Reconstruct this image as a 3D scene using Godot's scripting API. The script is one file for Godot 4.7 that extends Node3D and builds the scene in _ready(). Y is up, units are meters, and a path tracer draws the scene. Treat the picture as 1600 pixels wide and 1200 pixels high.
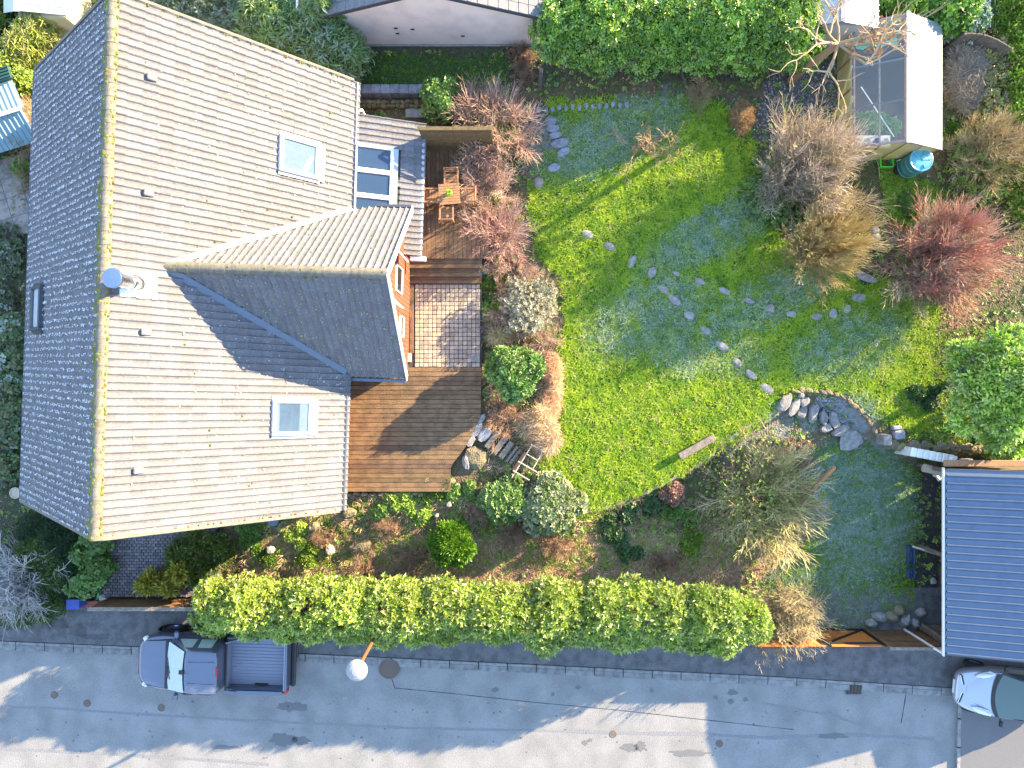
extends Node3D
# A garden, a tiled house and a street seen from a drone that hovers 25 m above them and looks straight down.
# Units are metres, x runs to the right of the photograph, z towards its bottom, y up.

const CAMERA_HEIGHT := 25.1
const FOCAL := 1130.0                     # pixels of the 1600 px wide photograph

var rng := RandomNumberGenerator.new()
var wob := FastNoiseLite.new()
var M := {}                                # materials by name
var T := {}                                # noise textures by name
var HOUSE := Vector3(-9.84, 0, -2.83)


# a point measured in the photograph, at the height h above the road
func P(px: float, py: float, h := 0.0) -> Vector3:
	var s := (CAMERA_HEIGHT - h) / FOCAL
	return Vector3((px - 800.0) * s, h, (py - 600.0) * s)

func rnd(a: float, b: float) -> float:
	return rng.randf_range(a, b)


# ---------------------------------------------------------------- mesh builder
class MB:
	var o := Vector3.ZERO                  # subtracted from every point
	var v := PackedVector3Array()
	var n := PackedVector3Array()
	var c := PackedColorArray()
	var col := Color.WHITE
	func _init(at := Vector3.ZERO):
		o = at
	func tri(a: Vector3, b: Vector3, d: Vector3) -> void:      # counter-clockwise seen from outside
		var nn := (b - a).cross(d - a).normalized()
		v.push_back(a - o); v.push_back(d - o); v.push_back(b - o)
		n.push_back(nn); n.push_back(nn); n.push_back(nn)
		c.push_back(col); c.push_back(col); c.push_back(col)
	func trin(a: Vector3, b: Vector3, d: Vector3, na: Vector3, nb: Vector3, nd: Vector3) -> void:
		if (b - a).cross(d - a).dot(na + nb + nd) < 0.0:
			var t := b; b = d; d = t
			t = nb; nb = nd; nd = t
		v.push_back(a - o); v.push_back(d - o); v.push_back(b - o)
		n.push_back(na); n.push_back(nd); n.push_back(nb)
		c.push_back(col); c.push_back(col); c.push_back(col)
	func quad(a: Vector3, b: Vector3, d: Vector3, e: Vector3) -> void:
		tri(a, b, d); tri(a, d, e)
	func poly(pts: Array, out: Vector3) -> void:               # convex, turned to face out
		var nn: Vector3 = (pts[1] - pts[0]).cross(pts[2] - pts[0])
		var flip := nn.dot(out) < 0.0
		for i in range(1, pts.size() - 1):
			if flip:
				tri(pts[0], pts[i + 1], pts[i])
			else:
				tri(pts[0], pts[i], pts[i + 1])
	func box(xf: Transform3D, s: Vector3, bev := 0.0) -> void:
		var h := s * 0.5
		var b: float = minf(bev, minf(h.x, minf(h.y, h.z)) * 0.6)
		var i := h - Vector3(b, b, b)
		for ax in 3:
			var u := (ax + 1) % 3
			var w := (ax + 2) % 3
			for sg in [-1.0, 1.0]:
				var pts := []
				for k in [[-1, -1], [1, -1], [1, 1], [-1, 1]]:
					var p := Vector3.ZERO
					p[ax] = sg * h[ax]; p[u] = k[0] * i[u]; p[w] = k[1] * i[w]
					pts.append(xf * p)
				var out := Vector3.ZERO
				out[ax] = sg
				poly(pts, xf.basis * out)
		if b <= 0.0:
			return
		for ax in 3:                                             # edges along ax
			var u := (ax + 1) % 3
			var w := (ax + 2) % 3
			for su in [-1.0, 1.0]:
				for sw in [-1.0, 1.0]:
					var pts := []
					for k in [[-1, 0], [1, 0], [1, 1], [-1, 1]]:
						var p := Vector3.ZERO
						p[ax] = k[0] * i[ax]
						p[u] = su * (h[u] if k[1] == 0 else i[u])
						p[w] = sw * (i[w] if k[1] == 0 else h[w])
						pts.append(xf * p)
					var out := Vector3.ZERO
					out[u] = su; out[w] = sw
					poly(pts, xf.basis * out)
		for sx in [-1.0, 1.0]:
			for sy in [-1.0, 1.0]:
				for sz in [-1.0, 1.0]:
					poly([xf * Vector3(sx * h.x, sy * i.y, sz * i.z), xf * Vector3(sx * i.x, sy * h.y, sz * i.z), xf * Vector3(sx * i.x, sy * i.y, sz * h.z)], xf.basis * Vector3(sx, sy, sz))
	func bar(a: Vector3, b: Vector3, w: float, h: float, bev := 0.0, up := Vector3.UP) -> void:
		var d := b - a
		var x := d.normalized()
		if absf(x.dot(up)) > 0.98:
			up = Vector3.RIGHT
		var z := x.cross(up).normalized()
		var y := z.cross(x)
		box(Transform3D(Basis(x, y, z), (a + b) * 0.5), Vector3(d.length(), h, w), bev)
	func tube(pts: Array, r0: float, r1: float, sides := 6, caps := true) -> void:
		var m := pts.size()
		var rings := []
		var side := Vector3.ZERO
		for k in m:
			var d: Vector3 = (pts[mini(k + 1, m - 1)] - pts[maxi(k - 1, 0)]).normalized()
			if side == Vector3.ZERO:
				side = d.cross(Vector3(0.31, 0.83, 0.46)).normalized()
			side = (side - d * side.dot(d)).normalized()
			var up := side.cross(d)
			var r := lerpf(r0, r1, float(k) / (m - 1))
			var ring := []
			for q in sides:
				var a := TAU * q / sides
				var nn := side * cos(a) + up * sin(a)
				ring.append([pts[k] + nn * r, nn])
			rings.append(ring)
		for k in m - 1:
			for q in sides:
				var A = rings[k][q]
				var B = rings[k][(q + 1) % sides]
				var C = rings[k + 1][(q + 1) % sides]
				var D = rings[k + 1][q]
				trin(A[0], B[0], C[0], A[1], B[1], C[1])
				trin(A[0], C[0], D[0], A[1], C[1], D[1])
		if caps:
			for e in [0, m - 1]:
				var pp := []
				for q in sides:
					pp.append(rings[e][q][0])
				poly(pp, (pts[e] - pts[1 if e == 0 else m - 2]))
	func lathe(xf: Transform3D, prof: Array, sides := 20) -> void:   # prof: Vector2(radius, height)
		for k in prof.size() - 1:
			var p: Vector2 = prof[k]
			var q: Vector2 = prof[k + 1]
			var t := (q - p).normalized()
			for s in sides:
				var a0 := TAU * s / sides
				var a1 := TAU * (s + 1) / sides
				var e0 := Vector3(cos(a0), 0, sin(a0))
				var e1 := Vector3(cos(a1), 0, sin(a1))
				var n0 := xf.basis * (e0 * t.y - Vector3.UP * t.x)
				var n1 := xf.basis * (e1 * t.y - Vector3.UP * t.x)
				var A := xf * (e0 * p.x + Vector3.UP * p.y)
				var B := xf * (e1 * p.x + Vector3.UP * p.y)
				var C := xf * (e1 * q.x + Vector3.UP * q.y)
				var D := xf * (e0 * q.x + Vector3.UP * q.y)
				if p.x > 0.0001:
					trin(A, B, C, n0, n1, n1)
				if q.x > 0.0001:
					trin(A, C, D, n0, n1, n0)
	func prism(poly2: PackedVector2Array, y0: float, y1: float) -> void:   # poly2 holds x, z
		var m := poly2.size()
		var idx := Geometry2D.triangulate_polygon(poly2)
		for k in range(0, idx.size(), 3):
			var p := []
			for q in 3:
				p.append(Vector3(poly2[idx[k + q]].x, y1, poly2[idx[k + q]].y))
			poly(p, Vector3.UP)
			for q in 3:
				p[q].y = y0
			poly(p, Vector3.DOWN)
		var ccw := not Geometry2D.is_polygon_clockwise(poly2)
		for k in m:
			var a := poly2[k]
			var b := poly2[(k + 1) % m]
			var e := b - a
			var out := Vector3(e.y, 0, -e.x) * (1.0 if ccw else -1.0)
			poly([Vector3(a.x, y0, a.y), Vector3(b.x, y0, b.y), Vector3(b.x, y1, b.y), Vector3(a.x, y1, a.y)], out)
	func grid(nu: int, nv: int, f: Callable, out: Vector3) -> void:      # a smooth sheet f(u, v)
		var pts := []
		for i in nu + 1:
			var row := []
			for j in nv + 1:
				row.append(f.call(float(i) / nu, float(j) / nv))
			pts.append(row)
		var nor := []
		for i in nu + 1:
			var row := []
			for j in nv + 1:
				var du: Vector3 = pts[mini(i + 1, nu)][j] - pts[maxi(i - 1, 0)][j]
				var dv: Vector3 = pts[i][mini(j + 1, nv)] - pts[i][maxi(j - 1, 0)]
				var nn := du.cross(dv).normalized()
				row.append(nn if nn.dot(out) >= 0.0 else -nn)
			nor.append(row)
		for i in nu:
			for j in nv:
				trin(pts[i][j], pts[i + 1][j], pts[i + 1][j + 1], nor[i][j], nor[i + 1][j], nor[i + 1][j + 1])
				trin(pts[i][j], pts[i + 1][j + 1], pts[i][j + 1], nor[i][j], nor[i + 1][j + 1], nor[i][j + 1])
	func loft(rings: Array, cap := true) -> void:               # closed rings of equal length, from low to high
		var m: int = rings[0].size()
		var mid := []
		for r in rings:
			var s := Vector3.ZERO
			for p in r:
				s += p
			mid.append(s / m)
		var nor := []
		for k in rings.size():
			var row := []
			for q in m:
				var du: Vector3 = rings[k][(q + 1) % m] - rings[k][(q + m - 1) % m]
				var dv: Vector3 = rings[mini(k + 1, rings.size() - 1)][q] - rings[maxi(k - 1, 0)][q]
				var nn := du.cross(dv).normalized()
				row.append(nn if nn.dot(rings[k][q] - mid[k]) >= 0.0 else -nn)
			nor.append(row)
		for k in rings.size() - 1:
			for q in m:
				var q2 := (q + 1) % m
				trin(rings[k][q], rings[k][q2], rings[k + 1][q2], nor[k][q], nor[k][q2], nor[k + 1][q2])
				trin(rings[k][q], rings[k + 1][q2], rings[k + 1][q], nor[k][q], nor[k + 1][q2], nor[k + 1][q])
		if cap:
			poly(rings[-1], rings[-1][0] - rings[0][0] if rings.size() < 2 else mid[-1] - mid[0])
			poly(rings[0], mid[0] - mid[-1])
	func rock(xf: Transform3D, s: Vector3, sd: int, flat := 0.0) -> void:
		var f := FastNoiseLite.new()
		f.seed = sd
		f.frequency = 0.9
		var nu := 9
		var nv := 6
		var g := func(i: int, j: int) -> Vector3:
			var a := TAU * (i % nu) / nu
			var b := PI * j / nv
			var d := Vector3(sin(b) * cos(a), cos(b), sin(b) * sin(a))
			d *= 1.0 + 0.42 * f.get_noise_3d(d.x * 1.3, d.y * 1.3, d.z * 1.3)
			if flat > 0.0:
				d.y = clampf(d.y, -1.0, 1.0 - flat)
			return xf * (d * s * 0.5)
		for i in nu:
			for j in nv:
				var A: Vector3 = g.call(i, j)
				var B: Vector3 = g.call(i + 1, j)
				var C: Vector3 = g.call(i + 1, j + 1)
				var D: Vector3 = g.call(i, j + 1)
				if j > 0:
					poly([A, B, C], A + B + C - 3.0 * xf.origin)
				if j < nv - 1:
					poly([A, C, D], A + C + D - 3.0 * xf.origin)
	func mesh(m: Material) -> ArrayMesh:
		var a := []
		a.resize(Mesh.ARRAY_MAX)
		a[Mesh.ARRAY_VERTEX] = v
		a[Mesh.ARRAY_NORMAL] = n
		a[Mesh.ARRAY_COLOR] = c
		var am := ArrayMesh.new()
		am.add_surface_from_arrays(Mesh.PRIMITIVE_TRIANGLES, a)
		am.surface_set_material(0, m)
		return am


# ---------------------------------------------------------------- nodes
func thing(called: String, label: String, category: String, at := Vector3.ZERO, group := "") -> Node3D:
	var t := Node3D.new()
	t.name = called
	t.position = at
	add_child(t, true)
	return tag(t, label, category, group)

func tag(t: Node3D, label: String, category: String, group := "") -> Node3D:
	t.set_meta("label", label)
	if category:
		t.set_meta("category", category)
	if group:
		t.set_meta("group", group)
	return t

func part(parent: Node3D, called: String, mb: MB, m: String, kind := "") -> MeshInstance3D:
	var i := MeshInstance3D.new()
	i.name = called
	i.mesh = mb.mesh(M[m])
	parent.add_child(i, true)
	if kind:
		i.set_meta("kind", kind)
	return i

func piece(parent: Node3D, called: String, mesh: Mesh, xf: Transform3D) -> MeshInstance3D:
	var i := MeshInstance3D.new()
	i.name = called
	i.mesh = mesh
	i.transform = xf
	parent.add_child(i, true)
	return i

func single(called: String, mb: MB, m: String, label: String, category: String, group := "") -> MeshInstance3D:
	var i := part(self, called, mb, m)
	i.position = mb.o
	tag(i, label, category, group)
	return i

func structure(called: String, mb: MB, m: String, parent: Node3D = null) -> MeshInstance3D:
	var i := part(parent if parent else self, called, mb, m)
	if parent == null:
		i.position = mb.o
		i.set_meta("kind", "structure")
	return i

func scatter(parent: Node3D, called: String, mesh: Mesh, xfs: Array, cols: Array, kind := "stuff") -> MultiMeshInstance3D:
	var mm := MultiMesh.new()
	mm.transform_format = MultiMesh.TRANSFORM_3D
	mm.use_colors = true
	mm.mesh = mesh
	mm.instance_count = xfs.size()
	for k in xfs.size():
		mm.set_instance_transform(k, xfs[k])
		mm.set_instance_color(k, cols[k])
	var i := MultiMeshInstance3D.new()
	i.name = called
	i.multimesh = mm
	parent.add_child(i, true)
	if kind:
		i.set_meta("kind", kind)
	return i

func at(p: Vector3, yaw := 0.0, s := Vector3.ONE) -> Transform3D:
	return Transform3D(Basis(Vector3.UP, yaw).scaled_local(s), p)

func frame(y: Vector3, roll: float, s: float, p: Vector3) -> Transform3D:   # y axis along y, turned by roll, scaled
	y = y.normalized()
	var x := y.cross(Vector3(0.12, 0.21, 0.97)).normalized()
	var z := x.cross(y)
	return Transform3D(Basis((x * cos(roll) + z * sin(roll)) * s, y * s, (z * cos(roll) - x * sin(roll)) * s), p)


# ---------------------------------------------------------------- materials
func noise_tex(called: String, freq: float, lo: float, hi: float, octaves := 4, kind := FastNoiseLite.TYPE_SIMPLEX_SMOOTH, size := 512, points := []) -> void:
	var f := FastNoiseLite.new()
	f.seed = 7 + T.size()
	f.noise_type = kind
	f.frequency = freq
	f.fractal_octaves = octaves
	var g := Gradient.new()
	g.set_color(0, Color(lo, lo, lo).linear_to_srgb())
	g.set_color(1, Color(hi, hi, hi).linear_to_srgb())
	for q in points:
		g.add_point(q[0], Color(q[1], q[1], q[1]).linear_to_srgb())
	var t := NoiseTexture2D.new()
	t.width = size
	t.height = size
	t.seamless = true
	t.noise = f
	t.color_ramp = g
	T[called] = t

func normal_tex(called: String, freq: float, strength: float, octaves := 4) -> void:
	var f := FastNoiseLite.new()
	f.seed = 90 + T.size()
	f.frequency = freq
	f.fractal_octaves = octaves
	var t := NoiseTexture2D.new()
	t.width = 512
	t.height = 512
	t.seamless = true
	t.noise = f
	t.as_normal_map = true
	t.bump_strength = strength
	T[called] = t

# colour is linear; grain and blotch are noise textures laid over it in world space
func mat(called: String, colour: Color, rough := 0.85, grain := "", gs := Vector3.ONE, blotch := "", bs := 0.3, bump := "", ns := 0.5, extra := {}) -> StandardMaterial3D:
	var m := StandardMaterial3D.new()
	m.resource_name = called
	m.albedo_color = colour.linear_to_srgb()
	m.roughness = rough
	m.vertex_color_use_as_albedo = true
	m.uv1_triplanar = true
	m.uv1_world_triplanar = true
	m.uv1_scale = gs
	if grain:
		m.albedo_texture = T[grain]
	if blotch:
		m.detail_enabled = true
		m.detail_blend_mode = BaseMaterial3D.BLEND_MODE_MUL
		m.detail_albedo = T[blotch]
		m.detail_uv_layer = BaseMaterial3D.DETAIL_UV_2
		m.uv2_triplanar = true
		m.uv2_world_triplanar = true
		m.uv2_scale = Vector3(bs, bs, bs)
	if bump:
		m.normal_enabled = true
		m.normal_texture = T[bump]
		m.normal_scale = ns
	for k in extra:
		m.set(k, extra[k])
	M[called] = m
	return m

func leaf_mat(called: String, rough := 0.45, back := Color(0.25, 0.4, 0.08), spec := 0.5) -> void:
	var m := StandardMaterial3D.new()
	m.resource_name = called
	m.roughness = rough
	m.metallic_specular = spec
	m.vertex_color_use_as_albedo = true
	m.backlight_enabled = true
	m.backlight = back.linear_to_srgb()
	M[called] = m

func make_materials() -> void:
	noise_tex("grain", 0.09, 0.72, 1.18, 5)
	noise_tex("speck", 0.16, 0.35, 1.15, 3, FastNoiseLite.TYPE_SIMPLEX_SMOOTH, 512, [[0.33, 0.85], [0.42, 1.0]])
	noise_tex("blotch", 0.012, 0.55, 1.25, 4)
	noise_tex("mottle", 0.012, 0.72, 1.1, 6)
	noise_tex("soft", 0.008, 0.82, 1.12, 4)
	noise_tex("lichen", 0.07, 0.5, 1.0, 4, FastNoiseLite.TYPE_SIMPLEX_SMOOTH, 512, [[0.5, 0.66], [0.66, 0.74], [0.74, 0.98]])
	noise_tex("road", 0.07, 0.86, 1.06, 5)
	noise_tex("wood", 0.035, 0.55, 1.25, 4)
	normal_tex("rough_n", 0.08, 6.0)
	normal_tex("fine_n", 0.2, 4.0, 3)
	mat("asphalt", Color(0.245, 0.24, 0.235), 0.9, "road", Vector3(0.3, 0.3, 0.3), "mottle", 0.11, "fine_n", 0.5)
	mat("asphalt_dark", Color(0.13, 0.13, 0.135), 0.9, "grain", Vector3(0.3, 0.3, 0.3), "blotch", 0.35, "fine_n", 0.5)
	mat("asphalt_patch", Color(0.135, 0.135, 0.14), 0.92, "speck", Vector3(0.4, 0.4, 0.4), "", 0.3, "fine_n", 0.6)
	mat("stain", Color(0.19, 0.19, 0.2), 0.9, "grain", Vector3(0.3, 0.3, 0.3), "", 0.3, "fine_n", 0.5)
	mat("pavement_damp", Color(0.085, 0.085, 0.09), 0.8, "grain", Vector3(0.3, 0.3, 0.3), "blotch", 0.35, "fine_n", 0.5)
	mat("soil", Color(0.05, 0.04, 0.03), 0.95, "speck", Vector3(0.4, 0.4, 0.4))
	mat("mint_net", Color(0.1, 0.5, 0.3), 0.7)
	mat("film_wall", Color(0.4, 0.38, 0.24), 0.7, "soft", Vector3(0.6, 0.6, 0.6))
	var ws := mat("sunlit_sheet", Color(0.2, 0.235, 0.25, 0.8), 0.35)  # sunlit copy of the film: sun-whitened look put into a denser sheet
	ws.transparency = BaseMaterial3D.TRANSPARENCY_ALPHA
	ws.backlight_enabled = true
	ws.backlight = Color(0.3, 0.3, 0.3)
	mat("tar", Color(0.035, 0.035, 0.036), 0.8)
	mat("kerb", Color(0.25, 0.25, 0.245), 0.9, "grain", Vector3(0.6, 0.6, 0.6), "blotch", 0.5, "fine_n", 0.5)
	mat("stone", Color(0.29, 0.275, 0.26), 0.9, "grain", Vector3(0.6, 0.6, 0.6), "blotch", 0.8, "rough_n", 0.7)
	mat("mossy_stone", Color(0.22, 0.185, 0.115), 0.95, "speck", Vector3(0.35, 0.35, 0.35), "blotch", 0.9, "rough_n", 1.0)
	mat("gravel", Color(0.3, 0.3, 0.31), 0.9, "grain", Vector3(0.6, 0.6, 0.6))
	mat("paver", Color(0.43, 0.37, 0.295), 0.9, "grain", Vector3(0.6, 0.6, 0.6), "blotch", 0.5, "fine_n", 0.6)
	mat("cobble", Color(0.2, 0.185, 0.19), 0.9, "grain", Vector3(0.6, 0.6, 0.6), "blotch", 0.5, "fine_n", 0.6)
	mat("joint", Color(0.05, 0.045, 0.035), 0.95, "grain", Vector3(0.6, 0.6, 0.6))
	mat("tile", Color(0.224, 0.226, 0.252), 0.88, "grain", Vector3(0.4, 0.4, 0.4), "lichen", 0.35, "fine_n", 0.7)
	mat("ridge_tile", Color(0.25, 0.235, 0.2), 0.92, "lichen", Vector3(0.9, 0.9, 0.9), "blotch", 1.1, "rough_n", 0.8)
	mat("moss", Color(0.17, 0.17, 0.025), 0.95, "grain", Vector3(0.6, 0.6, 0.6), "", 0.3, "rough_n", 1.0)
	mat("render_white", Color(0.84, 0.69, 0.62), 0.92, "grain", Vector3(0.6, 0.6, 0.6), "soft", 0.25, "fine_n", 0.3)
	mat("render_cream", Color(0.5, 0.46, 0.4), 0.92, "grain", Vector3(0.6, 0.6, 0.6), "soft", 0.25, "fine_n", 0.3)
	mat("red_timber", Color(0.3, 0.075, 0.042), 0.75, "wood", Vector3(1.2, 0.2, 1.2), "soft", 0.6, "fine_n", 0.3)
	mat("deck_x", Color(0.205, 0.125, 0.058), 0.72, "wood", Vector3(0.14, 1.3, 1.3), "blotch", 0.35, "fine_n", 0.4)
	mat("deck_z", Color(0.2, 0.115, 0.055), 0.72, "wood", Vector3(1.3, 1.3, 0.14), "blotch", 0.35, "fine_n", 0.4)
	mat("fence_x", Color(0.23, 0.12, 0.05), 0.8, "wood", Vector3(0.14, 1.4, 1.4), "blotch", 0.5, "fine_n", 0.4)
	mat("fence_orange", Color(0.62, 0.2, 0.035), 0.7, "wood", Vector3(0.14, 1.4, 1.4), "soft", 0.5, "fine_n", 0.3)
	mat("fence_mossy", Color(0.15, 0.11, 0.05), 0.9, "wood", Vector3(0.14, 1.4, 1.4), "blotch", 0.8, "fine_n", 0.4)
	mat("grey_wood", Color(0.24, 0.2, 0.16), 0.85, "wood", Vector3(0.6, 1.0, 0.6), "blotch", 0.7, "fine_n", 0.5)
	mat("old_panel", Color(0.17, 0.14, 0.11), 0.9, "wood", Vector3(0.2, 1.0, 1.0), "blotch", 0.5, "fine_n", 0.5)
	mat("teak", Color(0.33, 0.17, 0.08), 0.7, "wood", Vector3(0.7, 1.2, 0.7), "soft", 0.8)
	mat("pale_wood", Color(0.5, 0.42, 0.31), 0.8, "wood", Vector3(0.7, 1.2, 0.7))
	mat("white_paint", Color(0.78, 0.78, 0.76), 0.5, "grain", Vector3(1, 1, 1))
	mat("white_plastic", Color(0.72, 0.72, 0.68), 0.4, "", Vector3.ONE, "soft", 0.7)
	mat("zinc", Color(0.4, 0.42, 0.45), 0.4, "grain", Vector3(1, 1, 1), "soft", 0.6, "", 0.5, {"metallic": 0.7})
	mat("gutter_dark", Color(0.09, 0.1, 0.12), 0.4, "grain", Vector3(0.6, 0.6, 0.6), "", 0.3, "", 0.5, {"metallic": 0.4})
	mat("lead", Color(0.11, 0.15, 0.21), 0.5, "grain", Vector3(0.6, 0.6, 0.6), "soft", 0.8, "", 0.5, {"metallic": 0.3})
	mat("valley_pale", Color(0.5, 0.5, 0.5), 0.5, "grain", Vector3(0.6, 0.6, 0.6), "", 0.3, "", 0.5, {"metallic": 0.2})
	mat("steel", Color(0.62, 0.63, 0.65), 0.22, "", Vector3.ONE, "", 0.3, "", 0.5, {"metallic": 1.0})
	mat("steel_dull", Color(0.24, 0.3, 0.4), 0.3, "grain", Vector3(0.6, 0.6, 0.6), "", 0.3, "", 0.5, {"metallic": 0.9})
	mat("blue_roof", Color(0.105, 0.145, 0.215), 0.42, "soft", Vector3(0.5, 0.5, 0.5), "grain", 0.9, "", 0.5, {"metallic": 0.25})
	mat("pale_roof", Color(0.52, 0.53, 0.56), 0.5, "grain", Vector3(0.8, 0.8, 0.8), "soft", 0.5)
	mat("green_roof", Color(0.3, 0.39, 0.36), 0.6, "grain", Vector3(0.8, 0.8, 0.8), "soft", 0.5)
	mat("blue_sheet", Color(0.14, 0.24, 0.28), 0.5, "grain", Vector3(0.8, 0.8, 0.8), "soft", 0.5)
	mat("dark_green", Color(0.012, 0.06, 0.05), 0.6)
	mat("iron", Color(0.1, 0.09, 0.085), 0.6, "speck", Vector3(3, 3, 3), "", 0.3, "fine_n", 0.6, {"metallic": 0.5})
	mat("rusty_iron", Color(0.16, 0.12, 0.1), 0.7, "speck", Vector3(3, 3, 3), "", 0.3, "fine_n", 0.8, {"metallic": 0.3})
	mat("black_metal", Color(0.02, 0.02, 0.022), 0.45, "", Vector3.ONE, "", 0.3, "", 0.5, {"metallic": 0.3})
	mat("black_plastic", Color(0.018, 0.018, 0.02), 0.55)
	mat("rubber", Color(0.018, 0.018, 0.018), 0.85)
	mat("copper_pole", Color(0.3, 0.13, 0.07), 0.5, "grain", Vector3(0.6, 0.6, 0.6), "", 0.3, "", 0.5, {"metallic": 0.4})
	mat("truck_paint", Color(0.1, 0.115, 0.165), 0.28, "", Vector3.ONE, "", 0.3, "", 0.5, {"metallic": 0.35, "clearcoat_enabled": true, "clearcoat": 0.7, "clearcoat_roughness": 0.12})
	mat("bed_liner", Color(0.21, 0.22, 0.28), 0.6, "speck", Vector3(4, 4, 4))
	mat("silver_paint", Color(0.37, 0.39, 0.45), 0.26, "", Vector3.ONE, "", 0.3, "", 0.5, {"metallic": 0.5, "clearcoat_enabled": true, "clearcoat": 0.7, "clearcoat_roughness": 0.1})
	mat("chrome", Color(0.75, 0.76, 0.78), 0.15, "", Vector3.ONE, "", 0.3, "", 0.5, {"metallic": 1.0})
	mat("car_glass", Color(0.06, 0.1, 0.09), 0.06, "", Vector3.ONE, "", 0.3, "", 0.5, {"metallic": 0.15, "metallic_specular": 0.9})
	mat("frosted_glass", Color(0.42, 0.52, 0.5), 0.3, "grain", Vector3(0.6, 0.6, 0.6), "soft", 1.5, "", 0.5, {"metallic_specular": 0.8})
	mat("lens", Color(0.6, 0.62, 0.62), 0.12)
	mat("red_lens", Color(0.45, 0.02, 0.03), 0.2)
	mat("lamp_white", Color(0.24, 0.25, 0.27), 0.4)
	mat("blind_and_reflection", Color(0.05, 0.085, 0.14), 0.15, "", Vector3.ONE, "soft", 1.4, "", 0.5, {"metallic_specular": 0.8})
	mat("rime", Color(0.5, 0.52, 0.55), 0.8)
	mat("blind_glass", Color(0.085, 0.125, 0.16), 0.06, "", Vector3.ONE, "soft", 1.4, "", 0.5, {"metallic_specular": 0.8})
	mat("grey_glass", Color(0.5, 0.52, 0.53), 0.1, "", Vector3.ONE, "soft", 1.0, "", 0.5, {"metallic_specular": 0.8})
	mat("dark_glass", Color(0.02, 0.025, 0.03), 0.05, "", Vector3.ONE, "", 0.3, "", 0.5, {"metallic_specular": 0.8})
	var pane := mat("pane", Color(0.03, 0.06, 0.12, 0.6), 0.03)
	pane.transparency = BaseMaterial3D.TRANSPARENCY_ALPHA
	pane.vertex_color_use_as_albedo = false
	pane.uv1_triplanar = false
	var film := mat("film", Color(0.72, 0.76, 0.76, 0.17), 0.32, "", Vector3.ONE)
	film.transparency = BaseMaterial3D.TRANSPARENCY_ALPHA
	film.backlight_enabled = true
	film.backlight = Color(0.5, 0.5, 0.5)
	var film2 := mat("film_olive", Color(0.55, 0.52, 0.26, 0.75), 0.45, "grain", Vector3.ONE)
	film2.transparency = BaseMaterial3D.TRANSPARENCY_ALPHA
	film2.backlight_enabled = true
	film2.backlight = Color(0.6, 0.6, 0.3)
	mat("teal_plastic", Color(0.05, 0.19, 0.19), 0.4, "", Vector3.ONE, "soft", 1.2)
	mat("teal_lid", Color(0.08, 0.3, 0.36), 0.3, "", Vector3.ONE, "soft", 1.2)
	mat("green_plastic", Color(0.1, 0.5, 0.06), 0.4)
	mat("hose_green", Color(0.03, 0.3, 0.1), 0.4)
	mat("blue_plastic", Color(0.03, 0.06, 0.27), 0.45, "", Vector3.ONE, "soft", 1.0)
	mat("navy_plastic", Color(0.03, 0.06, 0.15), 0.5, "", Vector3.ONE, "soft", 1.0)
	mat("slate_lid", Color(0.07, 0.09, 0.15), 0.35)
	mat("brick_red", Color(0.25, 0.065, 0.05), 0.85, "grain", Vector3(0.6, 0.6, 0.6), "blotch", 1.0, "fine_n", 0.5)
	mat("concrete", Color(0.33, 0.32, 0.3), 0.92, "grain", Vector3(0.6, 0.6, 0.6), "blotch", 0.6, "fine_n", 0.5)
	mat("blue_block", Color(0.26, 0.28, 0.33), 0.92, "grain", Vector3(0.6, 0.6, 0.6), "blotch", 0.8, "rough_n", 0.7)
	mat("slab", Color(0.3, 0.26, 0.23), 0.9, "grain", Vector3(0.6, 0.6, 0.6), "blotch", 0.5, "fine_n", 0.5)
	mat("ground", Color(1, 1, 1), 0.95, "speck", Vector3(0.3, 0.3, 0.3), "blotch", 0.9, "rough_n", 1.0)
	mat("far_ground", Color(0.09, 0.11, 0.04), 0.95, "speck", Vector3(0.4, 0.4, 0.4), "blotch", 0.2)
	mat("bark", Color(1, 1, 1), 0.9, "grain", Vector3(0.6, 0.6, 0.6))
	mat("inside_floor", Color(0.1, 0.14, 0.2), 0.4)
	mat("inside_white", Color(0.45, 0.46, 0.48), 0.4)
	leaf_mat("leaf", 0.42)
	leaf_mat("gloss_leaf", 0.3, Color(0.2, 0.34, 0.05), 0.6)
	leaf_mat("grass", 0.6, Color(0.3, 0.42, 0.05), 0.3)
	leaf_mat("dry", 0.8, Color(0.2, 0.14, 0.07), 0.2)


# ---------------------------------------------------------------- terrain
const EDGE := [[-900, 1500], [-200, 900], [0, 860], [300, 830], [540, 775], [700, 768], [760, 745], [830, 735], [900, 806], [1040, 752], [1140, 690], [1210, 645], [1260, 614], [1330, 625], [1385, 690], [1480, 702], [2400, 702]]

func edge_y(px: float) -> float:
	for k in EDGE.size() - 1:
		if px < EDGE[k + 1][0]:
			return lerpf(EDGE[k][1], EDGE[k + 1][1], clampf((px - EDGE[k][0]) / (EDGE[k + 1][0] - EDGE[k][0]), 0, 1))
	return EDGE[-1][1]

func px_of(x: float, z: float) -> Vector2:
	return Vector2(800.0 + x * 46.0, 600.0 + z * 46.0)

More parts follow.
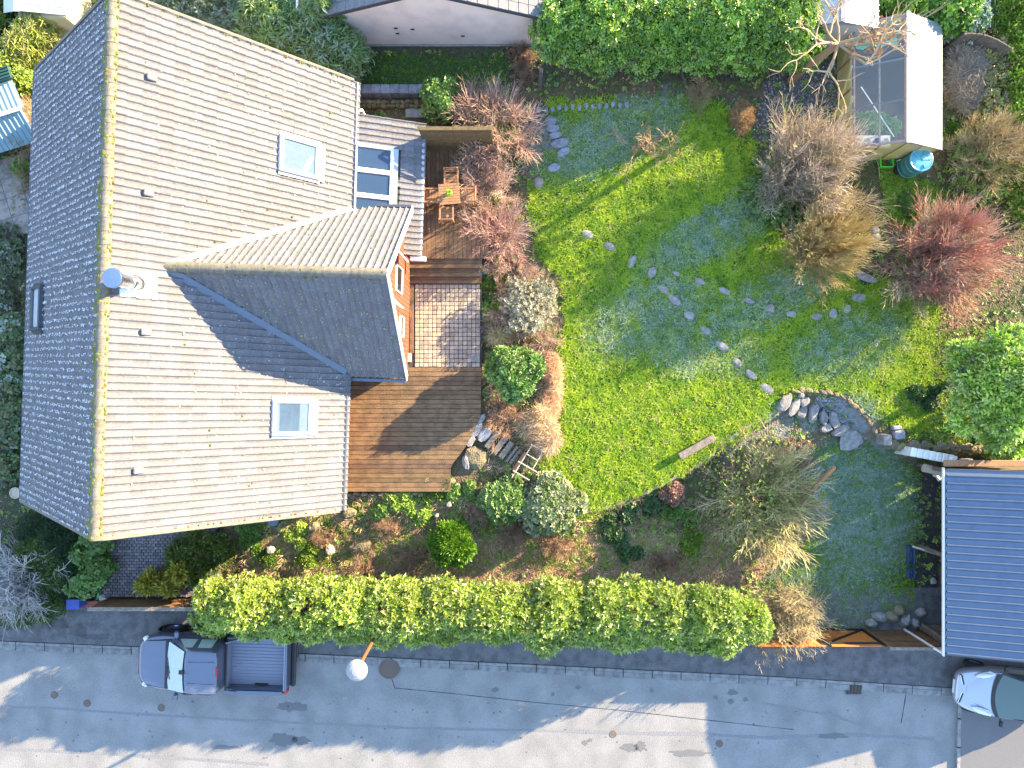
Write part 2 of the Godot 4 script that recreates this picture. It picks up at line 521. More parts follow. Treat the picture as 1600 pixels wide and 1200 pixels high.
func ground_h(x: float, z: float) -> float:
	var q := px_of(x, z)
	var d := (q.y - edge_y(q.x)) / 46.0
	var low := 0.14
	var w := lerpf(2.6, 0.5, smoothstep(820.0, 960.0, q.x))
	var h := 0.6
	if d > 0.0:
		h = lerpf(0.6, low, smoothstep(0.0, w, d))
	h += 0.035 * wob.get_noise_2d(x * 60.0, z * 60.0)
	if q.x > 150 and q.x < 350 and q.y > 790:
		h = minf(h, 0.42)
	if z > 6.4:
		h = lerpf(h, 0.1, smoothstep(6.4, 7.4, z))
	if z > 7.2:
		h = minf(h, 0.085)
	return h

# a point on the ground under a pixel of the photograph
func G(px: float, py: float, up := 0.0) -> Vector3:
	var p := P(px, py, 0.5)
	var h := ground_h(p.x, p.z)
	p = P(px, py, h)
	return Vector3(p.x, h + up, p.z)

func in_poly(q: Vector2, poly: PackedVector2Array) -> bool:
	return Geometry2D.is_point_in_polygon(q, poly)

func pv(a: Array) -> PackedVector2Array:
	var r := PackedVector2Array()
	for k in range(0, a.size(), 2):
		r.push_back(Vector2(a[k], a[k + 1]))
	return r

var LAWN := pv([838, 262, 822, 310, 838, 400, 872, 430, 884, 500, 868, 560, 868, 620, 862, 690, 842, 720, 868, 770, 905, 808, 1040, 755, 1140, 692, 1212, 645, 1245, 612, 1320, 612, 1375, 660, 1470, 680, 1450, 560, 1470, 470, 1400, 440, 1340, 420, 1250, 420, 1200, 340, 1178, 240, 1168, 195, 1110, 150, 850, 160, 880, 215])
var LOW_LAWN := pv([1275, 700, 1340, 690, 1400, 702, 1440, 745, 1432, 860, 1425, 950, 1350, 985, 1190, 985, 1175, 930, 1230, 880, 1300, 800])
var SIDE_LAWN := pv([1372, 250, 1440, 280, 1480, 300, 1460, 340, 1400, 360, 1380, 330])
var NORTH_STRIP := pv([575, 84, 795, 88, 795, 138, 560, 136])
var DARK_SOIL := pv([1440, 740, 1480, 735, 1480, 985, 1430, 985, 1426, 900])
var MULCH := pv([1205, 100, 1330, 100, 1310, 250, 1200, 250, 1178, 200])
var GRAVEL := pv([1275, 622, 1310, 620, 1345, 645, 1370, 682, 1335, 690, 1318, 662, 1290, 645])
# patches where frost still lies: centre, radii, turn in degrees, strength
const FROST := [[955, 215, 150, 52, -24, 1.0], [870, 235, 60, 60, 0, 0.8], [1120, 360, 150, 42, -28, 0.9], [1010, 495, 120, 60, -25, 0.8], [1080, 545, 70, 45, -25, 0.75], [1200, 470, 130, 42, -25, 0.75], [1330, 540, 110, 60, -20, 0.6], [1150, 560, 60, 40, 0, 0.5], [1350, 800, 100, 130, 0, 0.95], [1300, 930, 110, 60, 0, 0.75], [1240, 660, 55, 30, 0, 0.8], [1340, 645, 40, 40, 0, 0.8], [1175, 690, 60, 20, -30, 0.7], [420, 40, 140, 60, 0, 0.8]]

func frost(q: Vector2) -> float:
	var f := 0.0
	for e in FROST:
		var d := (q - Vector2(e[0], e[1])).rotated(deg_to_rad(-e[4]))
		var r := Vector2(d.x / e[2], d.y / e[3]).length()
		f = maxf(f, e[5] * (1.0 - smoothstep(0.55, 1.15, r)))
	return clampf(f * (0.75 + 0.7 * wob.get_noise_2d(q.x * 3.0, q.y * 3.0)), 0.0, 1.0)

func build_ground() -> void:
	var far := MB.new()
	far.quad(Vector3(-400, -0.12, 400), Vector3(400, -0.12, 400), Vector3(400, -0.12, -400), Vector3(-400, -0.12, -400))
	structure("ground", far, "far_ground")
	# the garden soil, with what grows or lies on it as its colour
	var v := PackedVector3Array()
	var c := PackedColorArray()
	var idx := PackedInt32Array()
	var step := 0.13
	var nx := int(46.0 / step)
	var nz := int(26.6 / step)
	for j in nz + 1:
		for i in nx + 1:
			var x := -23.0 + i * step
			var z := -18.4 + j * step
			v.push_back(Vector3(x, ground_h(x, z), z))
			var q := px_of(x, z)
			var w := Vector2(wob.get_noise_2d(x * 110, z * 110), wob.get_noise_2d(x * 110 + 900, z * 110)) * 14.0
			var r := q + w
			var k := Color(0.15, 0.105, 0.06)                       # litter and soil
			k = k.lerp(Color(0.08, 0.085, 0.03), clampf(0.5 + 1.6 * wob.get_noise_2d(x * 45 + 300, z * 45), 0, 1))
			if in_poly(r, LAWN):
				k = Color(0.05, 0.1, 0.02)
			elif in_poly(r, LOW_LAWN):
				k = Color(0.05, 0.085, 0.04)
			elif in_poly(r, SIDE_LAWN) or in_poly(r, NORTH_STRIP):
				k = Color(0.045, 0.075, 0.025)
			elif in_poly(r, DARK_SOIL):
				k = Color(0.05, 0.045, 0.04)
			elif in_poly(r, MULCH):
				k = Color(0.09, 0.085, 0.08)
			elif in_poly(r, GRAVEL):
				k = Color(0.2, 0.2, 0.2)
			elif q.x < 45 or q.y < 130:
				k = Color(0.07, 0.075, 0.04)
			elif q.y > 840 and q.x > 380:
				k = k.lerp(Color(0.34, 0.22, 0.13), 0.75)
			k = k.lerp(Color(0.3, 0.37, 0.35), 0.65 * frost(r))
			c.push_back(k)
	for j in nz:
		for i in nx:
			var a := j * (nx + 1) + i
			idx.append_array([a, a + 1, a + nx + 1, a + 1, a + nx + 2, a + nx + 1])
	var st := SurfaceTool.new()
	var arr := []
	arr.resize(Mesh.ARRAY_MAX)
	arr[Mesh.ARRAY_VERTEX] = v
	arr[Mesh.ARRAY_COLOR] = c
	arr[Mesh.ARRAY_INDEX] = idx
	st.create_from_arrays(arr)
	st.generate_normals()
	var m := st.commit()
	m.surface_set_material(0, M["ground"])
	var g := MeshInstance3D.new()
	g.name = "garden_ground"
	g.mesh = m
	add_child(g, true)
	g.set_meta("kind", "structure")

const KERB := [[-500, 982], [0, 1000], [459, 1019], [800, 1035], [1200, 1055], [1487, 1073], [1495, 1074]]

func kerb_at(px: float) -> float:
	for k in KERB.size() - 1:
		if px <= KERB[k + 1][0]:
			return lerpf(KERB[k][1], KERB[k + 1][1], (px - KERB[k][0]) / float(KERB[k + 1][0] - KERB[k][0]))
	return KERB[-1][1] + (px - KERB[-1][0]) * 0.05

func build_street() -> void:
	var road := MB.new()
	var walk := MB.new()
	var x := -600.0
	while x < 1487.0:
		var x2 := minf(x + 40.0, 1487.0)
		road.quad(P(x, kerb_at(x) + 13, 0.0), P(x, 1900, 0.0), P(x2, 1900, 0.0), P(x2, kerb_at(x2) + 13, 0.0))
		walk.quad(P(x, 918, 0.115), P(x, kerb_at(x) + 1, 0.115), P(x2, kerb_at(x2) + 1, 0.115), P(x2, 918, 0.115))
		x = x2
	road.quad(P(1487, 1087, 0.0), P(1487, 1900, 0.0), P(1496, 1900, 0.0), P(1496, 1087, 0.0))
	structure("road", road, "asphalt")
	structure("pavement", walk, "asphalt_dark")
	var apron := MB.new()
	apron.quad(P(1482, 1010, 0.1), P(1482, 1074, 0.1), P(2200, 1110, 0.1), P(2200, 1010, 0.1))
	apron.quad(P(1502, 1074, 0.1), P(1492, 1900, 0.1), P(2200, 1900, 0.1), P(2200, 1074, 0.1))
	structure("driveway", apron, "asphalt_patch")
	# kerbstones one by one, each a metre long, and the narrow edging behind them
	var row := Node3D.new()
	row.name = "kerb"
	add_child(row, true)
	row.set_meta("kind", "structure")
	var px := -62.0
	var k := 0
	while px < 1486.0:
		var e := minf(px + 45.0, 1487.0)
		var drain := px < 1345 and e > 1320
		var a := P(px + 0.5, kerb_at(px) + 9.0, 0.0)
		var b := P(e - 0.5, kerb_at(e) + 9.0, 0.0)
		var tone := rnd(0.8, 1.12)
		for s in 2:
			var mb := MB.new()
			mb.col = Color(tone, tone, tone * rnd(0.97, 1.03)) if s == 0 else Color(tone, tone, tone) * 1.12
			var off := Vector3(0, 0.05 if s == 0 else 0.068, 0.0 if s == 0 else -0.155)
			var aa := a
			var bb2 := b
			if s == 0 and drain:                  # shortened where the grate sits
				if px < 1321:
					bb2.x = minf(b.x, 11.66)
				else:
					aa.x = maxf(a.x, 12.1)
				if bb2.x - aa.x < 0.06:
					continue
			mb.bar(aa + off, bb2 + off, 0.2 if s == 0 else 0.1, 0.14, 0.012)
			part(row, "kerbstone" if s == 0 else "edging_stone", mb, "kerb")
		px = e
		k += 1
	# the stone edge of the side driveway
	for i in 9:
		var mb := MB.new()
		var t := rnd(0.85, 1.15)
		mb.col = Color(t, t, t)
		mb.bar(P(1499 - i * 1.0, 1078 + i * 45, 0.05), P(1498 - i * 1.0, 1121 + i * 45, 0.05), 0.12, 0.12, 0.012)
		part(row, "edging_stone", mb, "kerb")
	# ironwork in the road
	var mh := MB.new(P(608, 1045, 0.13))
	mh.lathe(at(mh.o), [Vector2(0.0, 0.012), Vector2(0.29, 0.012), Vector2(0.3, 0.006), Vector2(0.31, 0.006), Vector2(0.31, 0.016), Vector2(0.34, 0.016), Vector2(0.36, 0.0), Vector2(0.36, -0.13)], 28)
	for r in 3:
		for q in 6 + r * 6:
			var a := TAU * q / (6 + r * 6)
			mh.box(at(mh.o + Vector3(cos(a), 0, sin(a)) * (0.08 + r * 0.085) + Vector3(0, 0.013, 0), a), Vector3(0.035, 0.008, 0.02))
	single("manhole_cover", mh, "rusty_iron", "large round rusty manhole cover set against the kerb beside the street lamp", "manhole cover")
	var pad := MB.new(P(608, 1040, 0.002))
	pad.prism(PackedVector2Array([Vector2(-4.58, 9.5), Vector2(-3.92, 9.53), Vector2(-3.9, 9.8), Vector2(-4.6, 9.78)]), 0.06, 0.1235)
	part(row, "concrete_collar", pad, "concrete")
	row.get_child(-1).position = pad.o
	var spots := [[85, 1086, "leftmost small round valve cover in the road, near the left edge of the street"], [136, 1099, "small round valve cover in the road, second from the left of three in a row"], [252, 1106, "small round valve cover in the road just below the front of the pickup truck"], [958, 1147, "small brown round valve cover in the sunlit part of the road"], [1124, 1162, "small pale oval valve cover in the road right of the sunlit patch"]]
	for s in spots:
		var mb := MB.new(P(s[0], s[1], 0.003))
		mb.lathe(at(mb.o), [Vector2(0.0, 0.008), Vector2(0.09, 0.008), Vector2(0.095, 0.003), Vector2(0.105, 0.01), Vector2(0.125, 0.009), Vector2(0.13, 0.0)], 18)
		mb.box(at(mb.o + Vector3(0, 0.009, 0), 0.4), Vector3(0.1, 0.006, 0.02))
		single("valve_cover", mb, "rusty_iron", s[2], "valve cover", "small valve covers in the road")
	var dr := thing("street_drain", "rectangular iron street drain grate set in the kerb line near the silver car", "drain grate", P(1333, 1074, 0.0))
	var fr := MB.new(dr.position)
	var o := dr.position
	fr.box(at(o + Vector3(0, 0.02, 0)), Vector3(0.5, 0.03, 0.42))
	part(dr, "pit", fr, "black_metal")
	for s in [-1, 1]:
		var f2 := MB.new(o)
		f2.box(at(o + Vector3(0, 0.05, s * 0.2)), Vector3(0.52, 0.04, 0.035), 0.005)
		f2.box(at(o + Vector3(s * 0.245, 0.05, 0)), Vector3(0.035, 0.038, 0.36), 0.005)
		part(dr, "frame", f2, "iron")
	for i in 9:
		var b := MB.new(o)
		b.box(at(o + Vector3(-0.2 + i * 0.05, 0.05, 0), 0.06), Vector3(0.022, 0.03, 0.37), 0.003)
		part(dr, "bar", b, "rusty_iron")
	# repaired strips, seams and stains of the asphalt, each a thin sheet
	var seam := func(pts: Array, w: float, m: String, called: String, y: float) -> void:
		var mb := MB.new()
		for i in pts.size() - 1:
			var a := P(pts[i][0], pts[i][1], y)
			var b := P(pts[i + 1][0], pts[i + 1][1], y)
			var nsub := maxi(1, int(a.distance_to(b) / 0.25))
			var s := (b - a).cross(Vector3.UP).normalized()
			for t in nsub:
				var p := a.lerp(b, float(t) / nsub)
				var q := a.lerp(b, float(t + 1) / nsub)
				var w0 := w * (0.75 + 0.6 * wob.get_noise_2d(p.x * 400, p.z * 400))
				var w1 := w * (0.75 + 0.6 * wob.get_noise_2d(q.x * 400, q.z * 400))
				mb.poly([p - s * w0, q - s * w1, q + s * w1, p + s * w0], Vector3.UP)
		structure(called, mb, m)
	seam.call([[612, 1060], [617, 1075], [700, 1083], [830, 1097], [960, 1109], [1140, 1129], [1240, 1140]], 0.014, "tar", "road_seam", 0.004)
	seam.call([[1416, 1083], [1408, 1130]], 0.02, "tar", "road_seam", 0.004)
	seam.call([[0, 1105], [90, 1107], [170, 1113], [270, 1119], [400, 1127], [520, 1132], [640, 1138], [800, 1141], [900, 1143]], 0.05, "stain", "road_wear", 0.004)
	seam.call([[900, 1143], [1000, 1146], [1090, 1147], [1200, 1153], [1330, 1148], [1460, 1155]], 0.07, "stain", "road_wear", 0.004)
	seam.call([[0, 1170], [90, 1174], [200, 1180], [330, 1188], [420, 1195]], 0.06, "stain", "road_wear", 0.004)
	seam.call([[1190, 1098], [1240, 1108], [1300, 1118], [1350, 1135]], 0.05, "stain", "road_wear", 0.004)
	var stain := func(px0: float, py0: float, rx: float, ry: float, sd: int, m := "asphalt_patch", y := 0.005, called := "road_stain") -> void:
		var pl := PackedVector2Array()
		var o2 := P(px0, py0, y)
		for i in 22:
			var a := TAU * i / 22
			var r := 1.0 + 0.55 * wob.get_noise_2d(cos(a) * 130 + sd * 77, sin(a) * 130)
			pl.push_back(Vector2(o2.x + cos(a) * rx * r / 45.0, o2.z + sin(a) * ry * r / 45.0))
		var mb := MB.new()
		mb.prism(pl, y - 0.002, y)
		structure(called, mb, m)
	for s in [[455, 1104, 22, 8], [442, 1156, 20, 10], [470, 1157, 16, 6], [985, 1168, 14, 6], [1000, 1166, 10, 7], [1078, 1177, 30, 5], [1144, 1082, 9, 4], [1142, 1096, 5, 4], [914, 1161, 4, 4], [922, 1157, 4, 3], [1018, 1079, 3, 3], [1300, 1150, 24, 4], [864, 1085, 3, 3], [903, 1074, 4, 3], [774, 1078, 5, 4], [350, 1168, 22, 3], [1118, 1090, 4, 3], [1165, 1093, 4, 3]]:
		stain.call(s[0], s[1], s[2], s[3], int(s[0]))
	for i in 90:
		stain.call(rnd(0, 1480), rnd(1095, 1195), rnd(0.7, 2.0), rnd(0.7, 1.8), i * 3)
	for s in [[121, 985, 15, 9], [88, 975, 16, 9], [150, 995, 22, 5]]:
		stain.call(s[0], s[1], s[2], s[3], int(s[0]), "pavement_damp", 0.12, "pavement_stain")


# ---------------------------------------------------------------- plants
# one leaf cluster of k leaves that leave a common point: length 1, y up
func leaf_cluster(k: int, w: float, up: float, curl: float, m: String, fold := 0.25, sd := 1) -> ArrayMesh:
	var r := RandomNumberGenerator.new()
	r.seed = sd
	var mb := MB.new()
	for i in k:
		var a := TAU * i / k + r.randf_range(-0.5, 0.5)
		var e := up + r.randf_range(-0.35, 0.35)
		var L := r.randf_range(0.7, 1.1)
		var d := Vector3(cos(a) * cos(e), sin(e), sin(a) * cos(e))
		var s := d.cross(Vector3.UP).normalized()
		var nn := s.cross(d)
		var b := d * 0.08 + Vector3(r.randf_range(-0.16, 0.16), r.randf_range(-0.15, 0.25), r.randf_range(-0.16, 0.16))
		var mid := b + d * L * 0.5
		var tip := b + d * L - Vector3.UP * curl * L
		var t := r.randf_range(0.72, 1.2)
		mb.col = Color(t, t, t * 0.95)
		mb.tri(b, mid + s * w * L + nn * w * fold, tip)
		mb.tri(b, tip, mid - s * w * L + nn * w * fold)
	return mb.mesh(M[m])

func blades(k: int, w: float, lean: float, sd: int) -> ArrayMesh:   # a tuft of grass, height 1
	var r := RandomNumberGenerator.new()
	r.seed = sd
	var mb := MB.new()
	for i in k:
		var a := r.randf() * TAU
		var e := Vector3(cos(a), 0, sin(a))
		var b := e.rotated(Vector3.UP, r.randf_range(-2, 2)) * r.randf_range(0.0, 0.75)
		var s := Vector3(-e.z, 0, e.x) * w
		var h := r.randf_range(0.6, 1.05)
		var mid := b + e * lean * 0.3 * h + Vector3.UP * h * 0.6
		var tip := b + e * lean * h + Vector3.UP * h * (1.0 - 0.3 * lean)
		var t := r.randf_range(0.75, 1.2)
		mb.col = Color(t, t, t)
		mb.tri(b - s, b + s, mid + s * 0.7)
		mb.tri(b - s, mid + s * 0.7, mid - s * 0.7)
		mb.tri(mid - s * 0.7, mid + s * 0.7, tip)
	return mb.mesh(M["grass"])

var L := {}
func make_leaves() -> void:
	L.laurel = leaf_cluster(8, 0.2, 0.5, 0.15, "gloss_leaf", 0.3, 3)
	L.narrow = leaf_cluster(10, 0.13, 0.65, 0.12, "gloss_leaf", 0.4, 4)
	L.small = leaf_cluster(10, 0.26, 0.45, 0.1, "leaf", 0.3, 5)
	L.fan = leaf_cluster(9, 0.16, 0.9, 0.05, "leaf", 0.2, 6)
	L.bamboo = leaf_cluster(10, 0.1, 0.25, 0.12, "leaf", 0.3, 7)
	L.needle = leaf_cluster(14, 0.07, 0.55, 0.1, "leaf", 0.2, 8)
	L.ivy = leaf_cluster(6, 0.42, 0.35, 0.1, "leaf", 0.2, 9)
	L.dead = leaf_cluster(5, 0.3, 0.1, 0.0, "dry", 0.5, 10)
	L.straw = leaf_cluster(13, 0.02, 0.35, 0.0, "dry", 0.2, 11)
	L.tuft = blades(7, 0.09, 0.75, 12)
	L.tuft_b = blades(7, 0.08, 1.0, 13)
	L.spray = spray(14, 0.35, 0.3, 0.0, 21)        # upright
	L.spray_b = spray(18, 0.6, 0.1, -0.12, 22)     # arching
	L.spray_c = spray(22, 0.9, 0.25, 0.05, 23)     # twiggy

# one stem with side twigs, length 1, growing along y
func spray(k: int, spread: float, wig: float, droop: float, sd: int) -> ArrayMesh:
	var r := RandomNumberGenerator.new()
	r.seed = sd
	var mb := MB.new()
	var walk := func(p: Vector3, d: Vector3, len: float, n: int) -> Array:
		var pts := [p]
		for i in n:
			d = (d + Vector3(r.randf_range(-1, 1), r.randf_range(-1, 1), r.randf_range(-1, 1)) * wig * 0.5 + Vector3(0, 0, droop)).normalized()
			p += d * len / n
			pts.append(p)
		return pts
	var stem: Array = walk.call(Vector3.ZERO, Vector3.UP, 1.0, 5)
	mb.tube(stem, 0.0085, 0.004, 4, false)
	for i in k:
		var t := r.randf_range(0.2, 1.0)
		var f := t * 5.0
		var p: Vector3 = stem[int(minf(f, 4))].lerp(stem[int(minf(f, 4)) + 1], f - int(minf(f, 4)))
		var a := r.randf() * TAU
		var d := (Vector3.UP + Vector3(cos(a), 0, sin(a)) * spread * r.randf_range(0.7, 1.5)).normalized()
		var tone := r.randf_range(0.7, 1.25)
		mb.col = Color(tone, tone, tone)
		var len := r.randf_range(0.22, 0.5) * (1.15 - 0.6 * t)
		var tw: Array = walk.call(p, d, len, 3)
		mb.tube(tw, 0.0055, 0.0026, 3, false)
		for q in 2:
			var d2 := (d + Vector3(r.randf_range(-1, 1), r.randf_range(-0.3, 1), r.randf_range(-1, 1)) * 0.8).normalized()
			var sub: Array = walk.call(tw[1 + q], d2, len * 0.5, 2)
			mb.tube(sub, 0.004, 0.0022, 3, false)
	return mb.mesh(M["bark"])

func pick(pal: Array) -> Color:
	var i := rng.randi() % pal.size()
	var c: Color = pal[i].lerp(pal[rng.randi() % pal.size()], rng.randf() * 0.6)
	var t := rnd(0.8, 1.2)
	return Color(c.r * t, c.g * t, c.b * t)

# leaves on and just under the surface of some lobes: each lobe is [centre, radii]
func foliage(t: Node3D, called: String, lobes: Array, count: int, mesh: Mesh, size: float, pal: Array, upright := 0.35, depth := 0.45, frosting := 0.0, gaps := 0.0) -> void:
	var xfs := []
	var cols := []
	var weight := []
	var total := 0.0
	for l in lobes:
		var w: float = pow(l[1].x * l[1].y * l[1].z, 0.667)
		total += w
		weight.append(total)
	var tries := 0
	while xfs.size() < count and tries < count * 4:
		tries += 1
		var pickw := rng.randf() * total
		var li := 0
		while weight[li] < pickw:
			li += 1
		var l = lobes[li]
		var d := Vector3(rng.randfn(), rng.randfn(), rng.randfn()).normalized()
		if d.y < -0.35:
			d.y = -d.y
		var rr := 1.0 - depth * pow(rng.randf(), 1.6) + 0.13 * wob.get_noise_3d(d.x * 150 + li * 40, d.y * 150, d.z * 150) + absf(rng.randfn()) * 0.035
		var p: Vector3 = l[0] + d * l[1] * rr
		if p.y < ground_h(p.x, p.z) + 0.03:
			continue
		var deep := false
		for m in lobes:
			if m != l:
				var e: Vector3 = (p - m[0]) / m[1]
				if e.length_squared() < 0.5:
					deep = true
					break
		if deep:
			continue
		if gaps > 0.0 and wob.get_noise_3d(p.x * 95.0, p.y * 95.0, p.z * 95.0) < -0.32 + gaps * 0.3 and rng.randf() < 0.8:
			continue
		var nn: Vector3 = (d / l[1]).normalized()
		nn = (nn + Vector3.UP * upright + Vector3(rng.randfn(), rng.randfn(), rng.randfn()) * 0.35).normalized()
		xfs.append(frame(nn, rng.randf() * TAU, size * rnd(0.65, 1.25), p - t.position))
		var c := pick(pal)
		var g := 1.0 + 0.35 * wob.get_noise_3d(p.x * 70, p.y * 70, p.z * 70)
		c = Color(c.r * g, c.g * g, c.b * g)
		if frosting > 0.0 and rng.randf() < frosting:
			c = c.lerp(Color(0.42, 0.48, 0.48), 0.55)
		cols.append(c)
	scatter(t, called, mesh, xfs, cols)

# sprays that leave a base and lean outwards
func branches(t: Node3D, called: String, base: Vector3, r: float, h: float, count: int, mesh: Mesh, pal: Array, foot := 0.25, thick := 1.0) -> void:
	var xfs := []
	var cols := []
	var subs := []
	for i in 4:
		subs.append(Vector3(rnd(-1, 1), 0, rnd(-1, 1)) * r * 0.3)
	for i in count:
		var a := rng.randf() * TAU
		var f := sqrt(rng.randf())
		var e := Vector3(cos(a), 0, sin(a))
		var sub: Vector3 = subs[rng.randi() % subs.size()]
		var p := base + sub * 0.6 + e * foot * rng.randf() * r
		var long := 1.28 if rng.randf() < 0.1 else 1.0
		var tip := base + sub + e * r * f * rnd(0.7, 1.08) * long + Vector3.UP * h * rnd(0.75, 1.08) * (1.0 - 0.35 * f * f)
		var d := tip - p
		var len := d.length()
		var xf := frame(d, rng.randf() * TAU, len, p - t.position)
		xf.basis.x *= thick
		xf.basis.z *= thick
		xfs.append(xf)
		cols.append(pick(pal))
	scatter(t, called, mesh, xfs, cols)

func stems(t: Node3D, base: Vector3, r: float, h: float, count: int, rad: float, colour: Color, called := "stem", merge := true) -> void:
	var mb := MB.new(t.position)
	for i in count:
		var a := TAU * i / count + rnd(-0.4, 0.4)
		var e := Vector3(cos(a), 0, sin(a))
		var k := rnd(0.7, 1.2)
		mb.col = Color(colour.r * k, colour.g * k, colour.b * k)
		var p := base + e * 0.1 * r
		mb.tube([p - Vector3.UP * 0.05, p + e * r * 0.25 + Vector3.UP * h * 0.35, p + e * r * 0.55 + Vector3.UP * h * 0.68, p + e * r * 0.8 + Vector3.UP * h * 0.95], rad, rad * 0.4, 5)
	part(t, called, mb, "bark")

func shrub(called: String, label: String, category: String, px: float, py: float, group := "") -> Node3D:
	return thing(called, label, category, G(px, py), group)

func lobes_round(c: Vector3, r: float, h: float, n: int, jitter := 0.5) -> Array:
	var out := [[c + Vector3(0, h * 0.5, 0), Vector3(r * 0.72, h * 0.5, r * 0.72)]]
	for i in n:
		var a := TAU * i / n + rnd(-0.4, 0.4)
		var k := rnd(1.0 - jitter * 0.5, 1.0)
		var far := r * rnd(0.4, 0.68)
		if jitter <= 0.4:                       # clipped round shapes
			out.append([c + Vector3(cos(a) * r * 0.5, h * rnd(0.35, 0.65), sin(a) * r * 0.5), Vector3(r * 0.5, h * 0.34, r * 0.5) * k])
		else:
			out.append([c + Vector3(cos(a) * far, h * rnd(0.25, 0.75), sin(a) * far), Vector3(r * rnd(0.38, 0.54), h * rnd(0.24, 0.4), r * rnd(0.38, 0.54)) * k])
	return out


# ---------------------------------------------------------------- the house
const RIDGE_X := 0.17
const RIDGE_H := 7.95
const EAVE_H := 3.2
const E_X := 4.84
const W_X := -4.8
const HALF := 6.51
const SL_E := 1.017                       # fall of the sunny slope per metre
const SL_W := 0.956
const TURN := -0.0327

func house_local(p: Vector3) -> Vector3:
	return (p - HOUSE).rotated(Vector3.UP, -TURN)

func on_roof(px: float, py: float, west := false) -> Vector3:    # the point of the main roof under a pixel, in the house's axes
	var h := 5.0
	var l := Vector3.ZERO
	for k in 30:
		l = house_local(P(px, py, h))
		h = RIDGE_H - (RIDGE_X - l.x) * SL_W if west else RIDGE_H - (l.x - RIDGE_X) * SL_E
	return Vector3(l.x, h, l.z)

func tile_mesh(w: float, e: float, tone: Color) -> ArrayMesh:
	var mb := MB.new()
	mb.col = tone
	var prof := [[0.0, 0.0], [0.13, -0.006], [0.4, -0.014], [0.66, -0.005], [0.76, 0.017], [0.86, 0.031], [0.94, 0.019], [1.0, 0.0]]
	for k in prof.size() - 1:
		var a = prof[k]
		var b = prof[k + 1]
		var A := Vector3(a[0] * w, a[1], -0.05)
		var B := Vector3(b[0] * w, b[1], -0.05)
		var C := Vector3(b[0] * w, b[1] + 0.036, e)
		var D := Vector3(a[0] * w, a[1] + 0.036, e)
		mb.poly([A, B, C, D], Vector3.UP)
		mb.col = Color(tone.r * 0.62, tone.g * 0.58, tone.b * 0.54)       # cut edge browner and darker than the face
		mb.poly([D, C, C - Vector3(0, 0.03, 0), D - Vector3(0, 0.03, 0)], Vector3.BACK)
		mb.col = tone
	return mb.mesh(M["tile"])

# courses of tiles from the corner o, downhill along d under the normal n; the first «single» of them are parts of their own
func tiles(root: Node3D, o: Vector3, n: Vector3, d: Vector3, width: float, length: float, w: float, e: float, keep: Callable, singles: int, rest: String) -> int:
	var x := n.cross(d).normalized()
	var b := Basis(x, n, d)
	var variants := []
	for t in [Color(1, 1, 1), Color(0.9, 0.89, 0.88), Color(1.08, 1.05, 1.02), Color(0.84, 0.82, 0.82), Color(0.96, 0.91, 0.86)]:
		variants.append(tile_mesh(w, e, t))
	var base := tile_mesh(w, e, Color.WHITE)
	var nc := int(round(width / w))
	var nr := int(ceil(length / e - 0.3))
	var xfs := []
	var cols := []
	for r in nr:
		for k in nc:
			var p := o + x * (k * w) + d * (r * e) + n * (0.006 * rng.randf())
			if not keep.call(p + x * w * 0.5 + d * e * 0.5):
				continue
			var bb := b * Basis.from_euler(Vector3(rnd(-0.006, 0.006), rnd(-0.012, 0.012), rnd(-0.01, 0.01)))
			if singles > 0:
				piece(root, "tile", variants[rng.randi() % 5], Transform3D(bb, p))
				singles -= 1
			else:
				xfs.append(Transform3D(bb, p))
				var t := rnd(0.84, 1.08)
				var br := rng.randf() * rng.randf()
				cols.append(Color(t, t * (1.0 - 0.06 * br), t * (1.0 - 0.12 * br)))
	if xfs.size():
		scatter(root, rest, base, xfs, cols)
	return singles

func ridge_tiles(root: Node3D, a: Vector3, b: Vector3, count: int, r: float) -> void:
	var d := (b - a) / count
	for k in count:
		var mb := MB.new()
		var t := rnd(0.85, 1.15)
		mb.col = Color(t, t, t * rnd(0.9, 1.0))
		var z := d.normalized()
		var x := Vector3.UP.cross(z).normalized()
		var p0 := a + d * k - z * 0.03
		var n := 8
		for q in n:
			var a0 := PI * q / n
			var a1 := PI * (q + 1) / n
			var e0 := x * cos(a0) + Vector3.UP * sin(a0) * 0.85
			var e1 := x * cos(a1) + Vector3.UP * sin(a1) * 0.85
			var r1 := r * 1.0
			var r2 := r * 1.1
			var p1 := p0 + d + z * 0.03
			mb.trin(p0 + e0 * r1, p0 + e1 * r1, p1 + e1 * r2, e0, e1, e1)
			mb.trin(p0 + e0 * r1, p1 + e1 * r2, p1 + e0 * r2, e0, e1, e0)
			mb.poly([p1 + e0 * r2, p1 + e1 * r2, p1 + e1 * (r2 - 0.025), p1 + e0 * (r2 - 0.025)], z)
		part(root, "ridge_tile", mb, "ridge_tile")

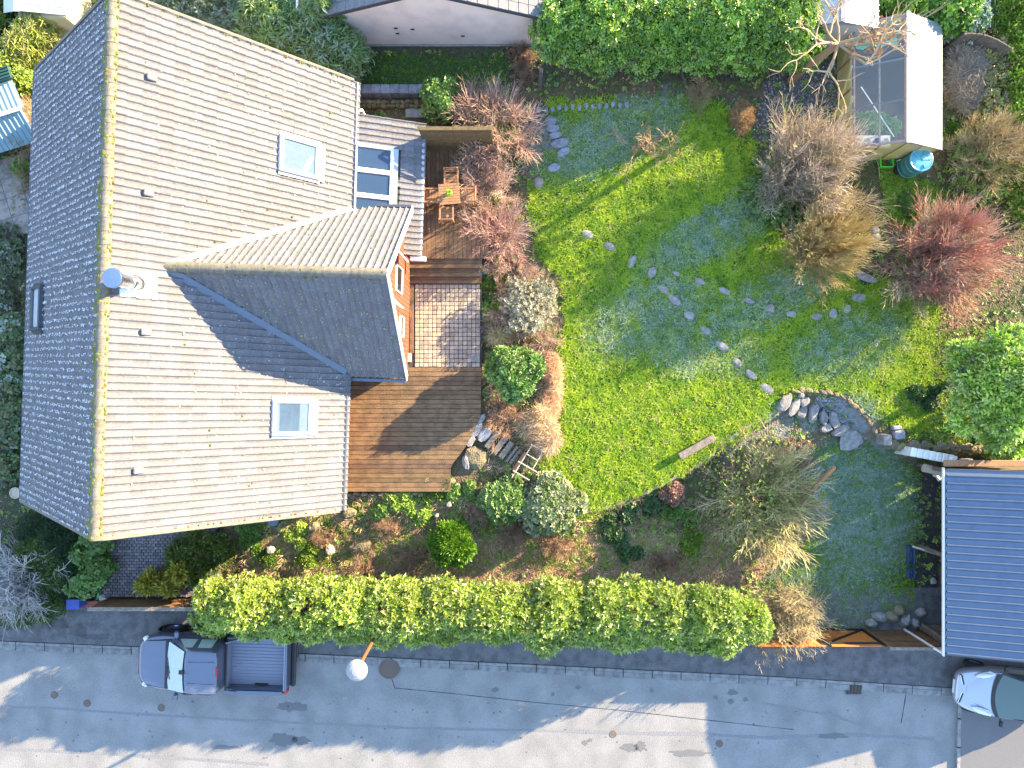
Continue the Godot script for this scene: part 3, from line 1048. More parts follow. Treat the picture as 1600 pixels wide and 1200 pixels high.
# a window in a slope: centre c, normal n, downhill d, size across and along
func skylight(root: Node3D, c: Vector3, n: Vector3, d: Vector3, w: float, l: float, glass: String, frame_m := "white_paint", called := "skylight", fw := 0.1, fb := 0.18) -> void:
	var x := n.cross(d).normalized()
	var b := Basis(x, n, d)
	var f := MB.new()
	for s in [-1, 1]:
		f.box(Transform3D(b, c + x * s * (w * 0.5 - fw * 0.5) + n * 0.06), Vector3(fw, 0.16, l), 0.015)
		f.box(Transform3D(b, c + d * s * (l * 0.5 - (fw if s < 0 else fb) * 0.5) + n * 0.06), Vector3(w - fw * 2.0 - 0.004, 0.156, fw if s < 0 else fb), 0.015)
	var fr := part(root, called, f, frame_m)
	var g := MB.new()
	g.box(Transform3D(b, c + n * 0.07 - d * (fb - fw) * 0.5), Vector3(w - fw * 2.0 + 0.01, 0.02, l - fw - fb + 0.02))
	part(fr, "pane", g, glass)
	var s2 := MB.new()                                # the lead skirt that runs out over the tiles
	s2.box(Transform3D(b, c + d * (l * 0.5 + 0.07) + n * 0.055), Vector3(w + 0.05, 0.012, 0.16))
	for s in [-1, 1]:
		s2.box(Transform3D(b, c + x * s * (w * 0.5 + 0.045) + n * 0.045), Vector3(0.09, 0.012, l))
	part(fr, "flashing", s2, "zinc" if frame_m == "white_paint" else "gutter_dark")

func build_house() -> void:
	var H := thing("house", "large house with a steep grey tiled roof, one slope sunlit and one shaded", "house", HOUSE)
	H.rotation.y = TURN
	# walls: a block under the main roof
	var base := 0.35
	var wall := MB.new()
	var pts := [Vector2(W_X + 0.42, base), Vector2(E_X - 0.42, base), Vector2(E_X - 0.42, EAVE_H + 0.1), Vector2(RIDGE_X, RIDGE_H - 0.28), Vector2(W_X + 0.42, EAVE_H + 0.1)]
	for s in [-1.0, 1.0]:
		var pl := []
		for p in pts:
			pl.append(Vector3(p.x, p.y, s * (HALF - 0.25)))
		wall.poly(pl, Vector3(0, 0, s))
	for k in 5:
		var a: Vector2 = pts[k]
		var b: Vector2 = pts[(k + 1) % 5]
		var out := Vector3(b.y - a.y, -(b.x - a.x), 0)
		wall.poly([Vector3(a.x, a.y, -HALF + 0.25), Vector3(b.x, b.y, -HALF + 0.25), Vector3(b.x, b.y, HALF - 0.25), Vector3(a.x, a.y, HALF - 0.25)], out)
	var W := part(H, "wall", wall, "render_cream")
	# red boards on the garden side below the eave
	for k in 24:
		var z := 3.05 + k * 0.142
		var b := MB.new()
		var t := rnd(0.8, 1.15)
		b.col = Color(t, t, t)
		b.box(at(Vector3(E_X - 0.405, 2.0, z)), Vector3(0.03, 2.2, 0.136), 0.006)
		part(W, "wall_board", b, "red_timber")
	# roof boards under the tiles
	var dE := Vector3(1, -SL_E, 0).normalized()
	var nE := Vector3(SL_E, 1, 0).normalized()
	var dW := Vector3(-1, -SL_W, 0).normalized()
	var nW := Vector3(-SL_W, 1, 0).normalized()
	var top := Vector3(RIDGE_X, RIDGE_H, 0)
	var lenE := (E_X - RIDGE_X) * sqrt(1 + SL_E * SL_E)
	var lenW := (RIDGE_X - W_X) * sqrt(1 + SL_W * SL_W)
	var deck := MB.new()
	deck.box(Transform3D(Basis(nE.cross(dE), nE, dE), top + dE * (lenE * 0.5) - nE * 0.075), Vector3(HALF * 2 - 0.05, 0.12, lenE - 0.04))
	deck.box(Transform3D(Basis(nW.cross(dW), nW, dW), top + dW * (lenW * 0.5 + 0.03) - nW * 0.078), Vector3(HALF * 2 - 0.06, 0.12, lenW - 0.1))
	var R := part(H, "roof", deck, "joint")
	var tw := HALF * 2 / 69.0
	var always := func(_p: Vector3) -> bool: return true
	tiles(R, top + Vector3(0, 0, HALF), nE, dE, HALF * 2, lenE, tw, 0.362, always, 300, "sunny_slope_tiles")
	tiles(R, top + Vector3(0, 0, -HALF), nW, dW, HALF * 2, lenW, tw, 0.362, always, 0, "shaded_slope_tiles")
	ridge_tiles(R, Vector3(RIDGE_X, RIDGE_H - 0.02, -HALF - 0.02), Vector3(RIDGE_X, RIDGE_H - 0.02, HALF + 0.02), 41, 0.14)
	# verges
	for s in [-1.0, 1.0]:
		for q in 2:
			var d: Vector3 = dE if q == 0 else dW
			var n: Vector3 = nE if q == 0 else nW
			var L2: float = lenE if q == 0 else lenW
			var b := MB.new()
			b.box(Transform3D(Basis(n.cross(d), n, d), top + Vector3(0, 0, s * (HALF + 0.035)) + d * (L2 * 0.5 + 0.05) - n * 0.05), Vector3(0.05, 0.16, L2 - 0.1), 0.01)
			part(R, "verge_board", b, "gutter_dark")
			var cap := MB.new()
			cap.box(Transform3D(Basis(n.cross(d), n, d), top + Vector3(0, 0, s * (HALF + 0.01)) + d * (L2 * 0.5 + 0.05) + n * 0.052), Vector3(0.08, 0.03, L2 - 0.15), 0.01)
			part(R, "verge_cap", cap, "ridge_tile")
	# moss cushions on ridge, verges and tiles
	var mm := MB.new()
	mm.rock(Transform3D(), Vector3(1, 0.6, 1), 3)
	var mx := []
	var mc := []
	for k in 620:
		var z := rnd(-HALF, HALF)
		var sd := 1.0 if rng.randf() < 0.3 else -1.0
		var f := rnd(0.02, 0.17)
		mx.append(at(Vector3(RIDGE_X + sd * f, RIDGE_H + 0.11 - f * 0.5, z), rnd(0, 6), Vector3(1, 0.5, 1) * rnd(0.03, 0.1)))
		mc.append(Color(rnd(0.7, 1.3), rnd(0.8, 1.2), rnd(0.5, 1.2)))
	for k in 150:
		var f := pow(rng.randf(), 0.6) * lenE * 0.98
		var z := rnd(-HALF, HALF)
		if rng.randf() < 0.4:
			z = HALF - 0.05 if rng.randf() < 0.4 else -HALF + 0.05
		mx.append(at(top + dE * f + nE * 0.035 + Vector3(0, 0, z), rnd(0, 6), Vector3(1, 0.7, 1) * rnd(0.025, 0.075)))
		mc.append(Color(rnd(0.6, 1.2), rnd(0.7, 1.1), rnd(0.6, 1.6)))
	for k in 900:
		var f := pow(rng.randf(), 1.5) * lenW
		mx.append(at(top + dW * f + nW * 0.035 + Vector3(0, 0, rnd(-HALF, HALF)), rnd(0, 6), Vector3(1, 0.5, 1) * rnd(0.012, 0.04)))
		var t := rnd(0.8, 2.4)
		mc.append(Color(t, t, t * 2.5))
	scatter(R, "moss", mm.mesh(M["moss"]), mx, mc)
	var rx := []                                        # rime and pale lichen crusts on the rolls of the shaded tiles
	var rcol := []
	for k in 15000:
		var f := rng.randf() * lenW
		if wob.get_noise_2d(f * 90.0, k * 7.0) < -0.2 + 0.25 * rng.randf():
			continue
		var zz := HALF - (floorf(rng.randf() * 69.0) + 1.0 - 0.82 + rnd(-0.2, 0.2)) * tw
		rx.append(Transform3D(Basis(nW.cross(dW), nW, dW) * Basis(Vector3.UP, rnd(-0.5, 0.5)).scaled_local(Vector3(rnd(0.02, 0.045), 0.016, rnd(0.03, 0.12))), Vector3(RIDGE_X, RIDGE_H, zz) + dW * f + nW * 0.058))
		var t := rnd(0.5, 1.15)
		rcol.append(Color(t, t, t))
	for k in 1500:
		var f := pow(rng.randf(), 0.5) * lenE
		rx.append(Transform3D(Basis(nE.cross(dE), nE, dE).scaled_local(Vector3(rnd(0.02, 0.05), 0.012, rnd(0.02, 0.05))), Vector3(RIDGE_X, RIDGE_H, rnd(-HALF, HALF)) + dE * f + nE * 0.03))
		var t := rnd(0.35, 1.0)
		rcol.append(Color(t, t, t))
	scatter(R, "rime", mm.mesh(M["rime"]), rx, rcol)
	# skylights of the main roof
	var a := on_roof(467, 247)
	skylight(R, a + nE * 0.02, nE, dE, 1.02, 1.28, "blind_glass")
	a = on_roof(456, 652)
	skylight(R, a + nE * 0.02, nE, dE, 1.02, 1.28, "blind_glass")
	var bl := MB.new()                                  # half-drawn blinds of the second skylight
	bl.box(Transform3D(Basis(nE.cross(dE), nE, dE), a + nE * 0.094 - dE * 0.12), Vector3(0.8, 0.012, 0.62))
	part(R.get_child(-1), "blind_and_reflection", bl, "blind_and_reflection")
	a = on_roof(467, 247)
	var bl2 := MB.new()  # pale slanted strip: a reflection painted onto the first pane
	bl2.poly([a + nE * 0.103 + dE * 0.42 + Vector3(0, 0, -0.1), a + nE * 0.103 + dE * 0.2 + Vector3(0, 0, 0.36), a + nE * 0.103 + dE * 0.06 + Vector3(0, 0, 0.36), a + nE * 0.103 + dE * 0.3 + Vector3(0, 0, -0.1)], nE)
	part(R.get_child(-2), "blind_and_reflection", bl2, "grey_glass")
	a = on_roof(63, 482, true)
	skylight(R, a + nW * 0.02, nW, dW, 1.3, 0.95, "grey_glass", "gutter_dark")
	# vent tiles
	for v in [[236, 122], [231, 302], [227, 519], [215, 735], [543, 478]]:
		if v[0] > 500:
			continue
		var p := on_roof(v[0], v[1])
		var b := MB.new()
		b.box(Transform3D(Basis(nE.cross(dE), nE, dE) * Basis(Vector3.RIGHT, 0.22), p + nE * 0.06), Vector3(0.16, 0.07, 0.26), 0.02)
		part(R, "vent_tile", b, "tile")
	# flue
	var fb := on_roof(209, 443)
	var fl := MB.new()
	fl.lathe(at(fb), [Vector2(0.21, -0.35), Vector2(0.205, 0.22), Vector2(0.19, 0.26), Vector2(0.17, 0.28), Vector2(0.17, 0.78), Vector2(0.13, 0.8), Vector2(0.13, 0.86)], 28)
	var F := part(R, "flue", fl, "steel")
	var cp := MB.new()
	cp.lathe(at(fb + Vector3(0, 0.86, 0)), [Vector2(0.0, 0.0), Vector2(0.2, 0.01), Vector2(0.235, 0.03), Vector2(0.235, 0.1), Vector2(0.21, 0.115), Vector2(0.0, 0.135)], 30)
	part(F, "cap", cp, "steel_dull")
	var col := MB.new()
	col.box(Transform3D(Basis(nE.cross(dE), nE, dE), on_roof(216, 446) + nE * 0.045), Vector3(0.62, 0.014, 0.86), 0.004)
	col.lathe(Transform3D(Basis(nE.cross(dE), nE, dE), fb + nE * 0.05), [Vector2(0.3, 0.0), Vector2(0.26, 0.05), Vector2(0.22, 0.08)], 24)
	part(F, "flashing", col, "white_paint")

	# ---- the cross gable
	var re := house_local(P(608, 428, 6.91))
	var z0 := re.z
	var gx := 6.68
	var hw := 2.62
	var gr := 6.91
	var ge := 2.9
	var gs := (gr - ge) / hw
	var ax := RIDGE_X + (RIDGE_H - gr) / SL_E
	var dl := sqrt(hw * hw + (gr - ge) * (gr - ge))
	var tN := MB.new()
	var nN := Vector3(0, hw, -(gr - ge)).normalized()
	var dN := Vector3(0, -(gr - ge), -hw).normalized()
	var nS := Vector3(0, hw, gr - ge).normalized()
	var dS := Vector3(0, -(gr - ge), hw).normalized()
	for q in 2:                                           # boards, cut along the valleys
		var n: Vector3 = nN if q == 0 else nS
		var sz := -1.0 if q == 0 else 1.0
		var vx := E_X + 0.02
		var vz := (gr - EAVE_H) / gs
		var A := Vector3(ax - 0.15, gr, z0) - n * 0.03
		var B := Vector3(gx - 0.02, gr, z0) - n * 0.03
		var C := Vector3(gx - 0.02, ge, z0 + sz * hw) - n * 0.03
		var D := Vector3(vx - 0.2, EAVE_H - 0.28, z0 + sz * (vz + 0.19)) - n * 0.03
		tN.poly([A, B, C, D], n)
		tN.poly([A - n * 0.1, B - n * 0.1, C - n * 0.1, D - n * 0.1], -n)
		tN.poly([B, C, C - n * 0.1, B - n * 0.1], Vector3.RIGHT)
		tN.poly([C, D, D - n * 0.1, C - n * 0.1], Vector3(0, -1, sz))
	var GR := part(H, "gable_roof", tN, "joint")
	var above := func(p: Vector3) -> bool:
		return p.y > RIDGE_H - (p.x - RIDGE_X) * SL_E - 0.12 and p.x > ax - 0.1 and p.x < gx
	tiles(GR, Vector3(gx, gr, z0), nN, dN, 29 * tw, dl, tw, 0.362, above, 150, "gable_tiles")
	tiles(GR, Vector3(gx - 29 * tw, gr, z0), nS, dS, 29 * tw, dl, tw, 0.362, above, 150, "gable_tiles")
	ridge_tiles(GR, Vector3(ax - 0.1, gr, z0), Vector3(gx + 0.02, gr, z0), 18, 0.13)
	for s in [-1.0, 1.0]:
		var v := MB.new()
		var n2 := (nE + (nN if s < 0 else nS)).normalized()
		var va := Vector3(ax - 0.05, gr + 0.03, z0)
		var vb := Vector3(E_X + 0.03, EAVE_H + 0.02, z0 + s * (gr - EAVE_H) / gs)
		var parts := 5 if s < 0 else 1
		for k in parts:
			v.bar(va.lerp(vb, float(k) / parts) + n2 * (0.085 + 0.004 * k), va.lerp(vb, float(k + 1) / parts + 0.005) + n2 * 0.085, 0.17 if s < 0 else 0.19, 0.02, 0.0, n2)
		part(GR, "valley_flashing", v, "valley_pale" if s < 0 else "lead")
		var vg := MB.new()                               # barge board
		var n: Vector3 = nN if s < 0 else nS
		var d: Vector3 = dN if s < 0 else dS
		vg.box(Transform3D(Basis(n.cross(d), n, d), Vector3(gx + 0.02, gr, z0) + d * (dl * 0.5) - n * 0.03), Vector3(0.035, 0.22, dl), 0.008)
		part(GR, "barge_board", vg, "white_paint")
		var gt := MB.new()
		gt.bar(Vector3(E_X - 0.05 if s > 0 else E_X + 0.1, ge - 0.02, z0 + s * (hw + 0.06)), Vector3(gx, ge - 0.02, z0 + s * (hw + 0.06)), 0.11, 0.1, 0.02)
		part(GR, "gutter", gt, "lead" if s > 0 else "gutter_dark")
	var gm := []
	var gc := []
	for k in 120:
		var xx := rnd(ax, gx)
		var f := rnd(-0.03, 0.16)
		gm.append(at(Vector3(xx, gr + 0.09 - f * 0.8, z0 + f), rnd(0, 6), Vector3.ONE * rnd(0.03, 0.07)))
		gc.append(Color(rnd(0.5, 0.9), rnd(0.6, 0.9), rnd(0.5, 1.2)) if rng.randf() < 0.93 else Color(2.6, 1.6, 0.4))
	for k in 900:
		var f := pow(rng.randf(), 0.8) * dl
		var xx := rnd(1.5, gx)
		var p := Vector3(xx, gr, z0) + dS * f
		if above.call(p):
			gm.append(at(p + nS * 0.035, rnd(0, 6), Vector3(1, 0.6, 1) * rnd(0.014, 0.042)))
			var t := rnd(1.2, 2.8)
			gc.append(Color(t, t, t * 3.0))
	for k in 40:
		var f := rng.randf() * dl
		var p := Vector3(rnd(ax, gx), gr, z0) + dN * f
		if above.call(p):
			gm.append(at(p + nN * 0.035, rnd(0, 6), Vector3(1, 0.6, 1) * rnd(0.02, 0.06)))
			gc.append(Color(rnd(0.6, 1.0), rnd(0.6, 1.0), rnd(0.6, 1.6)))
	scatter(GR, "moss", mm.mesh(M["moss"]), gm, gc)
	# gable wall with its boards, window and two white brackets
	var wx := gx - 0.27
	var gw := MB.new()
	gw.box(at(Vector3((E_X - 0.6 + wx) * 0.5, 1.6, z0)), Vector3(wx - E_X + 0.56, 2.4, hw * 2 - 0.7))
	gw.poly([Vector3(wx - 0.03, 2.8, z0 - hw + 0.35), Vector3(wx - 0.03, 2.8, z0 + hw - 0.35), Vector3(wx - 0.03, gr - 0.25, z0)], Vector3.RIGHT)
	gw.poly([Vector3(wx - 0.2, 2.8, z0 - hw + 0.35), Vector3(wx - 0.2, 2.8, z0 + hw - 0.35), Vector3(wx - 0.2, gr - 0.25, z0)], Vector3.LEFT)
	var GW := part(H, "gable_wall", gw, "red_timber")
	var nb := 32
	for k in nb:
		var zz := -hw + 0.36 + (k + 0.5) * (hw * 2 - 0.72) / nb
		var topy := gr - 0.3 - absf(zz) * gs
		if topy < 0.8:
			continue
		var b := MB.new()
		var t := rnd(0.8, 1.2)
		b.col = Color(t, t, t)
		b.box(at(Vector3(wx, (0.75 + maxf(topy, 2.7)) * 0.5, z0 + zz)), Vector3(0.03, maxf(topy, 2.7) - 0.75, (hw * 2 - 0.72) / nb - 0.008), 0.006)
		part(GW, "wall_board", b, "red_timber")
	for q in [[3.4, -0.2, 0.75, 1.1], [2.6, 1.15, 0.6, 0.7]]:
		var f := MB.new()
		for s in [-1, 1]:
			f.box(at(Vector3(wx + 0.035, q[0], z0 + q[1] - 0.15 + s * q[2] * 0.5)), Vector3(0.06, q[3], 0.04), 0.008)
			f.box(at(Vector3(wx + 0.035, q[0] + s * q[3] * 0.5, z0 + q[1] - 0.15)), Vector3(0.056, 0.04, q[2] - 0.04), 0.008)
		var fr := part(GW, "window", f, "white_paint")
		var g := MB.new()
		g.box(at(Vector3(wx + 0.03, q[0], z0 + q[1] - 0.15)), Vector3(0.02, q[3] - 0.04, q[2] - 0.04))
		part(fr, "pane", g, "dark_glass")
	for s in [-1.0, 0.45]:
		var b := MB.new()
		b.box(Transform3D(Basis(Vector3.UP, -0.75), Vector3(wx + 0.16, gr - 1.6 - absf(s) * gs * 0.75, z0 + s)), Vector3(0.4, 1.25, 0.045), 0.008)
		part(GW, "shutter", b, "white_paint")

	# ---- the low extension with three roof windows in a row
	var lx0 := E_X + 0.08
	var lx1 := 6.84
	var lz0 := -5.5
	var lz1 := -1.42
	var lh0 := 3.08
	var lh1 := 2.42
	var dl2 := Vector3(lx1 - lx0, lh1 - lh0, 0)
	var dd := dl2.normalized()
	var nn := Vector3(-dd.y, dd.x, 0)
	var xw := MB.new()
	xw.box(at(Vector3(6.52, 1.5, (lz0 + lz1) * 0.5)), Vector3(0.14, 1.66, lz1 - lz0 - 0.3))
	xw.box(at(Vector3(5.6, 1.5, lz0 + 0.2)), Vector3(1.95, 1.6, 0.14))
	xw.box(at(Vector3(5.6, 1.5, lz1 - 0.2)), Vector3(1.95, 1.6, 0.14))
	var XW := part(H, "extension_wall", xw, "red_timber")
	var fl2 := MB.new()
	fl2.box(at(Vector3(5.5, 0.98, (lz0 + lz1) * 0.5)), Vector3(2.0, 0.1, lz1 - lz0 - 0.5))
	part(XW, "floor", fl2, "inside_floor")
	var cu := MB.new()
	cu.box(at(Vector3(5.35, 1.5, -4.15)), Vector3(0.85, 0.9, 0.5), 0.01)
	cu.box(at(Vector3(5.5, 1.75, -2.95)), Vector3(0.5, 0.03, 0.45), 0.005)
	part(XW, "counter", cu, "inside_white")
	for s in [[5.2, -4.25], [5.65, -4.2]]:
		var hb := MB.new()
		hb.lathe(at(Vector3(s[0], 1.952, s[1])), [Vector2(0.085, 0.0), Vector2(0.08, 0.012), Vector2(0.0, 0.012)], 16)
		part(XW, "hob", hb, "black_plastic")
	for k in 5:
		var gl := MB.new()
		gl.box(at(Vector3(4.95 + k * 0.22, 1.036, -3.45)), Vector3(0.02, 0.006, 0.9))
		gl.box(at(Vector3(5.4, 1.037, -3.85 + k * 0.2)), Vector3(0.98, 0.004, 0.02))
		part(XW, "floor_joint", gl, "slate_lid")
	var sx1 := 6.02
	var xr := MB.new()                                    # roof boards round the openings
	var slab := func(x0: float, x1: float, za: float, zb: float) -> void:
		var p := Vector3(lx0, lh0, 0) + dl2 * ((x0 + x1) * 0.5 - lx0) / (lx1 - lx0)
		xr.box(Transform3D(Basis(nn.cross(dd), nn, dd), Vector3(p.x, p.y, (za + zb) * 0.5) - nn * 0.05), Vector3(zb - za, 0.08, (x1 - x0) / dd.x))
	slab.call(sx1, lx1, lz0, lz1)
	slab.call(lx0, sx1, lz0, -4.62)
	slab.call(lx0, sx1, -2.32, lz1)
	var XR := part(H, "extension_roof", xr, "joint")
	var clear := func(p: Vector3) -> bool:
		return not (p.x < sx1 + 0.1 and p.z > -4.66 and p.z < -2.3)
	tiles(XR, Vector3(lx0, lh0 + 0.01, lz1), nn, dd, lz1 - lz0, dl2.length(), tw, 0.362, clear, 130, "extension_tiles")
	for k in 3:
		var zc := -4.24 + k * 0.77
		var pc := Vector3(lx0, lh0, zc) + dl2 * ((lx0 + sx1) * 0.5 - lx0) / (lx1 - lx0)
		skylight(XR, pc, nn, dd, 0.74, (sx1 - lx0) / dd.x, "pane", "white_paint", "roof_window", 0.055, 0.1)
	var eg := MB.new()
	eg.bar(Vector3(lx1 + 0.06, lh1 - 0.03, lz0), Vector3(lx1 + 0.06, lh1 - 0.03, lz1), 0.12, 0.1, 0.02)
	part(XR, "gutter", eg, "zinc")
	var dp := MB.new()
	dp.box(at(Vector3(lx1 + 0.0, lh1 - 0.12, lz1 + 0.08)), Vector3(0.5, 0.2, 0.14), 0.02)
	part(XR, "eave_end", dp, "white_paint")
	# gutters and down pipes of the main roof
	for s in [[-HALF, z0 - hw - 0.1], [z0 + hw - 0.15, HALF]]:
		var g := MB.new()
		g.bar(Vector3(E_X + 0.07, EAVE_H - 0.07, s[0]), Vector3(E_X + 0.07, EAVE_H - 0.07, s[1]), 0.12, 0.1, 0.02)
		part(R, "gutter", g, "gutter_dark")
	var wg := MB.new()
	wg.bar(Vector3(W_X - 0.07, EAVE_H - 0.1, -HALF), Vector3(W_X - 0.07, EAVE_H - 0.1, HALF), 0.12, 0.1, 0.02)
	part(R, "gutter", wg, "gutter_dark")
	var pp := MB.new()
	pp.tube([Vector3(E_X + 0.07, EAVE_H - 0.1, -5.6), Vector3(E_X + 0.2, 2.9, -5.75), Vector3(E_X + 0.2, 0.6, -5.75)], 0.045, 0.045, 8)
	part(R, "down_pipe", pp, "white_paint")
	var ds := MB.new()
	ds.box(at(Vector3(E_X - 0.24, 2.3, 3.1)), Vector3(0.3, 0.05, 0.08), 0.01)
	part(W, "shelf", ds, "white_paint")


# ---------------------------------------------------------------- decks and patio beside the house
func build_decks() -> void:
	# upper deck, its boards running away from the street
	var U := thing("upper_deck", "brown upper timber deck with boards running lengthwise, table standing on it", "deck", P(700, 320, 0.55))
	var o := U.position
	var x0 := P(645, 0, 1.4).x
	var za := P(0, 232, 1.4).z
	var zb := P(0, 404, 1.4).z
	var sub := MB.new(o)
	sub.box(at(Vector3(x0 + 1.25, 0.92, (za + zb) * 0.5)), Vector3(2.5, 0.86, zb - za - 0.05))
	part(U, "frame", sub, "joint")
	for k in 17:
		var b := MB.new(o)
		var t := rnd(0.78, 1.2)
		b.col = Color(t, t, t * rnd(0.92, 1.02))
		b.box(at(Vector3(x0 + 0.07 + k * 0.148, 1.387, (za + zb) * 0.5)), Vector3(0.14, 0.028, zb - za), 0.005)
		part(U, "deck_board", b, "deck_z")
	var S := thing("deck_steps", "three wide brown timber steps between the upper deck and the paved patio", "steps", P(693, 424, 0.6))
	o = S.position
	var ys := [404, 419, 432, 443]
	for k in 3:
		var hh := 1.28 - k * 0.14
		for q in 2:
			var b := MB.new(o)
			var t := rnd(0.7, 0.95)
			b.col = Color(t, t, t)
			var za2 := lerpf(P(0, ys[k], hh).z, P(0, ys[k + 1], hh).z, q * 0.5)
			var zb2 := lerpf(P(0, ys[k], hh).z, P(0, ys[k + 1], hh).z, q * 0.5 + 0.48)
			b.box(Transform3D(Basis(), Vector3((P(634, 0, hh).x + P(753, 0, hh).x) * 0.5, hh - 0.02, (za2 + zb2) * 0.5)), Vector3(2.52, 0.035, zb2 - za2), 0.006)
			part(S, "tread_board", b, "deck_x")
		var ri := MB.new(o)
		ri.box(at(Vector3(P(693, 0, hh).x, hh - 0.11, P(0, ys[k + 1], hh).z - 0.03)), Vector3(2.48, 0.14, 0.025))
		part(S, "riser", ri, "deck_x")
	# patio of small square setts
	var A := Node3D.new()
	A.name = "patio"
	add_child(A, true)
	A.set_meta("kind", "structure")
	var bed := MB.new()
	var pa := P(633, 441, 0.87)
	var pb := P(753, 574, 0.87)
	bed.box(at(Vector3((pa.x + pb.x) * 0.5, 0.66, (pa.z + pb.z) * 0.5)), Vector3(pb.x - pa.x, 0.42, pb.z - pa.z))
	part(A, "bed", bed, "joint")
	var sx := P(648, 0, 0.9).x
	var sz := P(0, 444, 0.9).z
	var pit := 0.146
	var tones := [Color(1, 1, 1), Color(0.85, 0.84, 0.84), Color(1.15, 1.05, 0.95), Color(0.95, 0.88, 0.82), Color(0.75, 0.78, 0.82), Color(1.1, 1.0, 0.82)]
	var meshes := []
	for t in tones:
		var mb := MB.new()
		mb.col = t
		mb.box(Transform3D(), Vector3(pit - 0.014, 0.06, pit - 0.014), 0.012)
		meshes.append(mb.mesh(M["paver"]))
	var extra := []
	for j in 19:
		for i in 15:
			var k := rng.randi() % 9
			piece(A, "paver", meshes[k if k < 6 else 0], at(Vector3(sx + (i + 0.5) * pit + rnd(-0.003, 0.003), 0.872 + rnd(0, 0.008), sz + (j + 0.5) * pit + rnd(-0.003, 0.003)), rnd(-0.02, 0.02)))
	var planks := thing("wall_bench_planks", "long grey timber planks lying along the foot of the red gable wall", "planks", P(640, 497, 0.87))
	o = planks.position
	for k in 2:
		var b := MB.new(o)
		var t := rnd(0.75, 0.95)
		b.col = Color(t, t, t)
		b.box(at(Vector3(P(636 + k * 7.0, 0, 0.95).x, 0.935, P(0, 498, 0.95).z)), Vector3(0.13, 0.05, P(0, 552, 0.95).z - P(0, 444, 0.95).z), 0.008)
		part(planks, "plank", b, "deck_z")
	var box := MB.new(P(637, 559, 0.87))
	box.box(at(box.o + Vector3(0, 0.06, 0)), Vector3(0.26, 0.12, 0.3), 0.01)
	single("doorstep", box, "pale_wood", "pale square timber step at the end of the planks by the gable wall", "step")
	var sl := MB.new(P(743, 559, 0.9))
	sl.box(at(sl.o + Vector3(0, 0.012, 0)), Vector3(0.28, 0.03, 0.26), 0.01)
	single("paving_slab", sl, "concrete", "single large pale slab among the small setts in the patio corner", "slab")
	# lower deck with a curved corner
	var D := thing("lower_deck", "wide brown lower timber deck with a cut corner beside the tiled roof", "deck", P(640, 670, 0.5))
	o = D.position
	var out := pv([538, 574, 752, 574, 751, 652, 728, 698, 704, 729, 660, 767, 538, 767])
	var wl := PackedVector2Array()
	for q in out:
		var p := P(q.x, q.y, 0.9)
		wl.push_back(Vector2(p.x, p.z))
	var fr := MB.new(o)
	fr.prism(wl, 0.35, 0.862)
	part(D, "frame", fr, "joint")
	var z := wl[0].y
	while z < wl[5].y - 0.02:
		var zc := z + 0.07
		var ends := []
		for zz in [zc - 0.0725, zc + 0.0725]:
			var xe := wl[1].x
			for k in range(1, 5):
				if zz >= wl[k].y and zz <= wl[k + 1].y:
					xe = lerpf(wl[k].x, wl[k + 1].x, (zz - wl[k].y) / (wl[k + 1].y - wl[k].y))
			if zz > wl[4].y:
				xe = wl[4].x
			ends.append(xe)
		var b := MB.new(o)
		var t := rnd(0.62, 1.25)
		b.col = Color(t, t * rnd(0.94, 1.06), t * rnd(0.9, 1.15))
		b.prism(PackedVector2Array([Vector2(wl[0].x, zc - 0.069), Vector2(ends[0], zc - 0.069), Vector2(ends[1], zc + 0.069), Vector2(wl[0].x, zc + 0.069)]), 0.872, 0.9 + rnd(-0.003, 0.003))
		part(D, "deck_board", b, "deck_x")
		z += 0.1545
	# screen fence at the far end of the upper deck
	var Fn := thing("deck_screen", "dark mossy timber screen of long boards at the far end of the upper deck", "fence", P(690, 236, 0.6))
	o = Fn.position
	var fx0 := P(656, 0, 3.0).x
	var fz := P(0, 234, 1.4).z
	for k in 11:
		var b := MB.new(o)
		var t := rnd(0.75, 1.2)
		b.col = Color(t, t, t * 0.9) if k != 5 else Color(1.6, 0.8, 0.7)
		b.box(at(Vector3(fx0 + 1.1, 1.47 + k * 0.172, fz)), Vector3(2.2, 0.165, 0.03), 0.005)
		part(Fn, "board", b, "fence_mossy")
	for k in 3:
		var b := MB.new(o)
		b.box(at(Vector3(fx0 + 0.05 + k * 1.05, 2.0, fz - 0.06)), Vector3(0.09, 2.7, 0.09), 0.008)
		part(Fn, "post", b, "fence_mossy")
	var cap := MB.new(o)
	cap.box(at(Vector3(fx0 + 1.1, 3.37, fz)), Vector3(2.26, 0.035, 0.12), 0.008)
	part(Fn, "top_rail", cap, "fence_mossy")
	# table and chairs on the upper deck
	var tp := P(702, 303, 2.12)
	var tb := thing("garden_table", "square teak garden table of slats on the upper deck with a small plant on it", "table", Vector3(tp.x, 1.402, tp.z))
	o = tb.position
	for k in 8:
		var b := MB.new(o)
		var t := rnd(0.85, 1.15)
		b.col = Color(t, t, t)
		b.box(Transform3D(Basis(Vector3.UP, 0.08), o) * at(Vector3(0, 0.72, -0.29 + k * 0.083)), Vector3(0.66, 0.025, 0.076), 0.005)
		part(tb, "slat", b, "teak")
	for sx2 in [-1, 1]:
		for sz2 in [-1, 1]:
			var b := MB.new(o)
			b.box(Transform3D(Basis(Vector3.UP, 0.08), o) * at(Vector3(sx2 * 0.28, 0.352, sz2 * 0.28)), Vector3(0.055, 0.7, 0.055), 0.006)
			part(tb, "leg", b, "teak")
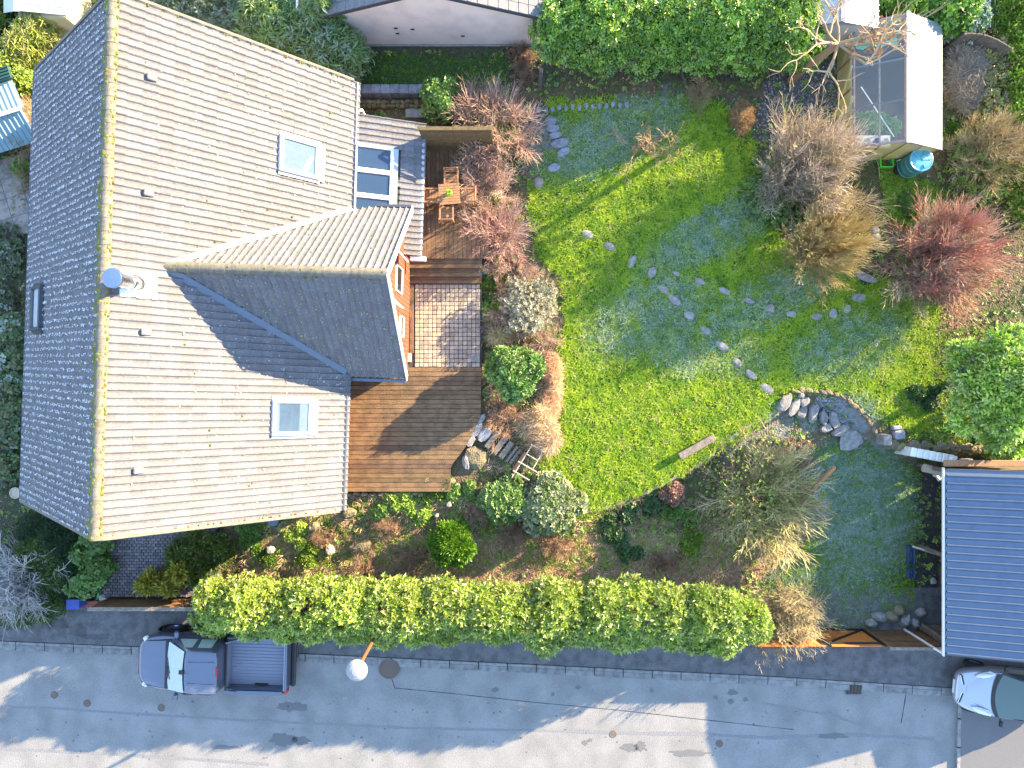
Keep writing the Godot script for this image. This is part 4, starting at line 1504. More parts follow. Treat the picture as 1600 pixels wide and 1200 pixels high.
	var chair := func(p: Vector3, yaw: float, label: String) -> void:
		var c := thing("garden_chair", label, "chair", p, "teak chairs round the garden table")
		c.rotation.y = yaw
		for k in 5:
			var b := MB.new()
			b.box(at(Vector3(0, 0.44, -0.18 + k * 0.09)), Vector3(0.44, 0.022, 0.08), 0.004)
			part(c, "seat_slat", b, "teak")
		for k in 3:
			var b := MB.new()
			b.box(Transform3D(Basis(Vector3.RIGHT, -0.18), Vector3(0, 0.6 + k * 0.12, 0.25 + k * 0.02)), Vector3(0.42, 0.08, 0.02), 0.004)
			part(c, "back_slat", b, "teak")
		for s in [-1, 1]:
			var b := MB.new()
			b.box(at(Vector3(s * 0.21, 0.32, -0.2)), Vector3(0.045, 0.64, 0.045), 0.005)
			part(c, "leg", b, "teak")
			var b2 := MB.new()
			b2.bar(Vector3(s * 0.21, 0.0, 0.22), Vector3(s * 0.21, 0.9, 0.29), 0.045, 0.045, 0.005, Vector3.RIGHT)
			part(c, "leg", b2, "teak")
			var b3 := MB.new()
			b3.box(at(Vector3(s * 0.21, 0.65, 0.02)), Vector3(0.05, 0.025, 0.5), 0.005)
			part(c, "armrest", b3, "teak")
	chair.call(Vector3(tp.x - 0.55, 1.402, tp.z + 0.02), -PI / 2, "teak armchair on the house side of the garden table")
	chair.call(Vector3(tp.x + 0.05, 1.402, tp.z - 0.5), PI, "teak armchair between the garden table and the mossy timber screen")
	chair.call(Vector3(tp.x + 0.55, 1.402, tp.z + 0.02), PI / 2, "teak armchair half under the bare twigs beside the garden table")
	chair.call(Vector3(tp.x - 0.1, 1.402, tp.z + 0.55), 0.0, "teak armchair on the steps side of the garden table")
	var pot := thing("table_plant", "small bright green potted plant standing on the garden table", "potted plant", Vector3(tp.x - 0.02, 2.137, tp.z - 0.02))
	var pm := MB.new(pot.position)
	pm.lathe(at(pot.position), [Vector2(0.0, 0.0), Vector2(0.05, 0.0), Vector2(0.065, 0.09), Vector2(0.055, 0.09), Vector2(0.0, 0.08)], 14)
	part(pot, "pot", pm, "brick_red")
	foliage(pot, "leaves", [[pot.position + Vector3(0, 0.13, 0), Vector3(0.09, 0.08, 0.09)]], 24, L.small, 0.07, [Color(0.3, 0.5, 0.05)])


# ---------------------------------------------------------------- vehicles
func ring(y: float, xf: float, xr: float, hw: float, nose := 3.0, n := 44, bow := 0.0) -> Array:
	var r := []
	var cx := (xf + xr) * 0.5
	var a := (xf - xr) * 0.5
	for k in n:
		var t := TAU * k / n
		var e := nose if cos(t) > 0.0 else 7.0
		var x := signf(cos(t)) * pow(absf(cos(t)), 2.0 / e) * a
		var z := signf(sin(t)) * pow(absf(sin(t)), 2.0 / 5.0) * hw
		r.append(Vector3(cx + x, y - bow * (x / a) * (x / a) if x > 0 else y, z))
	return r

func wheel(t: Node3D, p: Vector3, side: float, r: float, w: float) -> void:
	var b := Basis(Vector3.RIGHT, PI / 2 * side)
	var ty := MB.new()
	ty.lathe(Transform3D(b, p), [Vector2(r * 0.62, -w * 0.5), Vector2(r * 0.92, -w * 0.5), Vector2(r, -w * 0.36), Vector2(r, w * 0.36), Vector2(r * 0.92, w * 0.5), Vector2(r * 0.62, w * 0.5), Vector2(r * 0.6, w * 0.4)], 28)
	var wh := part(t, "wheel", ty, "rubber")
	var ri := MB.new()
	ri.lathe(Transform3D(b, p), [Vector2(r * 0.63, w * 0.42), Vector2(r * 0.56, w * 0.46), Vector2(r * 0.52, w * 0.3), Vector2(r * 0.2, w * 0.34), Vector2(r * 0.16, w * 0.42), Vector2(0.0, w * 0.42)], 24)
	for k in 6:
		var a := TAU * k / 6
		ri.box(Transform3D(b * Basis(Vector3.UP, a), p + b * (Basis(Vector3.UP, a) * Vector3(r * 0.37, w * 0.4, 0))), Vector3(r * 0.42, 0.03, r * 0.12), 0.008)
	part(wh, "rim", ri, "steel_dull")

func build_truck() -> void:
	var c := P(339, 1034, 0.0)
	var t := thing("pickup_truck", "dark blue pickup truck with an open load bed parked half on the pavement", "pickup truck", Vector3(-9.95, 0.04, 9.32))
	t.rotation.y = PI - 0.03
	var b := MB.new()
	b.loft([ring(0.42, 2.42, -0.44, 0.86, 3.0), ring(0.55, 2.57, -0.44, 0.92, 2.8), ring(0.8, 2.58, -0.44, 0.945, 2.8), ring(0.98, 2.5, -0.44, 0.94, 2.8, 44, 0.04), ring(1.05, 2.38, -0.44, 0.9, 2.8, 44, 0.08), ring(1.085, 2.22, -0.44, 0.84, 2.8, 44, 0.1)])
	var body := part(t, "body", b, "truck_paint")
	var hd := MB.new()
	hd.grid(14, 14, func(u: float, v: float) -> Vector3:
		var z := (v - 0.5) * 2.0
		var x := lerpf(1.36, 2.36 - 0.2 * z * z, u)
		var crease := 0.018 * smoothstep(0.62, 0.72, absf(z)) - 0.014 * smoothstep(0.0, 0.3, 0.3 - absf(z))
		return Vector3(x, lerpf(1.17, 1.06, u * u) - 0.045 * z * z + crease, z * lerpf(0.8, 0.72, u)), Vector3.UP)
	part(t, "bonnet", hd, "truck_paint")
	var cab := MB.new()
	cab.loft([ring(1.02, 1.48, -0.46, 0.9, 7.0), ring(1.2, 1.34, -0.46, 0.88, 7.0), ring(1.5, 0.94, -0.46, 0.8, 7.0), ring(1.7, 0.68, -0.44, 0.715, 7.0), ring(1.765, 0.56, -0.4, 0.665, 6.0), ring(1.785, 0.4, -0.32, 0.58, 5.0)])
	part(t, "cab", cab, "truck_paint")
	var rf := MB.new()
	rf.grid(10, 12, func(u: float, v: float) -> Vector3:
		var z := (v - 0.5) * 2.0
		return Vector3(lerpf(-0.4, 0.58, u), 1.797 - 0.03 * z * z - 0.02 * pow(2 * u - 1, 2) + (0.012 if absf(absf(z) - 0.55) < 0.12 else 0.0), z * 0.655), Vector3.UP)
	part(t, "roof", rf, "truck_paint")
	for s in [-1.0, 1.0]:
		var rb := MB.new()
		rb.bar(Vector3(-0.34, 1.805, s * 0.36), Vector3(0.5, 1.806, s * 0.34), 0.035, 0.02, 0.008)
		part(t, "roof_rib", rb, "truck_paint")
		var sm := MB.new()                               # dark shut lines round the bonnet and doors
		sm.bar(Vector3(1.4, 1.152, s * 0.8), Vector3(2.25, 1.04, s * 0.72), 0.014, 0.012)
		sm.bar(Vector3(0.36, 1.02, s * 0.925), Vector3(0.36, 0.55, s * 0.95), 0.012, 0.012)
		sm.bar(Vector3(1.1, 1.0, s * 0.935), Vector3(1.1, 0.55, s * 0.95), 0.012, 0.012)
		part(t, "shut_line", sm, "black_plastic")
		var wp := MB.new()
		wp.bar(Vector3(1.42, 1.235, s * 0.1 + 0.2), Vector3(1.28, 1.325, s * 0.1 - 0.32), 0.02, 0.015)
		part(t, "wiper", wp, "black_plastic")
		var ed := MB.new()
		ed.bar(Vector3(-0.5, 1.11, s * 0.815), Vector3(-2.36, 1.11, s * 0.815), 0.02, 0.02, 0.006)
		part(t, "bed_edge", ed, "steel_dull")
	var te := MB.new()
	te.bar(Vector3(-2.4, 1.105, -0.8), Vector3(-2.4, 1.105, 0.8), 0.03, 0.02, 0.006)
	part(t, "tailgate_edge", te, "steel_dull")
	var ws := MB.new()
	ws.grid(8, 12, func(u: float, v: float) -> Vector3:
		var z := (v - 0.5) * 2.0
		return Vector3(lerpf(1.4, 0.665, u) - 0.05 * z * z + 0.02, lerpf(1.2, 1.72, u) + 0.02, z * lerpf(0.79, 0.665, u)), Vector3(1, 1, 0))
	part(t, "windscreen", ws, "frosted_glass")
	var ck := MB.new()
	ck.bar(Vector3(1.45, 1.19, -0.78), Vector3(1.45, 1.19, 0.78), 0.1, 0.04, 0.01)
	for s in [0.1, -0.5]:
		ck.bar(Vector3(1.44, 1.23, s), Vector3(1.36, 1.26, s - 0.5 * signf(s + 0.3)), 0.025, 0.02)
	part(t, "wiper_cowl", ck, "black_plastic")
	var mi := MB.new()
	mi.box(at(Vector3(0.72, 1.745, 0.0)), Vector3(0.16, 0.02, 0.14), 0.006)
	part(t, "mirror_mount", mi, "black_plastic")
	for s in [-1.0, 1.0]:
		for w in [[1.02, 0.42], [0.3, -0.2]]:
			var g := MB.new()
			var f: float = w[0]
			var q: float = w[1]
			var pt := func(x: float, y: float) -> Vector3:
				return Vector3(x, y, s * (lerpf(0.893, 0.735, (y - 1.15) / 0.53) + 0.012))
			var x_top: float = minf(f, 0.68) if w[0] > 0.5 else 0.26
			g.poly([pt.call(f, 1.2), pt.call(q, 1.2), pt.call(q + 0.02, 1.62), pt.call(x_top, 1.62)], Vector3(0, 0.4, s))
			part(t, "side_window", g, "frosted_glass")
		var m := MB.new()
		m.box(Transform3D(Basis(Vector3.UP, 0.15 * s), Vector3(1.12, 1.22, s * 1.03)), Vector3(0.14, 0.18, 0.24), 0.04)
		m.bar(Vector3(1.15, 1.18, s * 0.86), Vector3(1.13, 1.2, s * 0.95), 0.06, 0.05, 0.01)
		part(t, "wing_mirror", m, "truck_paint")
		var hl := MB.new()
		hl.box(Transform3D(Basis(Vector3.UP, 0.5 * s), Vector3(2.25, 0.9, s * 0.7)), Vector3(0.2, 0.14, 0.3), 0.05)
		part(t, "headlight", hl, "lens")
		var dh := MB.new()
		dh.box(at(Vector3(0.4, 0.98, s * 0.965)), Vector3(0.2, 0.035, 0.03), 0.01)
		part(t, "door_handle", dh, "truck_paint")
		# sides of the load bed
		var sd := MB.new()
		sd.box(at(Vector3(-1.43, 0.78, s * 0.895)), Vector3(1.94, 0.58, 0.1), 0.03)
		sd.box(at(Vector3(-1.43, 0.83, s * 0.8)), Vector3(1.9, 0.42, 0.05), 0.01)
		part(t, "bed_side", sd, "truck_paint")
		var rl := MB.new()
		rl.bar(Vector3(-0.85, 1.095, s * 0.88), Vector3(-2.34, 1.095, s * 0.88), 0.13, 0.05, 0.018)
		rl.bar(Vector3(-0.46, 1.2, s * 0.78), Vector3(-0.87, 1.1, s * 0.87), 0.07, 0.06, 0.02)
		part(t, "bed_rail", rl, "truck_paint")
		var tl := MB.new()
		tl.box(at(Vector3(-2.43, 0.86, s * 0.87)), Vector3(0.1, 0.34, 0.16), 0.03)
		part(t, "tail_light", tl, "red_lens")
		var ar := MB.new()
		for x in [1.62, -1.52]:
			ar.lathe(Transform3D(Basis(Vector3.RIGHT, PI / 2 * s), Vector3(x, 0.38, s * 0.9)), [Vector2(0.47, -0.1), Vector2(0.485, 0.06), Vector2(0.44, 0.07), Vector2(0.41, -0.05), Vector2(0.0, -0.04)], 28)
		part(t, "wheel_arch", ar, "black_plastic")
		for x in [1.62, -1.52]:
			wheel(t, Vector3(x, 0.36, s * 0.85), s, 0.38, 0.25)
	var fl := MB.new()
	fl.box(at(Vector3(-1.4, 0.62, 0)), Vector3(1.98, 0.06, 1.6))
	for k in 13:
		fl.box(at(Vector3(-1.42, 0.658, -0.66 + k * 0.11)), Vector3(1.9, 0.018, 0.05), 0.006)
	fl.box(at(Vector3(-0.47, 0.85, 0)), Vector3(0.05, 0.46, 1.56))
	part(t, "load_bed", fl, "bed_liner")
	var tg := MB.new()
	tg.box(at(Vector3(-2.43, 0.8, 0)), Vector3(0.09, 0.58, 1.6), 0.02)
	part(t, "tailgate", tg, "truck_paint")
	var bp := MB.new()
	bp.box(at(Vector3(-2.54, 0.5, 0)), Vector3(0.16, 0.16, 1.72), 0.04)
	bp.box(at(Vector3(-2.56, 0.47, 0.35)), Vector3(0.24, 0.1, 0.5), 0.03)
	part(t, "rear_bumper", bp, "black_plastic")
	var hb := MB.new()
	hb.bar(Vector3(-0.5, 1.16, -0.78), Vector3(-0.5, 1.16, 0.78), 0.06, 0.06, 0.02)
	part(t, "headboard_rail", hb, "black_plastic")
	var rr := MB.new()
	rr.box(at(Vector3(-0.43, 1.755, 0.05)), Vector3(0.04, 0.05, 0.3), 0.01)
	part(t, "brake_light", rr, "red_lens")
	var un := MB.new()
	un.tube([Vector3(0.62, 1.78, 0.0), Vector3(0.36, 1.96, 0.03)], 0.006, 0.003, 6)
	part(t, "aerial", un, "black_plastic")
	var gr := MB.new()
	gr.box(at(Vector3(2.5, 0.8, 0)), Vector3(0.06, 0.22, 0.9), 0.02)
	part(t, "grille", gr, "black_plastic")
	var ch := MB.new()
	ch.box(at(Vector3(0.1, 0.42, 0)), Vector3(4.6, 0.2, 1.3))
	part(t, "chassis", ch, "black_plastic")

func build_silver_car() -> void:
	var t := thing("hatchback_car", "small rounded silver hatchback with oval headlights parked beside the blue ribbed garage roof", "car", Vector3(16.9, 0.1, 10.42))
	t.rotation.y = PI - 0.1
	var b := MB.new()
	b.loft([ring(0.28, 1.78, -1.85, 0.72, 2.6), ring(0.4, 1.93, -1.95, 0.8, 2.5), ring(0.58, 1.96, -1.96, 0.83, 2.5, 44, 0.01), ring(0.74, 1.84, -1.94, 0.83, 2.5, 44, 0.04), ring(0.86, 1.62, -1.9, 0.8, 2.5, 44, 0.1), ring(0.93, 1.3, -1.85, 0.74, 2.6, 44, 0.1)])
	part(t, "body", b, "silver_paint")
	var hd := MB.new()
	hd.grid(14, 14, func(u: float, v: float) -> Vector3:
		var z := (v - 0.5) * 2.0
		var x := lerpf(0.78 - 0.12 * z * z, 1.68 - 0.4 * z * z, u)
		return Vector3(x, lerpf(1.0, 0.76, u * u) - 0.08 * z * z, z * lerpf(0.72, 0.66, u)), Vector3.UP)
	part(t, "bonnet", hd, "silver_paint")
	var cab := MB.new()
	cab.loft([ring(0.86, 1.0, -1.8, 0.79, 3.5), ring(1.05, 0.72, -1.75, 0.755, 3.5), ring(1.3, 0.28, -1.62, 0.66, 3.5), ring(1.44, -0.08, -1.5, 0.56, 3.5), ring(1.5, -0.4, -1.3, 0.46, 3.5)])
	part(t, "cabin", cab, "silver_paint")
	var ws := MB.new()
	ws.grid(10, 14, func(u: float, v: float) -> Vector3:
		var z := (v - 0.5) * 2.0
		return Vector3(lerpf(0.86, 0.02, u) - 0.2 * z * z + 0.035, lerpf(0.99, 1.43, u) + 0.025, z * lerpf(0.71, 0.56, u)), Vector3(1, 1, 0))
	part(t, "windscreen", ws, "car_glass")
	var ck := MB.new()
	ck.grid(3, 14, func(u: float, v: float) -> Vector3:
		var z := (v - 0.5) * 2.0
		return Vector3(lerpf(0.98, 0.86, u) - 0.2 * z * z + 0.02, lerpf(0.972, 1.005, u) + 0.018, z * 0.715), Vector3.UP)
	part(t, "wiper_cowl", ck, "black_plastic")
	var mr := MB.new()
	mr.box(at(Vector3(0.06, 1.45, 0)), Vector3(0.12, 0.02, 0.2), 0.008)
	part(t, "mirror_mount", mr, "black_plastic")
	for s in [-1.0, 1.0]:
		var hl := MB.new()
		hl.rock(Transform3D(Basis(Vector3.UP, 0.28 * s) * Basis(Vector3.BACK, -0.3), Vector3(1.2, 0.89, s * 0.6)), Vector3(0.6, 0.16, 0.22), 4)
		part(t, "headlight", hl, "lens")
		var gr := MB.new()
		gr.box(Transform3D(Basis(Vector3.UP, 0.32 * s), Vector3(1.8, 0.68, s * 0.3)), Vector3(0.08, 0.1, 0.36), 0.03)
		part(t, "grille", gr, "black_plastic")
		var cb := MB.new()
		cb.box(Transform3D(Basis(Vector3.UP, 0.32 * s), Vector3(1.82, 0.705, s * 0.3)), Vector3(0.06, 0.02, 0.34), 0.008)
		part(t, "grille_bar", cb, "chrome")
		var sw := MB.new()
		sw.poly([Vector3(0.62, 1.02, s * 0.775), Vector3(-0.9, 1.02, s * 0.775), Vector3(-0.85, 1.3, s * 0.675), Vector3(0.2, 1.3, s * 0.675)], Vector3(0, 0.4, s))
		part(t, "side_window", sw, "car_glass")
		var m := MB.new()
		m.box(at(Vector3(0.6, 1.02, s * 0.92)), Vector3(0.1, 0.13, 0.2), 0.04)
		m.bar(Vector3(0.62, 0.98, s * 0.76), Vector3(0.62, 1.0, s * 0.84), 0.05, 0.04, 0.01)
		part(t, "wing_mirror", m, "black_plastic")
		for x in [1.2, -1.25]:
			wheel(t, Vector3(x, 0.3, s * 0.72), s, 0.3, 0.19)
	var pl := MB.new()
	pl.box(at(Vector3(1.945, 0.5, 0)), Vector3(0.03, 0.1, 0.46), 0.005)
	part(t, "number_plate", pl, "white_plastic")

# ---------------------------------------------------------------- street side of the garden
func build_street_side() -> void:
	# street lamp
	var lb := P(607, 956, 0.115)
	var lamp := thing("street_lamp", "street lamp with a round white dome on a rusty brown pole by the hedge", "street lamp", lb)
	var pl := MB.new(lb)
	pl.lathe(at(lb), [Vector2(0.09, 0.0), Vector2(0.09, 0.6), Vector2(0.065, 0.64), Vector2(0.05, 4.95), Vector2(0.07, 5.0), Vector2(0.07, 5.06)], 14)
	part(lamp, "pole", pl, "copper_pole")
	var hd := MB.new(lb)
	hd.lathe(at(lb + Vector3(0, 4.98, 0)), [Vector2(0.1, 0.02), Vector2(0.27, 0.05), Vector2(0.3, 0.1), Vector2(0.3, 0.13), Vector2(0.275, 0.17), Vector2(0.2, 0.23), Vector2(0.1, 0.265), Vector2(0.0, 0.275)], 32)
	part(lamp, "dome", hd, "lamp_white")
	var gl := MB.new(lb)
	gl.lathe(at(lb + Vector3(0, 4.9, 0)), [Vector2(0.0, 0.0), Vector2(0.14, 0.02), Vector2(0.2, 0.08), Vector2(0.2, 0.12)], 24)
	part(lamp, "diffuser", gl, "lens")

	# left driveway gate of brown boards
	var g := thing("driveway_gate", "brown solid timber gate of long boards across the small paved driveway on the left", "gate", P(190, 931, 0.11))
	var o := g.position
	var gx0 := P(176, 0, 0.11).x
	var gx1 := P(352, 0, 0.11).x
	var gz := P(0, 931, 0.11).z
	for k in 10:
		var b := MB.new(o)
		var t := rnd(0.8, 1.2)
		b.col = Color(t, t * 0.98, t * 0.94)
		b.box(at(Vector3((gx0 + gx1) * 0.5, 0.19 + k * 0.14, gz)), Vector3(gx1 - gx0, 0.134, 0.026), 0.005)
		part(g, "board", b, "fence_x")
	for k in 3:
		var b := MB.new(o)
		b.box(at(Vector3(gx0 + 0.05 + k * (gx1 - gx0 - 0.1) * 0.5, 0.82, gz + 0.05)), Vector3(0.08, 1.44, 0.07), 0.008)
		part(g, "post", b, "fence_x")
	var cp := MB.new(o)
	cp.box(at(Vector3((gx0 + gx1) * 0.5, 1.545, gz + 0.01)), Vector3(gx1 - gx0 + 0.06, 0.04, 0.13), 0.01)
	part(g, "top_rail", cp, "grey_wood")
	# block and hose at its left end
	var bx := MB.new(P(122, 944, 0.0) * Vector3(0.975, 1, 0.97) + Vector3(0, 0.11, 0))
	var wl := thing("low_brick_wall", "low red brick garden wall at the left end of the timber gate", "wall", P(122, 934, 0.1))
	o = wl.position
	for k in 3:
		for i in 7:
			var b := MB.new(o)
			var t := rnd(0.8, 1.2)
			b.col = Color(t, t, t)
			b.box(at(Vector3(o.x - 0.75 + i * 0.222 + (0.11 if k % 2 else 0.0), 0.16 + k * 0.09, P(0, 943, 0.3).z)), Vector3(0.212, 0.08, 0.2), 0.008)
			part(wl, "brick", b, "brick_red")
	var ct := MB.new(o)
	ct.box(at(Vector3(o.x + 0.0, 0.41, P(0, 943, 0.3).z)), Vector3(1.72, 0.05, 0.25), 0.01)
	part(wl, "coping", ct, "brick_red")
	var bb := P(127, 940, 0.43)
	var bm := MB.new(bb)
	bm.box(at(bb + Vector3(0, 0.24, -0.05)), Vector3(0.4, 0.46, 0.3), 0.02)
	bm.box(at(bb + Vector3(0, 0.475, -0.05)), Vector3(0.44, 0.03, 0.34), 0.01)
	single("storage_box", bm, "blue_plastic", "bright blue plastic box standing on the low red brick wall", "box")
	var hs := MB.new(P(158, 925, 0.2))
	hs.tube([G(166, 915, 0.4), G(163, 922, 0.35), G(158, 932, 0.25), G(150, 938, 0.15), G(140, 940, 0.1), G(132, 939, 0.06)], 0.022, 0.022, 8)
	single("garden_hose", hs, "hose_green", "short green hose curving down beside the blue box", "hose")
	var st := MB.new(G(167, 929))
	st.box(at(st.o + Vector3(0, 0.15, 0), 0.2), Vector3(0.26, 0.34, 0.2), 0.03)
	single("stone_block", st, "stone", "grey stone block at the left foot of the driveway gate", "stone block")

	# small paved driveway: bricks in rows
	var PD := Node3D.new()
	PD.name = "paved_driveway"
	add_child(PD, true)
	PD.set_meta("kind", "structure")
	var pa := P(165, 815, 0.3)
	var pb := P(345, 930, 0.3)
	var bed := MB.new()
	bed.box(at(Vector3((pa.x + pb.x) * 0.5, 0.3, (pa.z + pb.z) * 0.5)), Vector3(pb.x - pa.x, 0.5, pb.z - pa.z))
	part(PD, "bed", bed, "joint")
	var br := MB.new()
	br.box(Transform3D(), Vector3(0.15, 0.06, 0.09), 0.01)
	var xfs := []
	var cols := []
	var z := pa.z + 0.05
	var row := 0
	while z < pb.z:
		var x := pa.x + (0.08 if row % 2 else 0.0)
		while x < pb.x - 0.1:
			xfs.append(at(Vector3(x + 0.08, 0.555 + rnd(0, 0.012), z), rnd(-0.03, 0.03), Vector3(rnd(0.9, 1.04), 1, 1)))
			var t := rnd(0.7, 1.15)
			cols.append(Color(t, t * rnd(0.94, 1.0), t * rnd(0.95, 1.08)))
			x += 0.162
		z += 0.1
		row += 1
	scatter(PD, "paving_bricks", br.mesh(M["cobble"]), xfs, cols)

	# fence and gate on the right
	var f := thing("orange_fence", "bright orange timber fence of long boards partly behind the bare twigs", "fence", P(1225, 984, 0.1))
	o = f.position
	var fx0 := P(1160, 0, 0.1).x
	var fx1 := P(1262, 0, 0.1).x
	var fz := P(0, 984, 0.1).z
	for k in 11:
		var b := MB.new(o)
		var t := rnd(0.85, 1.12)
		b.col = Color(t, t, t)
		b.box(at(Vector3((fx0 + fx1) * 0.5, 0.18 + k * 0.142, fz)), Vector3(fx1 - fx0, 0.137, 0.024), 0.005)
		part(f, "board", b, "fence_orange")
	for k in 3:
		var b := MB.new(o)
		b.box(at(Vector3(lerpf(fx0 + 0.05, fx1 - 0.05, k * 0.5), 0.86, fz - 0.045)), Vector3(0.06, 1.5, 0.05), 0.006)
		part(f, "post", b, "black_metal")
	var gt := thing("framed_gate", "orange timber gate in a black steel frame with a diagonal brace", "gate", P(1305, 985, 0.1))
	o = gt.position
	var hx0 := P(1266, 0, 0.1).x
	var hx1 := P(1346, 0, 0.1).x
	for k in 11:
		var b := MB.new(o)
		var t := rnd(0.85, 1.12)
		b.col = Color(t, t, t)
		b.box(at(Vector3((hx0 + hx1) * 0.5, 0.2 + k * 0.138, fz + 0.012)), Vector3(hx1 - hx0, 0.133, 0.022), 0.005)
		part(gt, "board", b, "fence_orange")
	for q in [[0.16, 0.16, 0], [1.46, 1.46, 0], [0.16, 1.46, 1]]:
		var b := MB.new(o)
		b.bar(Vector3(hx1 if q[2] else hx0, q[0], fz - 0.03 - 0.004 * q[2]), Vector3(hx0 if q[2] else hx1, q[1], fz - 0.03 - 0.004 * q[2]), 0.05, 0.06, 0.004)
		part(gt, "frame_rail" if not q[2] else "brace", b, "black_metal")
	for x in [hx0, hx1]:
		var b := MB.new(o)
		b.box(at(Vector3(x, 0.9, fz - 0.031)), Vector3(0.07, 1.66, 0.07), 0.006)
		part(gt, "frame_post", b, "black_metal")
	var bp := thing("brown_fence_panel", "brown timber fence panel of long boards between the framed gate and the ribbed garage", "fence", P(1408, 985, 0.1))
	o = bp.position
	var kx0 := P(1349, 0, 0.1).x
	var kx1 := P(1452, 0, 0.1).x
	for k in 12:
		var b := MB.new(o)
		var t := rnd(0.7, 1.2)
		b.col = Color(t, t * 0.95, t * 0.9)
		b.box(at(Vector3((kx0 + kx1) * 0.5, 0.17 + k * 0.142, fz + 0.02)), Vector3(kx1 - kx0, 0.137, 0.024), 0.005)
		part(bp, "board", b, "fence_x")
	for x in [kx0 + 0.03, kx1 - 0.03]:
		var b := MB.new(o)
		b.box(at(Vector3(x, 0.98, fz - 0.03)), Vector3(0.08, 1.76, 0.07), 0.008)
		part(bp, "post", b, "fence_x")
	var cap := MB.new(o)
	cap.box(at(Vector3((kx0 + kx1) * 0.5, 1.865, fz + 0.01)), Vector3(kx1 - kx0, 0.03, 0.1), 0.008)
	part(bp, "top_rail", cap, "grey_wood")
	var lean := MB.new(G(1440, 978))
	lean.bar(G(1436, 976, 0.15), Vector3(14.0, 1.75, 8.35), 0.24, 0.03, 0.006)
	single("leaning_board", lean, "grey_wood", "grey board leaning against the garage corner behind the brown fence panel", "board")

	# the neighbour's garage
	var ga := thing("garage", "garage with a ribbed blue metal roof and white gutter behind the silver car", "garage", Vector3(15.6, 0, 5.6))
	o = ga.position
	var rx0 := 13.6
	var rx1 := 17.4
	var za := 2.68
	var zb := 8.48
	var y0 := 2.42
	var sl := 0.3
	var w := MB.new(o)
	for s in [[16.6, za + 0.12, 16.6, zb - 0.12], [15.6, za + 0.12, 20.8, za + 0.12], [rx0 + 0.6, zb - 0.12, 20.8, zb - 0.12]]:
		var a := Vector3(s[0], 1.25, s[1])
		var e := Vector3(s[2], 1.25, s[3])
		w.bar(a, e, 0.12, 2.3)
	part(ga, "wall", w, "old_panel")
	for zp in [za + 0.12, (za + zb) * 0.5, zb - 0.12]:
		var ps := MB.new(o)
		ps.box(at(Vector3(rx0 + 0.45, 1.25, zp)), Vector3(0.12, 2.4, 0.12), 0.01)
		part(ga, "post", ps, "old_panel")
	var bm2 := MB.new(o)
	bm2.bar(Vector3(rx0 + 0.45, 2.42, za), Vector3(rx0 + 0.45, 2.42, zb), 0.1, 0.14, 0.008)
	part(ga, "beam", bm2, "old_panel")
	for sh in 6:
		for side in 2:
			var b := MB.new(o)
			var t := rnd(0.93, 1.05)
			b.col = Color(t, t, t)
			var zw := (zb - za) / 6.0
			var prof := []
			for k in 4:
				var zz := za + sh * zw + k * zw / 4.0
				prof.append_array([[zz, 0.0], [zz + zw * 0.08, 0.0], [zz + zw * 0.15, 0.03], [zz + zw * 0.175, 0.075], [zz + zw * 0.2, 0.075], [zz + zw * 0.225, 0.03]])
			prof.append([za + (sh + 1) * zw, 0.0])
			for k in prof.size() - 1:
				var A := Vector3(rx0 if side == 0 else 21.0, y0 + prof[k][1], prof[k][0])
				var B := Vector3(rx0 if side == 0 else 21.0, y0 + prof[k + 1][1], prof[k + 1][0])
				var top := Vector3(rx1, y0 + sl * (rx1 - rx0) + prof[k][1], prof[k][0])
				var tob := Vector3(rx1, y0 + sl * (rx1 - rx0) + prof[k + 1][1], prof[k + 1][0])
				b.poly([A, B, tob, top], Vector3.UP)
				b.poly([A - Vector3(0, 0.02, 0), B - Vector3(0, 0.02, 0), tob - Vector3(0, 0.02, 0), top - Vector3(0, 0.02, 0)], Vector3.DOWN)
			part(ga, "roof_sheet", b, "blue_roof")
	var gu := MB.new(o)
	gu.bar(Vector3(rx0 - 0.06, y0 - 0.03, za - 0.06), Vector3(rx0 - 0.06, y0 - 0.03, zb + 0.06), 0.03, 0.11, 0.006)
	gu.bar(Vector3(rx0 - 0.01, y0 - 0.07, za - 0.02), Vector3(rx0 - 0.01, y0 - 0.07, zb + 0.02), 0.1, 0.02)
	part(ga, "gutter", gu, "white_paint")
	var dp := MB.new(o)
	dp.tube([Vector3(rx0 - 0.04, y0 - 0.1, zb), Vector3(rx0 - 0.04, 0.1, zb)], 0.04, 0.04, 8)
	part(ga, "down_pipe", dp, "white_paint")
	for s in [za, zb]:
		var b := MB.new(o)
		b.bar(Vector3(rx0, y0 - 0.06, s), Vector3(rx1, y0 - 0.06 + sl * (rx1 - rx0), s), 0.04, 0.14)
		part(ga, "verge_board", b, "gutter_dark")
	var plate := MB.new(o)
	plate.bar(Vector3(rx0, 2.3, za - 0.18), Vector3(18.0, 2.3, za - 0.18), 0.2, 0.06, 0.01)
	part(ga, "wall_plate", plate, "teak")
	# things by the garage
	var tk := thing("water_tank", "long slim white ribbed plastic tank with a round cap beside the garage", "tank", G(1458, 716))
	o = tk.position
	var dr := P(1418, 707, 1.3) - P(1495, 722, 1.3)
	var dx := (P(1495, 722, 1.3) - P(1420, 708, 1.3)).normalized()
	var c0 := P(1457, 712, 1.2)
	var tb := Basis(dx, Vector3.UP, dx.cross(Vector3.UP))
	for k in 7:
		var b := MB.new(o)
		b.box(Transform3D(tb, c0 + dx * (-0.66 + k * 0.21) - Vector3(0, 0.5, 0)), Vector3(0.2, 1.2, 0.3), 0.035)
		part(tk, "rib", b, "white_plastic")
	var core := MB.new(o)
